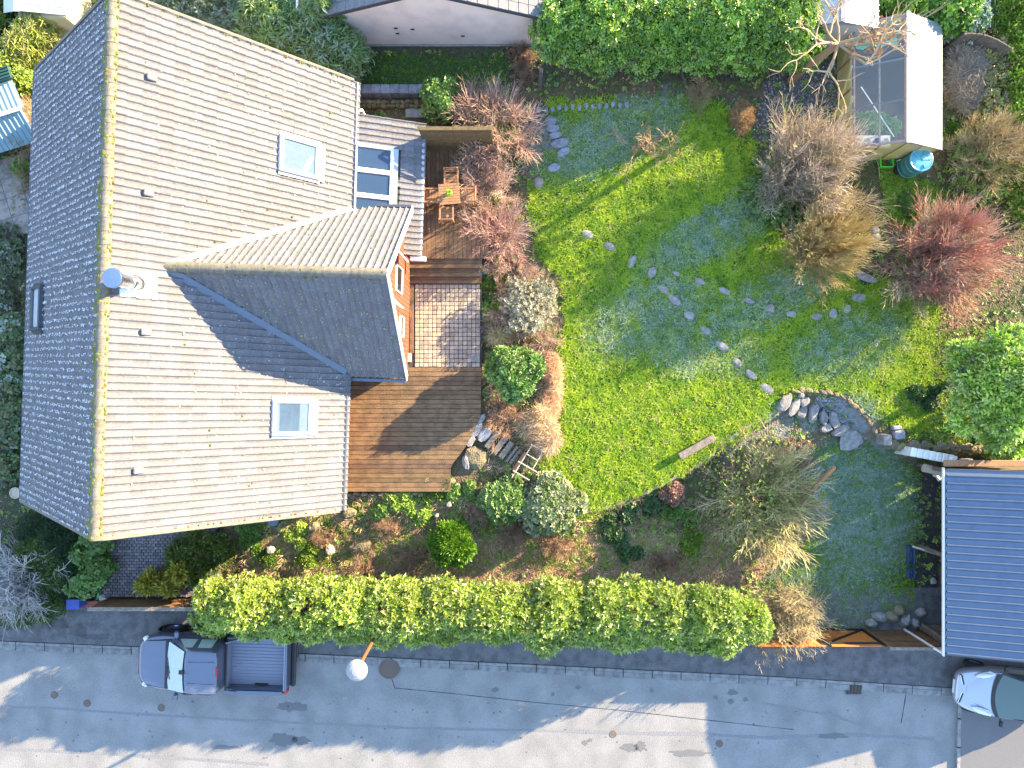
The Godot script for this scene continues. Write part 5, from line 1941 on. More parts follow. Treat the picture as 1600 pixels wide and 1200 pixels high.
	core.box(Transform3D(tb, c0 - Vector3(0, 0.5, 0) + dx * 0.02), Vector3(1.56, 1.16, 0.26), 0.03)
	part(tk, "body", core, "white_plastic")
	var cap2 := MB.new(o)
	cap2.lathe(at(c0 + dx * 0.62 + Vector3(0, 0.1, 0)), [Vector2(0.09, 0.0), Vector2(0.09, 0.05), Vector2(0.07, 0.07), Vector2(0.0, 0.07)], 18)
	part(tk, "cap", cap2, "white_paint")
	var lg := MB.new(G(1445, 731))
	lg.tube([G(1424, 727, 0.75), G(1470, 738, 0.75)], 0.14, 0.14, 12)
	single("log", lg, "pale_wood", "pale weathered log lying along the shaded side of the white tank", "log")
	var bk := MB.new(G(1461, 741))
	bk.lathe(at(bk.o), [Vector2(0.0, 0.0), Vector2(0.1, 0.0), Vector2(0.12, 0.3), Vector2(0.105, 0.3), Vector2(0.09, 0.26), Vector2(0.0, 0.26)], 18)
	single("white_bucket", bk, "white_plastic", "small round white bucket at the garage corner below the log", "bucket")
	var pot := MB.new(G(1466, 748))
	pot.tube([G(1462, 748, 0.12), G(1470, 745, 0.12)], 0.09, 0.11, 14)
	single("white_pot", pot, "white_plastic", "white pot lying on its side next to the small white bucket", "pot")
	var bl := MB.new(P(1512, 721, 1.0))
	bl.box(at(bl.o + Vector3(0, -0.1, 0), 0.05), Vector3(0.36, 0.22, 0.15), 0.01)
	single("concrete_block", bl, "concrete", "grey concrete block on the wall top right of the white tank", "block")
	var bl2 := MB.new(P(1556, 728, 1.0))
	bl2.box(at(bl2.o + Vector3(0, -0.1, 0), 0.05), Vector3(0.28, 0.22, 0.18), 0.01)
	single("concrete_block", bl2, "concrete", "pale concrete block on the wall top above the blue ribbed roof", "block")
	var pk := MB.new(G(1445, 858))
	pk.bar(G(1417, 850, 0.35), G(1474, 868, 0.5), 0.07, 0.05, 0.008)
	single("timber_batten", pk, "pale_wood", "long pale timber batten lying across the soil against the garage", "batten")
	for s in [[1420, 866, 0.2, 0.62, "long dark blue plastic trough lying under the pale batten"], [1420, 894, 0.22, 0.3, "short dark blue plastic trough on the soil below the longer one"]]:
		var b := MB.new(G(s[0], s[1]))
		var q := b.o + Vector3(0, 0.1, 0)
		b.box(at(q + Vector3(0, -0.08, 0)), Vector3(s[2], 0.03, s[3]), 0.008)
		for e in [-1, 1]:
			b.box(at(q + Vector3(e * s[2] * 0.5, 0, 0)), Vector3(0.025, 0.19, s[3]), 0.008)
			b.box(at(q + Vector3(0, -0.002, e * s[3] * 0.5)), Vector3(s[2] - 0.03, 0.185, 0.025), 0.008)
		single("plastic_trough", b, "navy_plastic", s[4], "trough", "blue plastic troughs by the garage")
	var br2 := MB.new(G(1456, 907))
	br2.rock(at(br2.o + Vector3(0, 0.08, 0)), Vector3(0.2, 0.18, 0.24), 5, 0.3)
	single("pale_stone", br2, "concrete", "small pale stone on the dark soil beside the garage wall", "stone")
	# boulders inside the fence
	var bs := [[1358, 972, 0.42, 0.3, "grey boulder just inside the fence where the black gate ends"], [1372, 962, 0.36, 0.55, "tall pale grey boulder, second in the row inside the brown fence panel"], [1391, 962, 0.5, 0.4, "mossy rounded boulder in the middle of the row inside the brown fence panel"], [1412, 968, 0.45, 0.32, "flat dark boulder against the brown fence panel"], [1427, 972, 0.34, 0.3, "small dark boulder near the right end of the brown fence panel"], [1436, 955, 0.36, 0.28, "pale boulder on the soil at the garage wall, right end of the row"], [1355, 970, 0.2, 0.2, "small white stone on top of the first grey boulder"], [1404, 952, 0.4, 0.35, "dark boulder behind the mossy rounded one"]]
	for k in bs.size():
		var s = bs[k]
		var b := MB.new(G(s[0], s[1]))
		b.rock(at(b.o + Vector3(0, 0.1, 0), k * 1.3), Vector3(s[2], 0.36, s[3]), 30 + k)
		single("boulder", b, "stone" if k != 2 and k != 7 else "mossy_stone", s[4], "boulder", "boulders inside the fence")


# ---------------------------------------------------------------- stones and small things in the garden
const ORD := ["first", "second", "third", "fourth", "fifth", "sixth", "seventh", "eighth", "ninth", "tenth", "eleventh", "twelfth", "thirteenth", "fourteenth", "fifteenth"]

var bare_spots := []            # where no grass grows: x, y, radius in photograph pixels

func stone(called: String, px: float, py: float, w: float, l: float, yaw: float, sd: int, label: String, m := "stone", group := "", thick := 0.14, flat := 0.35, cat := "stone") -> void:
	bare_spots.append(Vector3(px, py, maxf(w, l) * 20.0))
	var b := MB.new(G(px, py))
	var t := 0.8 + 0.4 * fmod(sd * 0.377, 1.0)
	b.col = Color(t, t * 0.985, t * 0.97)
	b.rock(at(b.o + Vector3(0, thick * 0.3, 0), yaw), Vector3(w * 0.96, thick, l), sd, flat)
	single(called, b, m, label, cat, group)

func build_garden_stones() -> void:
	var r1 := [[918, 366], [953, 386], [987, 409], [1018, 427], [1036, 453], [1054, 470], [1077, 493], [1102, 517], [1128, 541], [1151, 566], [1172, 585], [1197, 607]]
	for k in r1.size():
		var turned: bool = k == 3 or k == 2
		stone("stepping_stone", r1[k][0], r1[k][1], 0.44 + 0.05 * (k % 3), 0.27, -0.6 if not turned else 1.1, 100 + k, "%s stepping stone of the long diagonal row, counted from the house" % ORD[k], "stone", "stepping stones across the lawn", 0.16, 0.3, "stepping stone")
	var r2 := [[1056, 428], [1093, 440], [1131, 455], [1169, 470], [1202, 482], [1235, 491], [1275, 495], [1301, 490], [1322, 483], [1341, 466]]
	for k in r2.size():
		stone("stepping_stone", r2[k][0], r2[k][1], [0.3, 0.42, 0.46, 0.44, 0.36, 0.4, 0.42, 0.3, 0.3, 0.48][k], [0.2, 0.24, 0.22, 0.2, 0.28, 0.22, 0.3, 0.36, 0.3, 0.32][k], [-0.5, -0.4, -0.4, -0.3, -0.2, -0.2, 0.1, 0.2, -0.9, -0.1][k], 140 + k, "%s stepping stone of the shorter curved row, counted from the long row" % ORD[k], "stone", "stepping stones across the lawn", 0.16, 0.3, "stepping stone")
	var sl := [[861, 191, 0.46, 0.3, 0.2], [864, 202, 0.5, 0.26, 0.15], [868, 212, 0.48, 0.24, 0.1], [875, 225, 0.72, 0.36, 0.2], [880, 238, 0.5, 0.3, 0.5], [865, 263, 0.5, 0.28, 0.3], [842, 286, 0.34, 0.44, 0.1]]
	for k in sl.size():
		stone("slab_step", sl[k][0], sl[k][1], sl[k][2], sl[k][3], sl[k][4], 170 + k, "%s flat grey slab step beside the bare pinkish bush, counted from the hedge" % ORD[k], "slab" if k == 6 else "blue_block", "flat slab steps by the twigged bush", 0.2, 0.45, "slab")
	for k in 14:
		stone("edging_block", 842 + k * 10.5, 172 - k * 0.6 + rnd(-2, 2), 0.16, 0.22, rnd(-0.3, 0.3), 190 + k, "%s small square block of the shaded edging row below the back hedge, from the left" % ORD[k], "blue_block", "edging blocks in the shade below the back hedge", 0.18, 0.35, "block")
	# boulder steps on the right
	var bs := [[1224, 629, 0.42, 0.72, -0.6], [1238, 636, 0.36, 0.72, -0.45], [1255, 627, 0.34, 0.42, -0.5], [1251, 643, 0.36, 0.5, -0.55], [1269, 645, 0.36, 0.68, -0.2], [1285, 652, 0.3, 0.62, 0.05], [1301, 656, 0.34, 0.62, 0.2], [1288, 669, 0.42, 0.3, 0.4], [1311, 672, 0.7, 0.36, 0.5], [1250, 618, 0.2, 0.2, 0.0]]
	for k in bs.size():
		stone("boulder_step", bs[k][0], bs[k][1], bs[k][2], bs[k][3], bs[k][4], 210 + k, "%s rounded grey boulder of the curved stone steps, counted from the lawn" % ORD[k], "stone", "boulders of the curved stone steps", 0.34, 0.4, "boulder")
	stone("threshold_slab", 1327, 688, 0.9, 0.72, 0.5, 230, "big flat grey slab at the foot of the curved stone steps", "stone", "", 0.2, 0.5, "slab")
	for k in 15:
		var a: Array = [[1232, 617], [1242, 613], [1252, 611], [1263, 610], [1273, 612], [1284, 612], [1295, 613], [1306, 616], [1316, 621], [1326, 627], [1335, 634], [1344, 642], [1352, 651], [1359, 661], [1366, 672]][k]
		stone("edging_stone", a[0] + rnd(-1.5, 1.5), a[1] + rnd(-1.2, 1.2), rnd(0.18, 0.4), rnd(0.1, 0.2), -0.1 - k * 0.06 + rnd(-0.3, 0.3), 240 + k, "%s narrow brown stone of the curved edging above the gravel, from the lawn" % ORD[k], "mossy_stone", "edging stones above the gravel", 0.22, 0.3, "edging stone")
	for s in [[1366, 360, 0.3, 0.24, 0, "upper flat stone of three beside the olive twigged bush"], [1364, 374, 0.5, 0.34, 0.4, "middle and largest flat stone of three beside the olive twigged bush"], [1372, 387, 0.44, 0.26, 0.1, "lower rounded stone of three beside the olive twigged bush"], [1352, 434, 0.9, 0.26, -0.35, "long pale stone on the grass below the olive twigged bush"]]:
		stone("flat_stone", s[0], s[1], s[2], s[3], s[4], int(s[0] + s[1]), s[5], "stone", "", 0.2, 0.4)
	# lawn edging of thin stones along the drop to the bed
	var ed := [[905, 806], [930, 800], [955, 793], [978, 785], [1000, 776], [1018, 768], [1062, 745], [1082, 735], [1100, 722], [1118, 707], [1136, 692], [1155, 678], [1175, 664], [1196, 654], [1216, 645]]
	for k in ed.size() - 1:
		var a := G(ed[k][0], ed[k][1] - 3)
		var b := G(ed[k + 1][0], ed[k + 1][1] - 3)
		var mb := MB.new(a)
		var d := (b - a)
		var tt := rnd(0.6, 0.9)
		mb.col = Color(tt, tt, tt * 0.95)
		mb.rock(at((a + b) * 0.5 + Vector3(0, -0.04, 0), atan2(-d.z, d.x)), Vector3(d.length() * 1.25, 0.28, 0.17), 260 + k, 0.2)
		mb.col = Color(1, 1, 1)
		single("lawn_edging_stone", mb, "slab" if k % 3 else "mossy_stone", "%s long thin edging stone on the lower border of the lawn, from the left" % ORD[k], "edging stone", "edging stones along the lower border of the lawn")
	# sleeper steps from the deck
	var dirv := Vector3(19, 0, -25).normalized()
	var yaw := atan2(-dirv.z, dirv.x)
	var sp := [[769, 687, 0.66, 0.19], [781, 695, 0.72, 0.2], [791, 703, 0.66, 0.2], [800, 709, 0.62, 0.1], [805, 713, 0.62, 0.1]]
	for k in sp.size():
		var b := MB.new(P(sp[k][0], sp[k][1], 0.84 - k * 0.05))
		var t := rnd(0.8, 1.15)
		b.col = Color(t, t, t)
		b.box(at(b.o, yaw), Vector3(sp[k][2], 0.16, sp[k][3]), 0.02)
		single("sleeper_step", b, "grey_wood", "%s weathered timber sleeper step, counted down from the lower deck" % ORD[k], "sleeper", "timber sleeper steps from the lower deck")
	for s in [[752, 654, 0.35, 0.2, "narrow pale flagstone at the upper corner of the lower deck edge"], [744, 672, 0.62, 0.3, "largest pale flagstone along the cut edge of the lower deck"], [735, 690, 0.4, 0.26, "pale flagstone at the lower end of the cut deck edge"], [757, 680, 0.6, 0.36, "dark flagstone between the pale flagstones and the timber sleeper steps"]]:
		var b := MB.new(P(s[0], s[1], 0.84))
		b.rock(at(b.o, yaw), Vector3(s[2], 0.16, s[3]), int(s[0]), 0.45)
		single("flagstone", b, "blue_block" if s[0] == 757 else "stone", s[4], "flagstone", "flagstones along the deck edge")
	for s in [[742, 714, 0.85, 0.8, "large mossy boulder beside the timber sleeper steps"], [729, 722, 0.3, 0.5, "small mossy boulder left of the larger one by the sleeper steps"], [546, 800, 0.5, 0.36, "mossy yellow stone just outside the roof corner in the lower bed"], [565, 852, 0.85, 0.4, "large sunlit mossy boulder in the lower bed left of the round bush"], [492, 822, 0.5, 0.34, "flat mossy stone in the lower bed near the tiled roof"], [517, 858, 0.32, 0.4, "pale stone in the lower bed left of the large sunlit boulder"], [425, 858, 0.3, 0.3, "pale stone near the hedge at the left end of the lower bed"], [702, 787, 0.18, 0.2, "small round pale stone in the lower bed below the deck"], [683, 804, 0.16, 0.16, "tiny pale stone among the plants below the deck"], [667, 748, 0.4, 0.3, "yellow mossy stone at the cut corner of the lower deck"], [699, 752, 0.6, 0.3, "flat yellow mossy stone beside the boulder below the deck"]]:
		stone("mossy_boulder", s[0], s[1], s[2], s[3], 0.2, int(s[0] * 3), s[4], "mossy_stone" if s[2] > 0.33 else "stone", "", 0.4, 0.1, "boulder")
	# retaining stones along the lower deck edge
	for k in 9:
		stone("deck_edge_stone", 545 + k * 13, 771 + rnd(-1, 1), 0.28, 0.16, rnd(-0.2, 0.2), 300 + k, "%s pale mossy stone in the low row under the lower deck edge, from the left" % ORD[k], "mossy_stone", "low row of stones under the lower deck edge", 0.3, 0.2)
	# bench of a plank on two logs
	var bn := thing("plank_bench", "low bench of one thick weathered plank at the shaded edge of the lawn", "bench", G(1084, 697))
	var o := bn.position
	var a0 := G(1058, 712, 0.36)
	var a1 := G(1112, 682, 0.36)
	a1.y = a0.y
	var pl := MB.new(o)
	pl.bar(a0, a1, 0.24, 0.07, 0.015)
	part(bn, "seat", pl, "grey_wood")
	for f in [0.15, 0.85]:
		var b := MB.new(o)
		b.box(Transform3D(Basis(Vector3.UP, 0.5), a0.lerp(a1, f) - Vector3(0, 0.2, 0)), Vector3(0.12, 0.34, 0.2), 0.02)
		part(bn, "support", b, "old_panel")
	# trellis ladder lying by the steps
	var tr := thing("trellis_frame", "pale timber trellis frame like a ladder beside the sleeper steps", "trellis", G(822, 720))
	o = tr.position
	var q := func(x: float, y: float) -> Vector3: return P(720 + x / 10.0, 630 + y / 10.0, 1.15)
	for s in [[1120, 640, 800, 1160, "rail"], [1290, 750, 1130, 1020, "rail"], [1095, 640, 1310, 765, "rung"], [1035, 795, 1200, 895, "rung"], [895, 905, 1190, 1075, "rung"], [815, 1050, 1070, 1200, "rung"]]:
		var b := MB.new(o)
		var y: float = 0.0 if s[4] == "rail" else 0.03
		b.bar(q.call(s[0], s[1]) + Vector3(0, y, 0), q.call(s[2], s[3]) + Vector3(0, y, 0), 0.035, 0.03, 0.004)
		part(tr, s[4], b, "pale_wood")
	for s in [[1110, 650], [810, 1140], [1280, 760]]:
		var b := MB.new(o)
		var p: Vector3 = q.call(s[0], s[1])
		b.bar(Vector3(p.x, ground_h(p.x, p.z), p.z), p, 0.035, 0.035, 0.004, Vector3.RIGHT)
		part(tr, "leg", b, "pale_wood")
	var sb := MB.new(G(811, 716))
	sb.bar(G(821, 706, 0.14), G(802, 735, 0.14), 0.1, 0.22, 0.01)
	single("border_board", sb, "teak", "brown timber board on edge between the sleeper steps and the trellis frame", "board")
	# round lid by the roof, hoop of blue hose
	var bt := thing("water_butt", "dark round water butt with a slate blue lid just under the lower roof edge", "water butt", G(440, 806))
	var bm := MB.new(bt.position)
	bm.lathe(at(bt.position), [Vector2(0.15, 0.0), Vector2(0.18, 0.4), Vector2(0.17, 0.85), Vector2(0.0, 0.86)], 22)
	part(bt, "barrel", bm, "black_plastic")
	var bl := MB.new(bt.position)
	bl.lathe(at(bt.position + Vector3(0, 0.85, 0)), [Vector2(0.18, 0.0), Vector2(0.19, 0.03), Vector2(0.17, 0.05), Vector2(0.0, 0.065)], 24)
	part(bt, "lid", bl, "slate_lid")
	var hp := MB.new(P(755, 424, 1.3))
	var hpts := []
	for k in 22:
		var a := k * 0.36
		hpts.append(hp.o + Vector3(cos(a) * 0.13, 0.1 + k * 0.004, sin(a) * 0.11))
	hp.tube(hpts, 0.012, 0.012, 6)
	single("hose_loop", hp, "blue_plastic", "thin loop of blue hose at the right end of the timber steps", "hose")
	# posts
	var cpo := MB.new(G(1375, 684))
	cpo.box(at(cpo.o + Vector3(0, 0.25, 0.04)), Vector3(0.26, 0.6, 0.36), 0.04)
	single("stone_post", cpo, "stone", "short grey stone post at the lower end of the curved gravel edging", "post")
	for s in [[1402, 679, 0.36, 0.3, "dark square stone block right of the short stone post"], [1398, 668, 0.3, 0.14, "small slate slab on the grass above the dark stone block"]]:
		var b := MB.new(G(s[0], s[1]))
		b.box(at(b.o + Vector3(0, 0.08, 0), 0.1), Vector3(s[2], 0.24, s[3]), 0.03)
		single("stone_block", b, "blue_block", s[4], "stone block")
	# low mossy dry stone wall behind the garage
	var wl := thing("dry_stone_wall", "low yellow mossy dry stone wall between the leafy tree and the ribbed garage", "wall", G(1500, 700))
	o = wl.position
	for k in 26:
		for j in 2:
			var b := MB.new(o)
			var t := rnd(0.7, 1.3)
			b.col = Color(t, t * rnd(0.95, 1.08), t * rnd(0.7, 1.2))
			var p := G(1388 + k * 8.4 + rnd(-2, 2), 697 + k * 0.35 + rnd(-2.5, 2.5))
			b.rock(at(p + Vector3(0, 0.1 + j * 0.16 - maxf(0, 0.5 - ground_h(p.x, p.z - 0.3)) * 0.3, -j * 0.06), rnd(-0.5, 0.5)), Vector3(rnd(0.16, 0.46), rnd(0.14, 0.24), rnd(0.18, 0.36)), 400 + k * 2 + j, 0.1)
			part(wl, "wall_stone", b, "mossy_stone")


# ---------------------------------------------------------------- greenhouse, sheds and the house next door
func ribbed(mb: MB, a: Vector3, b: Vector3, down: Vector3, ribs: int, hgt: float) -> void:   # sheet from the edge a-b along down, ribs run down
	var n := (b - a).cross(down).normalized()
	if n.y < 0.0:
		n = -n
	for k in ribs:
		for q in [[0.0, 0.0, 0.7, 0.0], [0.7, 0.0, 0.78, 1.0], [0.78, 1.0, 0.92, 1.0], [0.92, 1.0, 1.0, 0.0]]:
			var p0: Vector3 = a.lerp(b, (k + q[0]) / ribs) + n * hgt * q[1]
			var p1: Vector3 = a.lerp(b, (k + q[2]) / ribs) + n * hgt * q[3]
			mb.poly([p0, p1, p1 + down, p0 + down], n)

func build_greenhouse() -> void:
	var t := thing("greenhouse", "greenhouse with a brown timber frame, one sunlit white roof slope and one grey see-through slope", "greenhouse", Vector3(12.45, 0.55, -9.6))
	var o := t.position
	var xw := 11.02
	var xe := 13.78
	var xr := 12.36
	var zn := -11.55
	var zs := -7.62
	var hb := 0.55
	var he := 1.72
	var hr := 2.5
	var fr := func(a: Vector3, b: Vector3, w: float, called: String, m := "teak") -> void:
		var mb := MB.new(o)
		mb.bar(a, b, w, w, 0.006)
		part(t, called, mb, m)
	for z in [zn, zs]:
		for x in [xw, xw + 0.7, xw + 1.38, xw + 2.06, xe]:
			var top: float = he + (hr - he) * (1.0 - absf(x - xr) / (xr - xw if x < xr else xe - xr))
			fr.call(Vector3(x, hb, z), Vector3(x, top - 0.03, z), 0.075, "post")
		fr.call(Vector3(xw, he, z), Vector3(xr, hr, z), 0.07, "rafter")
		fr.call(Vector3(xe, he, z), Vector3(xr, hr, z), 0.07, "rafter")
		fr.call(Vector3(xw + 0.04, hb + 0.05, z), Vector3(xe - 0.04, hb + 0.05, z), 0.07, "sill")
	for k in 3:
		var z := lerpf(zn, zs, (k + 1) * 0.25)
		for x in [xw, xe]:
			fr.call(Vector3(x, hb, z), Vector3(x, he - 0.03, z), 0.06, "post")
	for z in [lerpf(zn, zs, 0.34), lerpf(zn, zs, 0.67)]:
		fr.call(Vector3(xw, he - 0.03, z), Vector3(xr, hr - 0.03, z), 0.05, "rafter", "gutter_dark")
		fr.call(Vector3(xe, he - 0.03, z), Vector3(xr, hr - 0.03, z), 0.05, "rafter")
	for f in [0.03, 0.5, 0.97]:
		fr.call(Vector3(lerpf(xw, xr, f), lerpf(he, hr, f) - 0.02, zn), Vector3(lerpf(xw, xr, f), lerpf(he, hr, f) - 0.02, zs), 0.05, "purlin", "teak" if f != 0.5 else "grey_wood")
	for f in [0.03, 0.5]:
		fr.call(Vector3(lerpf(xe, xr, f), lerpf(he, hr, f) - 0.02, zn), Vector3(lerpf(xe, xr, f), lerpf(he, hr, f) - 0.02, zs), 0.05, "purlin")
	for k in 3:
		var za := lerpf(zn, zs, 0.25 * k + 0.06)
		fr.call(Vector3(xw + 0.03, hb + 0.1, za + 0.9), Vector3(xw + 0.03, he - 0.1, za), 0.035, "brace", "white_paint")
	fr.call(Vector3(xw + 0.25, 1.75, -9.6), Vector3(xr, 1.7, -8.0), 0.03, "brace", "white_paint")
	# sheets, each a part
	for k in 3:
		var za := lerpf(zn - 0.06, zs + 0.08, k / 3.0)
		var zb := lerpf(zn - 0.06, zs + 0.08, (k + 1) / 3.0) - 0.01
		var mb := MB.new(o)
		mb.poly([Vector3(xw - 0.08, he - 0.0, za), Vector3(xw - 0.08, he - 0.0, zb), Vector3(xr, hr + 0.045, zb), Vector3(xr, hr + 0.045, za)], Vector3(-1, 1, 0))
		part(t, "roof_sheet", mb, "film")
		var mb2 := MB.new(o)
		var dv := Vector3(xe + 0.12 - xr, he - 0.02 - hr, 0)
		ribbed(mb2, Vector3(xr, hr + 0.045, za), Vector3(xr, hr + 0.045, zb), dv, 8, 0.006)
		part(t, "roof_sheet", mb2, "sunlit_sheet")
	for z in [zn - 0.045, zs + 0.045]:
		for k in 4:
			var xa: float = [xw + 0.04, xw + 0.74, xw + 1.42, xw + 2.1][k]
			var xb: float = [xw + 0.66, xw + 1.34, xw + 2.02, xe - 0.04][k]
			var ha := he + (hr - he) * (1.0 - absf(xa - xr) / (xr - xw if xa < xr else xe - xr)) - 0.05
			var hc := he + (hr - he) * (1.0 - absf(xb - xr) / (xr - xw if xb < xr else xe - xr)) - 0.05
			var mb := MB.new(o)
			mb.poly([Vector3(xa, hb + 0.09, z), Vector3(xb, hb + 0.09, z), Vector3(xb, hc, z), Vector3(xa, ha, z)], Vector3(0, 0, z - o.z))
			part(t, "wall_sheet", mb, "film_olive")
	for k in 4:
		var za := lerpf(zn, zs, k * 0.25) + 0.04
		var zb := lerpf(zn, zs, (k + 1) * 0.25) - 0.04
		for x in [xw - 0.01, xe + 0.01]:
			var mb := MB.new(o)
			mb.poly([Vector3(x, hb + 0.05, za), Vector3(x, hb + 0.05, zb), Vector3(x, he - 0.06, zb), Vector3(x, he - 0.06, za)], Vector3(x - 12.3, 0, 0))
			part(t, "wall_sheet", mb, "film_olive")
	var rd := MB.new(o)
	rd.bar(Vector3(xr, hr + 0.06, zn - 0.07), Vector3(xr, hr + 0.06, zs + 0.09), 0.12, 0.03, 0.008)
	part(t, "ridge_cap", rd, "white_paint")
	var bd := MB.new(o)
	bd.box(at(Vector3(12.4, 0.62, -9.6)), Vector3(2.6, 0.12, 3.8))
	part(t, "soil_bed", bd, "soil")
	var bn := thing("seed_tray_bench", "pale bench with white and blue pots seen through the greenhouse roof near its front", "bench", Vector3(11.75, 0.68, -7.95))
	var q := bn.position
	var bt := MB.new(q)
	bt.box(at(q + Vector3(0, 0.7, 0)), Vector3(1.3, 0.04, 0.4), 0.008)
	part(bn, "top", bt, "white_plastic")
	for s in [-0.6, 0.6]:
		var lg := MB.new(q)
		lg.box(at(q + Vector3(s, 0.34, 0)), Vector3(0.05, 0.68, 0.3), 0.006)
		part(bn, "leg", lg, "teak")
	for k in 4:
		var p := MB.new(q + Vector3(-0.45 + k * 0.3, 0.72, 0.02))
		p.lathe(at(p.o), [Vector2(0.0, 0.0), Vector2(0.07, 0.0), Vector2(0.095, 0.13), Vector2(0.085, 0.13), Vector2(0.07, 0.02), Vector2(0.0, 0.02)], 16)
		single("plant_pot", p, "blue_plastic" if k == 2 else "white_plastic", ["white pot at the left end of the greenhouse bench", "white pot left of the blue one on the greenhouse bench", "blue pot on the greenhouse bench", "white pot at the right end of the greenhouse bench"][k], "pot", "pots on the greenhouse bench")
	var gp := thing("greenhouse_plants", "green leafy plants growing inside the greenhouse behind the bench", "plants", Vector3(11.9, 0.68, -8.6))
	foliage(gp, "leaves", [[gp.position + Vector3(0, 0.3, 0), Vector3(0.55, 0.5, 0.4)], [gp.position + Vector3(0.6, 0.3, 0.1), Vector3(0.35, 0.4, 0.3)]], 260, L.small, 0.14, [Color(0.12, 0.3, 0.03), Color(0.2, 0.4, 0.05)])
	var net := MB.new(Vector3(12.0, 1.2, -11.2))
	net.grid(12, 5, func(u: float, v: float) -> Vector3: return Vector3(lerpf(11.2, 12.4, u), 1.45 + 0.07 * sin(u * 19.0) + v * 0.12 + 0.3 * u, -11.3 + v * 0.4 + 0.06 * sin(u * 14.0)), Vector3.UP)
	single("garden_net", net, "mint_net", "bright mint green folded net under the far end of the greenhouse roof", "net")

	# things in front of it
	var wb := thing("rain_barrel", "large round teal rain barrel with a lighter lid at the greenhouse corner", "barrel", G(1413, 264))
	o = wb.position
	var b := MB.new(o)
	b.lathe(at(o), [Vector2(0.3, 0.0), Vector2(0.36, 0.35), Vector2(0.37, 0.5), Vector2(0.36, 0.65), Vector2(0.35, 1.0), Vector2(0.0, 1.0)], 30)
	for k in 3:
		b.lathe(at(o + Vector3(0, 0.25 + k * 0.25, 0)), [Vector2(0.355, -0.02), Vector2(0.378, 0.0), Vector2(0.355, 0.02)], 30)
	part(wb, "barrel", b, "teal_plastic")
	var l := MB.new(o)
	l.lathe(at(o + Vector3(0, 0.98, 0)), [Vector2(0.37, 0.0), Vector2(0.385, 0.02), Vector2(0.385, 0.05), Vector2(0.36, 0.06), Vector2(0.33, 0.05), Vector2(0.2, 0.07), Vector2(0.0, 0.08)], 34)
	l.rock(at(o + Vector3(0.08, 1.05, -0.05)), Vector3(0.3, 0.06, 0.26), 5)
	for k in 5:
		l.box(Transform3D(Basis(Vector3.UP, k * 1.25), o + Vector3(0, 1.06, 0)) * at(Vector3(0.24, 0, 0)), Vector3(0.14, 0.03, 0.04), 0.01)
	part(wb, "lid", l, "teal_lid")
	var cr := thing("green_crate", "square bright green open plastic crate in front of the greenhouse", "crate", G(1381, 254))
	o = cr.position
	for s in [[0, -0.2, 0.46, 0.04], [0, 0.2, 0.46, 0.04], [-0.21, 0, 0.04, 0.36], [0.21, 0, 0.04, 0.36]]:
		var m := MB.new(o)
		m.box(at(o + Vector3(s[0], 0.2, s[1])), Vector3(s[2], 0.05, s[3]), 0.012)
		m.box(at(o + Vector3(s[0], 0.09, s[1])), Vector3(s[2] * 0.96, 0.17, s[3] * 0.5), 0.005)
		part(cr, "side", m, "green_plastic")
	var cb := MB.new(o)
	cb.box(at(o + Vector3(0, 0.015, 0)), Vector3(0.4, 0.02, 0.36))
	part(cr, "bottom", cb, "soil")
	for s in [[1398, 247, 0.1, 0.34, 0.5, "teal_plastic", "teal watering can with a pale rim between the green crate and the rain barrel"], [1405, 254, 0.1, 0.4, -0.5, "teal_lid", "teal plastic can lying beside the rain barrel"]]:
		var wc := thing("watering_can", s[6], "watering can", G(s[0], s[1]))
		o = wc.position
		var m := MB.new(o)
		m.lathe(at(o), [Vector2(0.0, 0.0), Vector2(0.1, 0.0), Vector2(0.105, 0.24), Vector2(0.09, 0.26), Vector2(0.07, 0.24), Vector2(0.0, 0.2)], 18)
		part(wc, "body", m, s[5])
		var sp := MB.new(o)
		sp.tube([o + Vector3(0.08, 0.08, 0), o + Vector3(0.2, 0.2, 0.03), o + Vector3(0.28, 0.32, 0.05)], 0.022, 0.016, 8)
		part(wc, "spout", sp, s[5])
		var hd := MB.new(o)
		hd.tube([o + Vector3(-0.1, 0.06, 0), o + Vector3(-0.19, 0.18, 0), o + Vector3(-0.12, 0.32, 0), o + Vector3(0.05, 0.31, 0)], 0.013, 0.013, 6)
		part(wc, "handle", hd, "white_plastic")
	var tp := MB.new(G(1400, 268))
	tp.lathe(at(tp.o), [Vector2(0.0, 0.0), Vector2(0.12, 0.0), Vector2(0.16, 0.24), Vector2(0.15, 0.25), Vector2(0.13, 0.22), Vector2(0.0, 0.2)], 20)
	single("black_pot", tp, "black_plastic", "black plant pot at the foot of the teal rain barrel", "pot")
	var cn := MB.new(G(1370, 262))
	cn.tube([G(1366, 244, 0.05), G(1371, 262, 0.1), G(1373, 276, 0.05)], 0.012, 0.012, 6)
	single("cane", cn, "pale_wood", "thin pale cane lying beside the green crate", "cane")
	# curved panel to the right of the greenhouse
	var cp := thing("curved_panel", "dark weathered curved panel fence to the right of the greenhouse", "fence", G(1525, 92))
	o = cp.position
	var pts := []
	for k in 13:
		var f := k / 12.0
		var p := G(1474 + f * 70, 78 + 22 * f * f - 2 * sin(f * 3.1))
		pts.append(p)
	for k in 12:
		var m := MB.new(o)
		var tt := rnd(0.85, 1.15)
		m.col = Color(tt, tt, tt)
		var a: Vector3 = pts[k]
		var e: Vector3 = pts[k + 1]
		var ha := 1.15
		m.bar(a + Vector3(0, ha * 0.5, 0), e + Vector3(0, ha * 0.5, 0), 0.035, ha + rnd(-0.01, 0.01), 0.004)
		part(cp, "board", m, "old_panel")
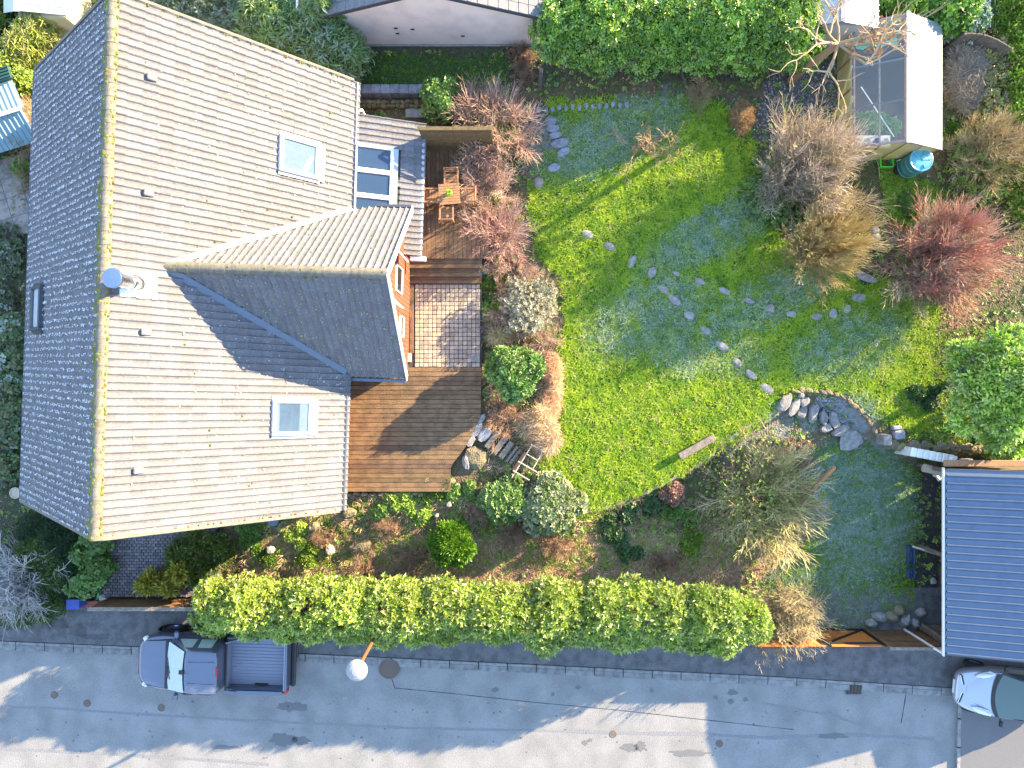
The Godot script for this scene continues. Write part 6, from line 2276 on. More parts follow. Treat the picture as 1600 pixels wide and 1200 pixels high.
	for k in [0, 5, 12]:
		var m := MB.new(o)
		m.bar(pts[k], pts[k] + Vector3(0, 1.2, 0.03), 0.07, 0.07, 0.006, Vector3.RIGHT)
		part(cp, "post", m, "old_panel")
	# white lines: wires on low hoops beyond the panel
	var ln := thing("white_rails", "row of thin white rails over a garden bed beyond the curved panel", "rails", G(1533, 20))
	o = ln.position
	for x in [1519, 1527, 1534, 1542, 1547]:
		var m := MB.new(o)
		m.tube([G(x, -60, 0.4), G(x + 1, 52, 0.4)], 0.025, 0.025, 6)
		part(ln, "rail", m, "white_paint")
	for z in [-20, 48]:
		for x in [1519, 1547]:
			var m := MB.new(o)
			m.tube([G(x, z, -0.05), G(x, z, 0.42)], 0.03, 0.03, 6)
			part(ln, "post", m, "white_paint")
	# compost cage with brown stalks
	var cc := thing("compost_heap", "brown heap of dry stalks held by short green posts at the end of the lawn", "compost heap", G(1155, 188))
	o = cc.position
	foliage(cc, "stalks", [[o + Vector3(0, 0.25, 0), Vector3(0.32, 0.3, 0.5)]], 420, L.straw, 0.2, [Color(0.36, 0.22, 0.1), Color(0.28, 0.17, 0.08), Color(0.45, 0.32, 0.18)], 0.1)
	foliage(cc, "dead_leaves", [[o + Vector3(0, 0.2, 0), Vector3(0.32, 0.26, 0.5)]], 200, L.dead, 0.09, [Color(0.25, 0.14, 0.07), Color(0.36, 0.22, 0.1)], 0.5)
	for s in [[-0.33, -0.5], [0.33, -0.5], [-0.33, 0.5], [0.33, 0.5]]:
		var m := MB.new(o)
		m.tube([o + Vector3(s[0], 0, s[1]), o + Vector3(s[0], 0.55, s[1])], 0.02, 0.02, 6)
		part(cc, "post", m, "hose_green")
	# metal garden shed beyond the back hedge
	var sh := thing("garden_shed", "white ribbed metal garden shed roof beside the greenhouse, one half in shade", "shed", Vector3(10.6, 0.5, -13.0))
	o = sh.position
	var s0 := 8.9
	var s1 := 11.62
	var sr := 10.28
	var sz := -11.28
	var sn := -15.0
	var w := MB.new(o)
	w.box(at(Vector3((s0 + s1) * 0.5, 1.3, (sz + sn) * 0.5)), Vector3(s1 - s0 - 0.2, 1.7, sz - sn - 0.2))
	part(sh, "wall", w, "render_cream")
	for k in 2:
		for qq in 5:
			var m := MB.new(o)
			var tt := rnd(0.93, 1.05)
			m.col = Color(tt, tt, tt)
			var za := lerpf(sn, sz, qq / 5.0)
			var zb := lerpf(sn, sz, (qq + 1) / 5.0)
			var xe2 := s0 if k == 0 else s1
			ribbed(m, Vector3(sr, 2.6, zb), Vector3(sr, 2.6, za), Vector3(xe2 - sr, -0.42, 0), 4, 0.03)
			part(sh, "roof_sheet", m, "pale_roof")
	var rc := MB.new(o)
	rc.bar(Vector3(sr, 2.64, sn), Vector3(sr, 2.64, sz + 0.02), 0.16, 0.03, 0.008)
	part(sh, "ridge_cap", rc, "blue_block")

func build_neighbours() -> void:
	# pale house beyond the garden
	var t := thing("white_house", "pale rendered house whose blank gable wall faces the garden, roof edge at the top", "house", Vector3(-2.55, 0.45, -15.0))
	var o := t.position
	var xa := -6.3
	var xb := 1.2
	var zf := -11.5
	var zb := -19.0
	var xm := (xa + xb) * 0.5
	var he := 2.62
	var hr := he + 0.425 * (xm - xa)
	var w := MB.new(o)
	w.poly([Vector3(xa, 0.3, zf), Vector3(xb, 0.3, zf), Vector3(xb, he, zf), Vector3(xm, hr, zf), Vector3(xa, he, zf)], Vector3.BACK)
	w.poly([Vector3(xa, 0.3, zb), Vector3(xb, 0.3, zb), Vector3(xb, he, zb), Vector3(xm, hr, zb), Vector3(xa, he, zb)], Vector3.FORWARD)
	w.poly([Vector3(xa, 0.3, zf), Vector3(xa, 0.3, zb), Vector3(xa, he, zb), Vector3(xa, he, zf)], Vector3.LEFT)
	w.poly([Vector3(xb, 0.3, zf), Vector3(xb, 0.3, zb), Vector3(xb, he, zb), Vector3(xb, he, zf)], Vector3.RIGHT)
	var W := part(t, "wall", w, "render_white")
	var pth := MB.new(o)
	pth.box(at(Vector3(xm, 0.5, zf + 0.04)), Vector3(xb - xa, 0.3, 0.05), 0.01)
	part(W, "plinth", pth, "concrete")
	for s in [[624, 58], [624, 68], [649, 60], [724, 73]]:
		var v := MB.new(o)
		var p := P(s[0], s[1], 1.0)
		v.box(at(Vector3(p.x, 0.9 + (82 - s[1]) * 0.035, zf + 0.012)), Vector3(0.12, 0.06, 0.03), 0.006)
		part(W, "vent", v, "black_metal")
	for s in [-1.0, 1.0]:
		var d := Vector3(s, -0.425, 0).normalized()
		var n := Vector3(s * 0.425, 1, 0).normalized()
		var ln := (xm - xa + 0.32) / absf(d.x)
		var rb := MB.new(o)
		rb.box(Transform3D(Basis(n.cross(d), n, d), Vector3(xm, hr + 0.1, (zf + zb) * 0.5 + 0.1) + d * ln * 0.5), Vector3(zf - zb + 0.3, 0.1, ln))
		var R := part(t, "roof", rb, "brick_red")
		var mb := MB.new()
		mb.box(at(Vector3(0, 0.02, 0)), Vector3(0.29, 0.03, 0.34), 0.006)
		var shared := mb.mesh(M["tile"])
		var nr := int(ln / 0.33)
		for q in nr:
			for k in 4:
				piece(R, "tile", shared, Transform3D(Basis(n.cross(d), n, d) * Basis(Vector3.RIGHT, 0.05), Vector3(xm, hr + 0.165, zf + 0.12 - k * 0.3) + d * (q * 0.33 + 0.17) - o))
		var vb := MB.new(o)
		vb.box(Transform3D(Basis(n.cross(d), n, d), Vector3(xm, hr + 0.08, zf + 0.25) + d * ln * 0.5), Vector3(0.04, 0.16, ln), 0.008)
		part(R, "verge_board", vb, "gutter_dark")
		var g := MB.new(o)
		g.bar(Vector3(xm + d.x * ln + s * 0.05, he - 0.05, zf + 0.22), Vector3(xm + d.x * ln + s * 0.05, he - 0.05, zb), 0.11, 0.1, 0.02)
		part(R, "gutter", g, "white_paint" if s < 0 else "gutter_dark")
	# boundary posts by the pale house
	var fp := thing("fence_post", "dark timber corner post with braces at the foot of the pale house by the bamboo", "post", G(563, 86))
	o = fp.position
	for s in [[Vector3(0, 0, 0), Vector3(0, 1.5, 0), 0.1], [Vector3(0, 1.15, 0), Vector3(-0.75, 0.9, -0.15), 0.07], [Vector3(0, 0.7, 0), Vector3(-0.5, 0.15, 0.25), 0.07], [Vector3(0, 0.9, 0), Vector3(0.35, 0.0, 0.5), 0.05]]:
		var m := MB.new(o)
		m.bar(o + s[0], o + s[1], s[2], s[2], 0.008, Vector3.BACK)
		part(fp, "post" if s[2] > 0.08 else "brace", m, "old_panel")
	var pp := MB.new(G(843, 138))
	pp.box(at(pp.o + Vector3(0, 0.7, 0)), Vector3(0.12, 1.5, 0.12), 0.01)
	single("concrete_post", pp, "old_panel", "tall grey fence post at the left end of the back hedge", "post")
	# low block wall and old stone wall above the extension
	var bw := thing("block_wall", "low wall of blue grey blocks between the dark grass strip and the extension", "wall", G(620, 148))
	o = bw.position
	for k in 9:
		var m := MB.new(o)
		var tt := rnd(0.8, 1.15)
		m.col = Color(tt, tt, tt)
		var p := G(562 + k * 14.5, 147 + rnd(-0.5, 0.5))
		m.box(at(p + Vector3(0, 0.22, 0), rnd(-0.02, 0.02)), Vector3(0.31, 0.5, 0.3), 0.02)
		part(bw, "block", m, "blue_block")
	var ow := thing("old_stone_wall", "low brown rubble stone wall between the block wall and the extension roof", "wall", G(610, 166))
	o = ow.position
	for k in 16:
		for j in 2:
			var m := MB.new(o)
			var tt := rnd(0.6, 1.2)
			m.col = Color(tt, tt * 0.85, tt * 0.7)
			var p := G(556 + k * 7.4, 162 + j * 6)
			m.rock(at(p + Vector3(0, 0.1, 0), rnd(-0.3, 0.3)), Vector3(rnd(0.16, 0.28), 0.24, rnd(0.13, 0.2)), 500 + k * 2 + j, 0.2)
			part(ow, "wall_stone", m, "mossy_stone")
	var cs := MB.new(G(655, 172))
	cs.box(at(cs.o + Vector3(0, 0.03, 0)), Vector3(0.9, 0.1, 0.55), 0.02)
	single("concrete_slab", cs, "concrete", "grey concrete slab on the ground at the corner of the extension roof", "slab")
	# sheds on the left edge of the picture
	var s1 := thing("left_white_shed", "small white ribbed shed roof with an olive end wall at the top left corner", "shed", Vector3(-15.3, 0.4, -13.6))
	o = s1.position
	var w1 := MB.new(o)
	w1.box(at(Vector3(-15.0, 1.2, -13.9)), Vector3(1.5, 1.7, 4.4))
	part(s1, "wall", w1, "film_wall")
	for q in 7:
		var m := MB.new(o)
		var za := -11.75 - q * 0.6
		ribbed(m, Vector3(-15.55, 2.35, za), Vector3(-15.55, 2.35, za - 0.58), Vector3(1.45, -0.3, 0), 2, 0.03)
		m.poly([Vector3(-15.55, 2.34, za), Vector3(-15.55, 2.34, za - 0.58), Vector3(-16.1, 2.2, za - 0.58), Vector3(-16.1, 2.2, za)], Vector3.UP)
		part(s1, "roof_sheet", m, "pale_roof")
	var rc := MB.new(o)
	rc.bar(Vector3(-15.55, 2.4, -11.7), Vector3(-15.55, 2.4, -16.0), 0.2, 0.03, 0.008)
	part(s1, "ridge_cap", rc, "white_paint")
	var s2 := thing("left_green_shed", "ribbed green grey shed roof with a dark green edge at the left margin", "shed", G(0, 170))
	o = s2.position
	var yaw := Basis(Vector3.UP, 0.3)
	var c := P(2, 162, 2.0)
	var pt := func(x: float, y: float, z: float) -> Vector3: return c + yaw * Vector3(x, y, z)
	var m1 := MB.new(o)
	ribbed(m1, pt.call(0.75, 0.35, -0.42), pt.call(-2.5, 0.35, -0.42), yaw * Vector3(0, -0.18, 0.82), 20, 0.02)
	part(s2, "roof_sheet", m1, "green_roof")
	var m2 := MB.new(o)
	ribbed(m2, pt.call(0.6, 0.13, 0.45), pt.call(-2.5, 0.13, 0.45), yaw * Vector3(0, -0.5, 0.85), 18, 0.02)
	part(s2, "roof_sheet", m2, "blue_sheet")
	var m3 := MB.new(o)
	m3.bar(pt.call(0.8, 0.42, -0.62), pt.call(-2.5, 0.42, -0.62), 0.4, 0.1, 0.01)
	for k in 4:
		m3.bar(pt.call(0.8, 0.49, -0.78 + k * 0.1), pt.call(-2.5, 0.49, -0.78 + k * 0.1), 0.04, 0.03)
	part(s2, "edge_board", m3, "dark_green")
	var m4 := MB.new(o)
	m4.bar(pt.call(0.65, 0.19, 0.43), pt.call(-2.5, 0.19, 0.43), 0.12, 0.05, 0.01)
	m4.bar(pt.call(0.6, 0.13, 0.45), pt.call(0.6, -0.36, 1.3), 0.05, 0.05, 0.01)
	part(s2, "trim", m4, "white_paint")
	var m5 := MB.new(o)
	m5.box(Transform3D(yaw, pt.call(-1.1, -0.85, 0.1)), Vector3(3.0, 1.5, 1.2))
	part(s2, "wall", m5, "old_panel")
	# slabs of the terrace there
	var A := Node3D.new()
	A.name = "slab_terrace"
	add_child(A, true)
	A.set_meta("kind", "structure")
	for j in 4:
		for i in 5:
			var m := MB.new()
			var tt := rnd(0.85, 1.1)
			m.col = Color(tt, tt, tt)
			var p := P(52, 236, 0.62) + yaw * Vector3(-0.35 - i * 0.66, 0, 0.3 + j * 0.66)
			m.box(Transform3D(yaw, Vector3(p.x, 0.62, p.z)), Vector3(0.65, 0.08, 0.65), 0.01)
			part(A, "paving_slab", m, "slab")


# ---------------------------------------------------------------- plants, one by one
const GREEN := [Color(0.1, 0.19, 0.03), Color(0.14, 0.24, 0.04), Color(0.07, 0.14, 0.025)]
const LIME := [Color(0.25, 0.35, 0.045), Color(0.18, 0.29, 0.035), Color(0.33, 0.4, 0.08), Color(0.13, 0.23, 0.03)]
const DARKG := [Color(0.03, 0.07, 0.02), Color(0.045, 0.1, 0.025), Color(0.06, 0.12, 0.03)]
const BROWN := [Color(0.3, 0.19, 0.12), Color(0.38, 0.26, 0.17), Color(0.22, 0.13, 0.09)]

func bare(called: String, label: String, px: float, py: float, r: float, h: float, n: int, mesh: Mesh, pal: Array, foot := 0.25, thick := 1.0, cat := "bush") -> Node3D:
	var t := thing(called, label, cat, G(px, py))
	branches(t, "twigs", t.position, r, h, n, mesh, pal, foot, thick)
	stems(t, t.position, r * 0.5, h * 0.4, 6, 0.022, pal[0])
	return t

func build_plants() -> void:
	# the long hedge on the street
	var hd := thing("street_hedge", "long clipped laurel hedge of narrow bright green leaves along the pavement", "hedge", P(750, 958, 0.1))
	var lobes := []
	for k in 34:
		var px := 342.0 + k * 25.0
		var end := 1.0 if k > 1 and k < 32 else 0.8
		var py := 951 + k * 0.45
		lobes.append([P(px, py - 12, 2.25) + Vector3(rnd(-0.15, 0.15), rnd(-0.2, 0.3), rnd(-0.16, 0.16)), Vector3(0.72, 1.0, 0.82) * rnd(0.88, 1.08) * end])
		lobes.append([P(px + 10, py + 12, 1.75) + Vector3(rnd(-0.15, 0.15), rnd(-0.4, 0.2), rnd(-0.22, 0.16)), Vector3(0.7, 0.95, 0.74) * rnd(0.85, 1.1) * end])
		if k % 2 == 0:
			lobes.append([P(px, py, 0.9), Vector3(0.8, 0.9, 0.85)])
	lobes.append([P(340, 968, 1.1), Vector3(0.4, 0.4, 0.4)])
	foliage(hd, "foliage", lobes, 27000, L.narrow, 0.125, [Color(0.32, 0.4, 0.055), Color(0.23, 0.31, 0.04), Color(0.46, 0.5, 0.16), Color(0.22, 0.33, 0.035), Color(0.12, 0.18, 0.025)], 0.55, 0.4, 0.0, 0.35)
	var bx := []
	var bc := []
	for k in 260:
		var p := P(rnd(335, 1165), rnd(935, 958), 0.1)
		bx.append(frame(Vector3(rnd(-0.12, 0.12), 1, rnd(-0.25, 0.0)), rnd(0, 6), rnd(1.2, 1.75), p - hd.position))
		bc.append(pick([Color(0.2, 0.13, 0.08), Color(0.13, 0.09, 0.06)]))
	scatter(hd, "branches", L.spray, bx, bc)
	# the back hedge
	var bh := thing("back_hedge", "tall rounded laurel hedge with glossy leaves in front of the pale house", "hedge", G(1050, 85))
	lobes = []
	for k in 15:
		var px := 872.0 + k * 26.0
		lobes.append([P(px, 34, 2.35) + Vector3(0, rnd(-0.15, 0.25), rnd(-0.15, 0.15)), Vector3(0.8, 1.0, 0.95) * rnd(0.88, 1.1)])
		lobes.append([P(px + 12, 72, 1.75) + Vector3(0, rnd(-0.2, 0.2), rnd(-0.12, 0.1)), Vector3(0.76, 0.95, 0.75) * rnd(0.85, 1.08)])
		if k > 5 and k < 13:
			lobes.append([P(px, 10, 2.2) + Vector3(0, rnd(-0.2, 0.2), 0), Vector3(0.75, 0.95, 0.7) * rnd(0.9, 1.1)])
	foliage(bh, "foliage", lobes, 8200, L.laurel, 0.19, [Color(0.12, 0.24, 0.03), Color(0.17, 0.31, 0.035), Color(0.08, 0.17, 0.025), Color(0.28, 0.38, 0.05)], 0.35, 0.4, 0.0, 0.2)
	stems(bh, bh.position + Vector3(0, 0, -0.4), 2.5, 2.0, 9, 0.06, Color(0.12, 0.08, 0.05))
	# evergreen tree on the right
	var et := thing("evergreen_tree", "broad leafy evergreen tree with light green clumps above the ribbed garage", "tree", G(1482, 598))
	var eb := et.position
	var tm := MB.new(eb)
	tm.col = Color(0.16, 0.11, 0.07)
	tm.tube([eb, eb + Vector3(0.05, 1.0, 0.05), eb + Vector3(0.15, 2.0, 0.0), eb + Vector3(0.1, 3.4, 0.05)], 0.16, 0.06, 10)
	for k in 7:
		var a := k * 0.95
		tm.tube([eb + Vector3(0.08, 1.0 + k * 0.25, 0), eb + Vector3(cos(a) * 0.6, 1.5 + k * 0.25, sin(a) * 0.6), eb + Vector3(cos(a) * 1.3, 2.0 + k * 0.22, sin(a) * 1.3)], 0.06, 0.02, 6)
	part(et, "trunk", tm, "bark")
	lobes = []
	for s in [[0, 3.0, 0, 1.0], [0.9, 2.6, 0.3, 0.8], [-0.75, 2.5, 0.2, 0.75], [0.2, 2.5, 0.95, 0.75], [0.1, 2.6, -0.95, 0.75], [0.8, 2.0, 1.1, 0.65], [-0.6, 1.9, 1.0, 0.6], [-0.7, 2.0, -0.7, 0.6], [0.9, 2.0, -0.8, 0.6], [0.3, 3.5, 0.1, 0.7], [1.5, 1.9, 0.2, 0.6], [0.4, 1.7, 1.6, 0.5], [1.3, 1.5, 1.3, 0.5], [1.9, 1.3, 1.0, 0.7], [1.1, 1.1, 1.9, 0.6], [2.3, 1.4, 0.2, 0.7]]:
		lobes.append([eb + Vector3(s[0] + 0.1, s[1], s[2]), Vector3(s[3], s[3] * 0.72, s[3])])
	foliage(et, "crown", lobes, 4400, L.fan, 0.2, [Color(0.33, 0.5, 0.07), Color(0.46, 0.6, 0.11), Color(0.19, 0.33, 0.05), Color(0.54, 0.62, 0.22)], 0.45, 0.45, 0.06)
	# round clipped shrubs
	var rs := shrub("round_shrub", "large round dark green glossy shrub at the edge of the patio", "shrub", 804, 581)
	foliage(rs, "foliage", lobes_round(rs.position, 0.98, 1.8, 6, 0.4), 1700, L.small, 0.13, [Color(0.08, 0.18, 0.03), Color(0.13, 0.25, 0.04), Color(0.05, 0.11, 0.02), Color(0.22, 0.32, 0.09)], 0.35, 0.3)
	stems(rs, rs.position, 0.5, 0.9, 6, 0.03, Color(0.15, 0.1, 0.06))
	var rc := shrub("round_conifer", "small round bright green conifer standing alone in the lower bed", "shrub", 709, 843)
	foliage(rc, "foliage", lobes_round(rc.position, 0.78, 1.2, 6, 0.2), 1500, L.fan, 0.13, [Color(0.12, 0.26, 0.015), Color(0.17, 0.32, 0.02), Color(0.06, 0.15, 0.015)], 0.5, 0.35)
	stems(rc, rc.position, 0.3, 0.8, 5, 0.025, Color(0.15, 0.1, 0.06))
	# bare bushes between the decks and the lawn
	var pk := [Color(0.56, 0.4, 0.31), Color(0.62, 0.47, 0.38), Color(0.44, 0.27, 0.19), Color(0.5, 0.31, 0.25)]
	var a := bare("bare_bush", "big bare pinkish brown bush beside the upper deck, uppermost of the twiggy bushes there", 772, 212, 1.5, 2.2, 110, L.spray_c, pk, 0.35, 0.65)
	foliage(a, "ivy", [[a.position + Vector3(0, 0.6, 0), Vector3(0.9, 0.7, 0.9)]], 420, L.ivy, 0.12, GREEN)
	bare("bare_bush", "bare bush with reddish pink twigs hanging over the timber steps", 776, 372, 1.25, 1.7, 85, L.spray_b, [Color(0.5, 0.26, 0.24), Color(0.58, 0.36, 0.3), Color(0.6, 0.45, 0.36)], 0.3, 0.7)
	bare("bare_bush", "small bare brown bush between the upper pinkish bush and the reddish one", 756, 300, 1.0, 1.5, 60, L.spray_c, pk, 0.35)
	bare("border_twigs", "low tangle of pinkish straw twigs between the reddish bush and the silver shrub", 802, 432, 0.95, 0.8, 44, L.spray_c, pk, 0.6, 0.9)
	bare("border_twigs", "low tangle of straw twigs between the silver shrub and the round dark shrub", 845, 538, 0.7, 0.6, 34, L.spray_c, pk, 0.6, 0.9)
	bare("border_twigs", "low tangle of brown twigs between the round dark shrub and the sleeper steps", 792, 652, 0.85, 0.6, 40, L.spray_c, [Color(0.5, 0.3, 0.2), Color(0.58, 0.42, 0.3), Color(0.4, 0.24, 0.15)], 0.6, 0.9)
	var iv := shrub("ivy_shrub", "leafy green shrub behind the dark timber screen of the upper deck", "shrub", 694, 178)
	foliage(iv, "foliage", lobes_round(iv.position, 0.75, 1.7, 5), 620, L.ivy, 0.14, [Color(0.1, 0.2, 0.03), Color(0.16, 0.26, 0.04), Color(0.06, 0.12, 0.02)])
	stems(iv, iv.position, 0.4, 1.0, 5, 0.025, Color(0.15, 0.1, 0.06))
	var ws := shrub("silver_shrub", "silvery white small leaved shrub between the patio and the lawn", "shrub", 826, 484)
	foliage(ws, "foliage", lobes_round(ws.position, 1.15, 1.2, 8, 0.9), 1500, L.small, 0.075, [Color(0.38, 0.36, 0.29), Color(0.28, 0.28, 0.19), Color(0.48, 0.43, 0.38), Color(0.22, 0.2, 0.11)], 0.3, 0.85)
	branches(ws, "twigs", ws.position, 1.3, 1.0, 60, L.spray_c, [Color(0.4, 0.3, 0.24), Color(0.3, 0.2, 0.15)], 0.4)
	var yt := shrub("grass_tuft", "pale yellow tuft of ornamental grass above the round dark shrub", "grass tuft", 779, 526)
	foliage(yt, "blades", [[yt.position + Vector3(0, 0.05, 0), Vector3(0.12, 0.15, 0.12)]], 34, L.straw, 0.42, [Color(0.6, 0.55, 0.3), Color(0.5, 0.48, 0.22)], 1.0)
	var dg := shrub("dry_grass", "drooping tuft of dry straw coloured grass at the corner of the lawn by the trellis", "dry grass", 846, 668)
	foliage(dg, "blades", [[dg.position + Vector3(0, 0.2, 0), Vector3(0.45, 0.35, 0.8)], [dg.position + Vector3(0.2, 0.3, 0.4), Vector3(0.3, 0.35, 0.4)], [dg.position + Vector3(-0.4, 0.1, -0.2), Vector3(0.4, 0.2, 0.5)]], 400, L.straw, 0.32, [Color(0.6, 0.44, 0.28), Color(0.42, 0.27, 0.15), Color(0.68, 0.55, 0.38), Color(0.32, 0.2, 0.11)], 0.5)
	var fn := shrub("dead_fern", "rusty brown dead ferns along the lawn right of the round dark shrub", "fern", 862, 600)
	foliage(fn, "fronds", [[fn.position + Vector3(0, 0.12, -0.5), Vector3(0.28, 0.22, 0.5)], [fn.position + Vector3(0.1, 0.1, 0.1), Vector3(0.2, 0.25, 0.5)], [fn.position + Vector3(-0.05, 0.1, 0.7), Vector3(0.32, 0.25, 0.5)]], 420, L.straw, 0.24, [Color(0.42, 0.25, 0.14), Color(0.62, 0.36, 0.22), Color(0.66, 0.47, 0.32), Color(0.46, 0.26, 0.15)], 0.5)
	# variegated shrubs below the lawn corner
	var vs := shrub("variegated_shrub", "pale cream and green variegated shrub at the lower left corner of the lawn", "shrub", 858, 792)
	foliage(vs, "foliage", lobes_round(vs.position, 1.15, 0.95, 7), 1500, L.small, 0.12, [Color(0.3, 0.32, 0.17), Color(0.15, 0.22, 0.06), Color(0.42, 0.42, 0.28), Color(0.08, 0.14, 0.03)], 0.4, 0.45)
	var vs2 := shrub("leafy_shrub", "green leafy shrub left of the cream variegated one below the sleeper steps", "shrub", 783, 780)
	foliage(vs2, "foliage", lobes_round(vs2.position, 0.9, 0.8, 6), 900, L.small, 0.13, [Color(0.12, 0.22, 0.04), Color(0.2, 0.28, 0.09), Color(0.06, 0.13, 0.03)], 0.4, 0.45)
	var rdp := shrub("red_shrub", "small reddish brown leaved shrub at the drop below the lawn", "shrub", 1049, 766)
	foliage(rdp, "foliage", lobes_round(rdp.position, 0.45, 0.6, 4), 330, L.small, 0.1, [Color(0.3, 0.13, 0.11), Color(0.22, 0.1, 0.07), Color(0.38, 0.22, 0.17)])
	# the budding willow with the pole
	var wl := bare("budding_bush", "large loose bush of yellow brown twigs with small green buds below the lawn", 1172, 772, 2.2, 2.1, 130, L.spray_b, [Color(0.58, 0.5, 0.22), Color(0.52, 0.43, 0.18), Color(0.64, 0.56, 0.32), Color(0.4, 0.31, 0.14)], 0.4, 0.75)
	foliage(wl, "buds", [[wl.position + Vector3(0, 1.0, 0), Vector3(1.9, 1.0, 1.9)]], 1000, L.small, 0.045, [Color(0.26, 0.34, 0.05), Color(0.28, 0.34, 0.08), Color(0.14, 0.2, 0.03)], 0.3, 0.75)
	branches(wl, "low_twigs", wl.position, 2.0, 1.0, 40, L.spray_c, [Color(0.4, 0.3, 0.16), Color(0.46, 0.37, 0.2)], 0.5)
	var pb := MB.new(G(1222, 812))
	pb.bar(G(1222, 812, 0.0), P(1304, 730, 2.3), 0.11, 0.11, 0.01)
	single("leaning_timber", pb, "teak", "long square reddish timber leaning through the yellow budding bush", "timber")
	bare("bare_bush", "pale bare bush at the right end of the street hedge, overhanging the orange fence", 1226, 950, 1.1, 2.0, 60, L.spray_c, [Color(0.5, 0.42, 0.22), Color(0.58, 0.5, 0.3), Color(0.42, 0.32, 0.18)], 0.3, 0.8)
	bare("hanging_twigs", "small spray of pale twigs hanging over the pavement at the end of the street hedge", 1192, 990, 0.6, 1.5, 26, L.spray, [Color(0.5, 0.42, 0.27), Color(0.42, 0.32, 0.2)], 0.2, 1.0, "twigs")
	# bushes to the right of the lawn
	var bb := bare("bare_bush", "large grey brown bare bush in front of the greenhouse at the lawn edge", 1238, 288, 1.8, 2.8, 185, L.spray_c, [Color(0.5, 0.4, 0.3), Color(0.42, 0.33, 0.24), Color(0.6, 0.5, 0.4), Color(0.4, 0.34, 0.18)], 0.4, 0.55)
	foliage(bb, "low_leaves", [[bb.position + Vector3(-0.3, 0.2, 0.3), Vector3(1.5, 0.45, 1.4)]], 500, L.ivy, 0.1, GREEN, 0.5)
	bare("olive_bush", "olive yellow twiggy bush below the large grey brown one beside the flat stones", 1268, 394, 1.5, 2.3, 210, L.spray, [Color(0.48, 0.38, 0.14), Color(0.56, 0.46, 0.22), Color(0.4, 0.3, 0.13)], 0.4, 0.55)
	var dw := bare("red_dogwood", "wide bush of dark red bare twigs at the right edge above the leafy tree", 1458, 412, 2.1, 2.3, 210, L.spray_c, [Color(0.44, 0.17, 0.14), Color(0.5, 0.27, 0.21), Color(0.4, 0.22, 0.15), Color(0.56, 0.42, 0.28)], 0.45, 0.55)
	foliage(dw, "low_leaves", [[dw.position + Vector3(0, 0.3, 0), Vector3(1.6, 0.5, 1.6)]], 420, L.ivy, 0.1, GREEN, 0.5)
	bare("lichen_bush", "small pale lichen covered bush left of the red twigged one", 1432, 437, 0.9, 0.9, 30, L.spray_c, [Color(0.34, 0.33, 0.16), Color(0.42, 0.4, 0.26)], 0.4, 1.3)
	var ob := bare("bare_bush", "olive brown bare bush at the right edge beside the teal barrel", 1528, 258, 1.5, 1.6, 130, L.spray_c, [Color(0.4, 0.32, 0.15), Color(0.48, 0.38, 0.22), Color(0.34, 0.26, 0.12)], 0.4, 0.65)
	foliage(ob, "low_leaves", [[ob.position + Vector3(0, 0.3, 0), Vector3(1.3, 0.5, 1.4)]], 520, L.small, 0.1, LIME, 0.5)
	# pollarded bare tree beside the greenhouse
	var pt := thing("bare_tree", "bare pollarded tree with knobbly pale branches in front of the greenhouse roof", "tree", G(1236, 126))
	var o := pt.position
	var tk := MB.new(o)
	tk.col = Color(0.26, 0.18, 0.1)
	var top := o + Vector3(0.1, 3.3, 0.3)
	tk.tube([o, o + Vector3(0.0, 1.1, 0.05), o + Vector3(0.08, 2.3, 0.2), top], 0.14, 0.09, 9)
	part(pt, "trunk", tk, "bark")
	var grow := func(f: Callable, mb: MB, p: Vector3, d: Vector3, len: float, r: float, depth: int) -> void:
		var pts := [p]
		for k in 4:
			d = (d + Vector3(rnd(-1, 1), rnd(-0.6, 0.8), rnd(-1, 1)) * 0.28).normalized()
			p += d * len * 0.25
			pts.append(p)
		var tone := rnd(0.85, 1.15)
		mb.col = Color(0.43 * tone, 0.31 * tone, 0.18 * tone) if depth < 3 else Color(0.3 * tone, 0.21 * tone, 0.12 * tone)
		mb.tube(pts, r, r * 0.62, 6)
		if depth > 0:
			for k in (3 if depth > 1 else 2):
				var dd := (d + Vector3(rnd(-1, 1), rnd(-0.7, 0.7), rnd(-1, 1)) * 0.95).normalized()
				f.call(f, mb, pts[4 if k < 2 else 2], dd, len * rnd(0.55, 0.85), r * 0.6, depth - 1)
	for q in [[Vector3(1, 0.25, -0.3), 1.0], [Vector3(-0.6, 0.3, 0.2), 0.9], [Vector3(0.7, 0.2, 0.7), 1.0], [Vector3(0.1, 0.35, -1), 0.85], [Vector3(-0.5, 0.1, 0.9), 0.8], [Vector3(1.0, 0.3, 0.25), 1.1], [Vector3(-0.9, 0.2, -0.3), 0.8]]:
		var mb := MB.new(o)
		grow.call(grow, mb, top, q[0].normalized(), q[1], 0.05, 3)
		part(pt, "branch", mb, "bark")
	foliage(pt, "dead_leaves", [[top + Vector3(1.0, 0.1, -0.1), Vector3(0.9, 0.5, 0.6)]], 50, L.dead, 0.12, [Color(0.4, 0.22, 0.12), Color(0.46, 0.3, 0.18)], 0.3, 0.9)
	# sapling on the lawn
	var sp := bare("sapling", "thin leafless sapling on the frosty part of the lawn below the back hedge", 1000, 232, 0.75, 1.6, 7, L.spray, [Color(0.36, 0.25, 0.15)], 0.1, 1.6, "tree")
	var sp2 := bare("sapling", "small bare bush at the shaded top edge of the lawn under the back hedge", 1092, 158, 0.6, 0.9, 20, L.spray_c, [Color(0.34, 0.25, 0.14), Color(0.28, 0.2, 0.1)], 0.2)
	# heap of brushwood right of the greenhouse
	var hp := thing("brushwood_heap", "heap of grey cut twigs and stalks right of the greenhouse", "heap", G(1508, 118))
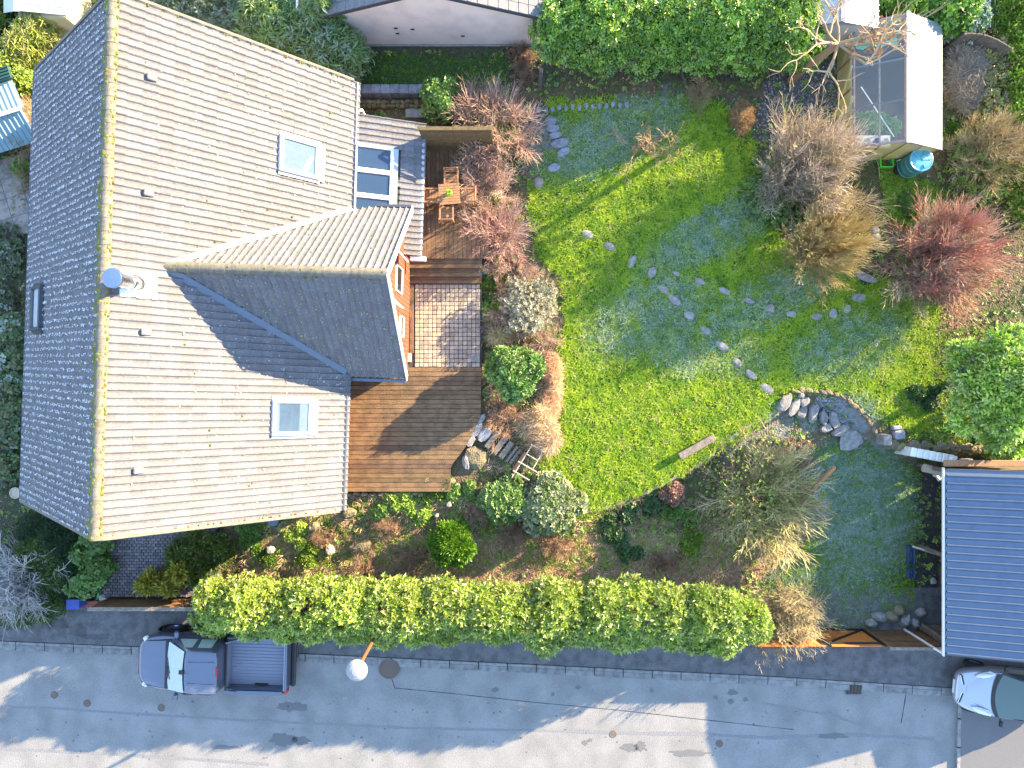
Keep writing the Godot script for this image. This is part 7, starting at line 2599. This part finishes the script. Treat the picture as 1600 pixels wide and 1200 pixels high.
	foliage(hp, "twigs", [[hp.position + Vector3(0, 0.15, 0), Vector3(0.75, 0.4, 1.3)]], 800, L.straw, 0.3, [Color(0.34, 0.3, 0.26), Color(0.4, 0.33, 0.24), Color(0.26, 0.22, 0.18)], 0.2)
	branches(hp, "stalks", hp.position, 0.8, 0.5, 30, L.spray_c, [Color(0.36, 0.3, 0.24), Color(0.42, 0.28, 0.16)], 0.9, 1.6)
	var hs := MB.new(G(1490, 120))
	hs.tube([G(1477, 132, 0.35), G(1492, 106, 0.5), G(1518, 82, 0.7)], 0.03, 0.02, 6)
	hs.tube([G(1477, 132, 0.35), G(1494, 122, 0.5), G(1500, 116, 0.6)], 0.03, 0.02, 6)
	single("cut_branch", hs, "teak", "long orange brown cut branch lying across the grey brushwood heap", "branch")
	# hedges and shrubs round the margins
	var m := func(called: String, label: String, cat: String, pts: Array, r: float, h: float, n: int, mesh: Mesh, size: float, pal: Array, frosting := 0.0) -> void:
		var t := thing(called, label, cat, G(pts[0][0], pts[0][1]))
		var lb := []
		for q in pts:
			var p := G(q[0], q[1])
			lb.append([p + Vector3(rnd(-0.1, 0.1), h * 0.5, rnd(-0.1, 0.1)), Vector3(r, h * 0.55, r) * rnd(0.85, 1.1)])
		foliage(t, "foliage", lb, n, mesh, size, pal, 0.4, 0.45, frosting)
		stems(t, t.position, r * 0.5, h * 0.6, 5, 0.03, Color(0.15, 0.1, 0.06))
	m.call("right_hedge", "yellow green leafy hedge running down the right edge of the garden", "hedge", [[1572, 20], [1577, 62], [1578, 105], [1584, 150], [1582, 195], [1588, 240], [1592, 285], [1594, 330]], 0.8, 0.95, 2600, L.fan, 0.2, LIME)
	m.call("yellow_bed_shrub", "yellow green low plants between the brushwood heap and the right hedge", "shrub", [[1538, 130], [1540, 165], [1532, 195], [1545, 90]], 0.5, 0.7, 560, L.small, 0.14, [Color(0.3, 0.3, 0.08), Color(0.2, 0.2, 0.06), Color(0.3, 0.2, 0.12)])
	m.call("top_hedge", "bright green leafy hedge behind the greenhouse and the white shed", "hedge", [[1395, 20], [1425, 8], [1450, 25], [1380, -20], [1420, -40]], 0.9, 1.6, 1700, L.small, 0.19, [Color(0.13, 0.27, 0.03), Color(0.2, 0.34, 0.04), Color(0.07, 0.15, 0.02)])
	m.call("frosty_shrub", "frosted dull green shrub at the top edge right of the bright hedge", "shrub", [[1486, 20], [1495, 42], [1490, -10]], 0.65, 1.0, 700, L.small, 0.16, [Color(0.1, 0.17, 0.08), Color(0.16, 0.24, 0.12)], 0.4)
	m.call("bamboo", "clump of dull green bamboo in the shade between the tiled roof and the pale house", "bamboo", [[430, 62], [462, 78], [492, 82], [520, 92], [545, 112], [500, 60]], 0.85, 2.0, 1500, L.bamboo, 0.3, [Color(0.15, 0.25, 0.08), Color(0.2, 0.3, 0.11), Color(0.25, 0.33, 0.15)], 0.15)
	m.call("bamboo_tall", "taller bamboo tuft in front of the pale gable wall left end", "bamboo", [[527, 62], [515, 74]], 0.5, 2.6, 330, L.bamboo, 0.28, [Color(0.15, 0.25, 0.08), Color(0.2, 0.3, 0.11)], 0.1)
	m.call("frosted_shrubs", "frosted blue green shrubs along the top edge behind the tiled roof", "shrub", [[262, -8], [300, 8], [340, 12], [380, 28], [420, 22], [450, 34], [400, -15], [350, -25], [455, 0]], 0.9, 1.2, 1900, L.needle, 0.2, [Color(0.11, 0.17, 0.1), Color(0.15, 0.21, 0.14)], 0.35)
	m.call("left_corner_hedge", "dull green hedge in the top left corner beside the white shed", "hedge", [[10, 20], [25, 55], [5, 80], [40, 15], [30, -20], [-20, 60]], 0.8, 1.4, 1300, L.fan, 0.2, [Color(0.09, 0.15, 0.03), Color(0.12, 0.19, 0.04), Color(0.16, 0.15, 0.05)])
	m.call("left_yellow_shrub", "sunlit yellow green shrub between the white shed and the tiled roof corner", "shrub", [[78, 78], [62, 92], [95, 66], [50, 108]], 0.5, 1.5, 700, L.bamboo, 0.2, [Color(0.3, 0.34, 0.06), Color(0.22, 0.28, 0.05), Color(0.38, 0.36, 0.14)])
	m.call("left_leafy_shrub", "sunlit leafy shrub beside the green shed at the left edge of the tiled roof", "shrub", [[44, 128], [50, 150], [58, 140]], 0.42, 1.5, 380, L.small, 0.17, [Color(0.26, 0.34, 0.05), Color(0.2, 0.28, 0.05)])
	bare("left_bare_bush", "orange brown bare bush over the green shed at the left edge of the tiled roof", 58, 205, 0.95, 1.5, 46, L.spray_b, [Color(0.46, 0.3, 0.16), Color(0.5, 0.4, 0.2)], 0.2)
	bare("terrace_bush", "sparse brown twigs over the slab terrace at the left edge", 62, 282, 0.85, 1.2, 26, L.spray_b, [Color(0.34, 0.27, 0.17), Color(0.3, 0.22, 0.12)], 0.2)
	m.call("terrace_shrub", "small green shrub at the left wall above the shaded strip", "shrub", [[46, 268]], 0.32, 0.7, 90, L.small, 0.15, [Color(0.16, 0.26, 0.05)])
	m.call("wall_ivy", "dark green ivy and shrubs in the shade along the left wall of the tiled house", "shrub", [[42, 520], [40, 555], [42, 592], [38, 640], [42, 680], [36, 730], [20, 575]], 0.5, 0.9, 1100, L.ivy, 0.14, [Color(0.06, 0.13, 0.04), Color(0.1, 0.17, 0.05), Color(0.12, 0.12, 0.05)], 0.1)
	m.call("shade_plants", "frosted low plants in the shaded strip left of the tiled roof", "plants", [[12, 380], [20, 420], [8, 470], [15, 600], [5, 680], [12, 740]], 0.55, 0.35, 700, L.small, 0.13, [Color(0.1, 0.14, 0.07), Color(0.13, 0.13, 0.08)], 0.12)
	var pot := MB.new(G(34, 768))
	pot.lathe(at(pot.o), [Vector2(0.0, 0.0), Vector2(0.14, 0.0), Vector2(0.19, 0.34), Vector2(0.165, 0.34), Vector2(0.14, 0.3), Vector2(0.0, 0.3)], 20)
	single("garden_pot", pot, "pale_wood", "pale plant pot at the left wall of the tiled house near its lower corner", "pot")
	# frosted bare tree and juniper in the lower left corner
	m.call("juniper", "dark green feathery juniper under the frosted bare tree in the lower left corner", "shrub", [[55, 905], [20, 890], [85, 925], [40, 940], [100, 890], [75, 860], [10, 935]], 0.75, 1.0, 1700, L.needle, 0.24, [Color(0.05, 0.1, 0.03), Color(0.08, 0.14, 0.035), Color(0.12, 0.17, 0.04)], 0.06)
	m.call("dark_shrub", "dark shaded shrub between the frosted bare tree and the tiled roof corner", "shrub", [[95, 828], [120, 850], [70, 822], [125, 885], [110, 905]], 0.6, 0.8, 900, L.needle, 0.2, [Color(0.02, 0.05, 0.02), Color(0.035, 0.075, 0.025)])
	m.call("driveway_shrub", "green leafy shrub at the left edge of the small paved driveway", "shrub", [[158, 858], [165, 882], [150, 905], [170, 840]], 0.48, 1.1, 620, L.ivy, 0.15, [Color(0.08, 0.18, 0.03), Color(0.12, 0.22, 0.04), Color(0.06, 0.12, 0.02)])
	bare("frosted_tree", "pale frosted bare tree with long fine twigs in the lower left corner", 42, 893, 1.75, 2.6, 75, L.spray_b, [Color(0.52, 0.52, 0.52), Color(0.42, 0.4, 0.38), Color(0.6, 0.61, 0.63)], 0.2, 0.9, "tree")
	m.call("golden_conifer", "golden yellow conifer branch reaching over the paved driveway", "conifer", [[262, 897], [285, 900], [250, 905], [300, 885]], 0.38, 1.3, 420, L.fan, 0.18, [Color(0.36, 0.3, 0.04), Color(0.28, 0.24, 0.03), Color(0.2, 0.19, 0.03)])
	m.call("driveway_corner_shrub", "olive green shrub at the right edge of the paved driveway under the roof edge", "shrub", [[318, 842], [335, 862], [300, 868], [350, 850], [312, 880]], 0.5, 0.9, 800, L.fan, 0.16, [Color(0.08, 0.13, 0.025), Color(0.13, 0.18, 0.03), Color(0.16, 0.17, 0.05)])
	# lower bed below the deck: separate clumps
	var bed := [[392, 836, 0.4, "green", "leafy green clump under the roof edge in the lower bed"], [412, 862, 0.35, "green", "green clump near the hedge at the left end of the lower bed"], [455, 838, 0.4, "lime", "yellow green clump right of the water butt"], [478, 862, 0.4, "lime", "yellow green clump near the hedge below the flat mossy stone"], [505, 836, 0.35, "brown", "brown withered clump in the lower bed below the roof corner"], [590, 800, 0.4, "green", "green clump under the left end of the lower deck edge"], [625, 785, 0.4, "lime", "yellow green clump under the middle of the lower deck edge"], [655, 800, 0.35, "lime", "yellow green clump below the right half of the lower deck edge"], [690, 770, 0.42, "green", "green clump under the cut corner of the lower deck"], [610, 820, 0.4, "brown", "brown withered clump in the middle of the lower bed"], [720, 765, 0.4, "green", "dark green clump below the large mossy boulder"], [745, 800, 0.45, "brown", "brown twiggy clump left of the leafy shrub"], [800, 840, 0.5, "brown", "brown withered clump below the leafy shrub"], [870, 850, 0.5, "brown", "brown twiggy clump below the cream variegated shrub"], [960, 825, 0.5, "dark", "dark green clump just below the lawn border"], [1000, 800, 0.45, "dark", "dark green clump below the small reddish shrub"], [1060, 800, 0.45, "green", "green clump right of the reddish shrub"], [1085, 845, 0.35, "lime", "small bright green plant in the right part of the lower bed"], [980, 860, 0.45, "dark", "dark clump near the hedge in the right part of the lower bed"], [1040, 870, 0.45, "brown", "brown clump near the hedge below the green clump"], [570, 890, 0.45, "brown", "brown grassy clump near the hedge left of the round conifer"], [640, 875, 0.5, "brown", "wide brown grassy clump against the hedge left of the round conifer"], [760, 330, 0.35, "green", "green clump at the right edge of the upper deck"], [772, 455, 0.45, "green", "green leafy clump right of the patio top corner"], [768, 490, 0.35, "lime", "yellow green clump right of the patio middle"], [790, 640, 0.45, "brown", "brown clump below the round dark shrub"], [815, 645, 0.4, "dark", "dark green clump between the round shrub and the dry straw grass"], [1440, 620, 0.5, "dark", "dark shaded clump at the left foot of the leafy evergreen tree"], [1480, 668, 0.5, "lime", "yellow green clump at the lower foot of the leafy evergreen tree"], [1555, 690, 0.5, "lime", "yellow green clump above the right end of the dry stone wall"], [1425, 320, 0.4, "green", "green clump on the mossy grass above the red twigged bush"], [1440, 335, 0.4, "lime", "yellow green clump right of the mossy grass"], [1485, 210, 0.4, "green", "green clump beside the lower right corner of the greenhouse"], [1222, 330, 0.4, "green", "green clump at the left foot of the large grey brown bush"], [820, 120, 0.4, "brown", "brown twiggy clump at the left end of the back hedge"], [812, 95, 0.45, "brown", "olive brown clump at the right foot of the pale house"], [715, 195, 0.4, "green", "green clump behind the right end of the timber screen"]]
	var pals := {"green": GREEN, "lime": LIME, "brown": BROWN, "dark": DARKG}
	for s in bed:
		var t := shrub("bed_plant", s[4], "plant", s[0], s[1])
		var lb := []
		for k in 6:
			var r: float = s[2] * rnd(0.3, 0.62)
			lb.append([t.position + Vector3(rnd(-1, 1) * s[2] * 1.1, r * 0.25, rnd(-0.8, 0.8) * s[2]), Vector3(r, r * rnd(0.5, 0.9), r)])
		if s[3] == "brown":
			branches(t, "twigs", t.position, s[2], s[2] * 1.3, 26, L.spray_c, BROWN, 0.5, 1.2)
			foliage(t, "dead_leaves", lb, 90, L.dead, 0.08, BROWN)
		else:
			foliage(t, "foliage", lb, 240, [L.small, L.ivy, L.fan][rng.randi() % 3], 0.11, pals[s[3]])


# ---------------------------------------------------------------- grass and litter
func build_grass() -> void:
	var xfs := [[], []]
	var cols := [[], []]
	var sow := func(poly: PackedVector2Array, count: int, hgt: float, warm: float) -> void:
		var lo := Vector2(9999, 9999)
		var hi := -lo
		for q in poly:
			lo = lo.min(q)
			hi = hi.max(q)
		var got := 0
		while got < count:
			var q := Vector2(rnd(lo.x, hi.x), rnd(lo.y, hi.y))
			var r := q + Vector2(wob.get_noise_2d(q.x * 9, q.y * 9), wob.get_noise_2d(q.x * 9 + 500, q.y * 9)) * 9.0
			if not in_poly(r, poly):
				continue
			got += 1
			var p := G(q.x, q.y)
			var clump := wob.get_noise_2d(q.x * 15.0, q.y * 15.0)
			var patch := wob.get_noise_2d(q.x * 3.0 + 700, q.y * 3.0)
			if clump < -0.15 and rng.randf() < 0.75:
				continue
			var covered := false
			for b in bare_spots:
				if absf(q.x - b.x) < b.z and absf(q.y - b.y) < b.z and Vector2(q.x - b.x, q.y - b.y).length() < b.z * 0.75:
					covered = true
					break
			if covered:
				continue
			var h := hgt * rnd(0.7, 1.2) * (0.45 + 1.1 * smoothstep(-0.3, 0.4, clump))
			var c := Color(0.12, 0.26, 0.018).lerp(Color(0.35, 0.46, 0.028), clampf(0.4 + 0.7 * patch + 0.5 * clump + rnd(-0.3, 0.3), 0, 1) * warm)
			if rng.randf() < 0.06:
				c = Color(0.44, 0.4, 0.16)
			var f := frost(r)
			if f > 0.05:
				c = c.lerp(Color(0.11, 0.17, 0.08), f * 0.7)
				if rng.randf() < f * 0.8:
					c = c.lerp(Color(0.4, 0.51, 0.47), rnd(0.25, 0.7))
			var k := rng.randi() % 2
			xfs[k].append(Transform3D(Basis(Vector3.UP, rng.randf() * TAU).scaled_local(Vector3(h * 1.15, h, h * 1.15)), p))
			cols[k].append(c)
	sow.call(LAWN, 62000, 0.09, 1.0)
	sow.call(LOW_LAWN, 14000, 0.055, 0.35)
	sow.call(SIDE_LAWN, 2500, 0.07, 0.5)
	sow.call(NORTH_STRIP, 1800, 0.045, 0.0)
	sow.call(pv([380, 790, 560, 785, 760, 770, 1180, 800, 1180, 890, 380, 890]), 2600, 0.08, 0.6)
	sow.call(pv([1380, 600, 1460, 520, 1600, 500, 1600, 700, 1400, 690]), 2600, 0.08, 0.4)
	for k in 2:
		var t := scatter(self, "lawn_grass", [L.tuft, L.tuft_b][k], xfs[k], cols[k])
		t.set_meta("label", ["short upright green grass of the lawn, frosted in the shaded patches", "short bent green grass mixed through the lawn and lower grass"][k])
		t.set_meta("category", "grass")
	# leaf litter, small stones and ground cover on the soil
	var lx := []
	var lc := []
	var gx := []
	var gc := []
	var cx := []
	var cc := []
	for k in 26000:
		var q := Vector2(rnd(-20, 1620), rnd(-30, 948))
		if in_poly(q, LAWN) or in_poly(q, LOW_LAWN) or (q.x > 40 and q.x < 545 and q.y > 60 and q.y < 780) or (q.x > 545 and q.x < 752 and q.y > 200 and q.y < 768) or (q.x > 165 and q.x < 345 and q.y > 800) or (q.x > 1475 and q.y > 720) or (q.x > 470 and q.x < 870 and q.y < 80) or in_poly(q, NORTH_STRIP):
			continue
		var p := G(q.x, q.y, 0.015)
		var n := wob.get_noise_2d(q.x * 5.0 + 90, q.y * 5.0)
		if rng.randf() < 0.42 + n * 0.8:
			cx.append(frame(Vector3(rnd(-0.4, 0.4), 1, rnd(-0.4, 0.4)), rnd(0, 6), rnd(0.05, 0.12), p))
			cc.append(pick(LIME if n > 0.1 else GREEN))
		elif rng.randf() < 0.75:
			lx.append(frame(Vector3(rnd(-0.7, 0.7), 1, rnd(-0.7, 0.7)), rnd(0, 6), rnd(0.035, 0.085), p))
			lc.append(pick([Color(0.4, 0.27, 0.16), Color(0.3, 0.18, 0.1), Color(0.5, 0.38, 0.26), Color(0.22, 0.16, 0.1)]))
	for k in 2600:
		var q := Vector2(rnd(1265, 1372), rnd(618, 690))
		if in_poly(q, GRAVEL):
			gx.append(at(G(q.x, q.y, 0.01), rnd(0, 6), Vector3.ONE * rnd(0.025, 0.055)))
			var t := rnd(0.5, 1.25)
			gc.append(Color(t, t, t * 1.05))
	for k in 1600:
		var q := Vector2(rnd(1180, 1320), rnd(100, 250))
		if in_poly(q, MULCH):
			gx.append(at(G(q.x, q.y, 0.0), rnd(0, 6), Vector3(1, 0.6, 1) * rnd(0.03, 0.08)))
			var t := rnd(0.2, 0.9)
			gc.append(Color(t, t * 0.95, t * 0.95))
	var sx := []
	var sc := []
	for k in 4200:
		var q := Vector2(rnd(380, 1180), rnd(775, 895)) if k < 2800 else Vector2(rnd(755, 875), rnd(420, 740))
		if in_poly(q, LAWN) or (q.x < 545 and q.y < 800) or (q.x < 752 and q.y < 772):
			continue
		var n := wob.get_noise_2d(q.x * 6.0 + 40, q.y * 6.0)
		if n < -0.05:
			continue
		sx.append(frame(Vector3(rnd(-0.8, 0.8), 1, rnd(-0.8, 0.8)), rnd(0, 6), rnd(0.12, 0.3), G(q.x, q.y, 0.0)))
		sc.append(pick([Color(0.55, 0.4, 0.27), Color(0.44, 0.28, 0.17), Color(0.62, 0.48, 0.36), Color(0.36, 0.24, 0.14)]))
	var gm := MB.new()
	gm.rock(Transform3D(), Vector3(1, 0.8, 1.1), 9)
	for s in [["dry_stalks", L.straw, sx, sc, "pale dry stalks lying and standing over the lower bed and beside the patio", "dry stalks"], ["leaf_litter", L.dead, lx, lc, "scattered dry brown leaves on the soil of the beds", "leaf litter"], ["ground_cover", L.ivy, cx, cc, "low green ground cover leaves over the beds", "ground cover"], ["gravel_stones", gm.mesh(M["gravel"]), gx, gc, "loose grey gravel and clods beside the stone steps and on the mulch", "gravel"]]:
		var t := scatter(self, s[0], s[1], s[2], s[3])
		t.set_meta("label", s[4])
		t.set_meta("category", s[5])


# ---------------------------------------------------------------- the scene
func _ready() -> void:
	var cam := Camera3D.new()
	cam.name = "camera"
	cam.position = Vector3(0, CAMERA_HEIGHT, 0)
	cam.rotation_degrees = Vector3(-90, 0, 0)
	cam.fov = rad_to_deg(2.0 * atan(600.0 / FOCAL))
	cam.near = 0.1
	cam.far = 1500.0
	add_child(cam)
	cam.current = true
	var sky := ProceduralSkyMaterial.new()
	sky.sky_top_color = Color(0.45, 0.56, 0.7)
	sky.sky_horizon_color = Color(0.78, 0.8, 0.8)
	sky.sky_curve = 0.12
	sky.ground_bottom_color = Color(0.2, 0.2, 0.18)
	sky.ground_horizon_color = Color(0.5, 0.52, 0.52)
	sky.sky_energy_multiplier = 1.0
	var env := Environment.new()
	env.background_mode = Environment.BG_SKY
	env.sky = Sky.new()
	env.sky.sky_material = sky
	env.tonemap_mode = Environment.TONE_MAPPER_LINEAR
	env.tonemap_exposure = 5.8
	env.sdfgi_enabled = true
	env.ssao_enabled = true
	env.ssil_enabled = true
	var we := WorldEnvironment.new()
	we.name = "world"
	we.environment = env
	add_child(we)
	var sun := DirectionalLight3D.new()
	sun.name = "sun"
	sun.light_energy = 1.6
	sun.light_color = Color(1.0, 0.895, 0.72)
	sun.light_angular_distance = 0.5
	sun.shadow_enabled = true
	add_child(sun)
	var el := deg_to_rad(17.5)
	sun.look_at_from_position(Vector3.ZERO, Vector3(-0.872 * cos(el), -sin(el), 0.49 * cos(el)))

	rng.seed = 20240117
	wob.seed = 5
	wob.frequency = 0.01
	wob.fractal_octaves = 3
	make_materials()
	make_leaves()
	build_ground()
	build_street()
	build_house()
	build_decks()
	build_neighbours()
	build_greenhouse()
	build_street_side()
	build_garden_stones()
	build_truck()
	build_silver_car()
	build_plants()
	build_grass()
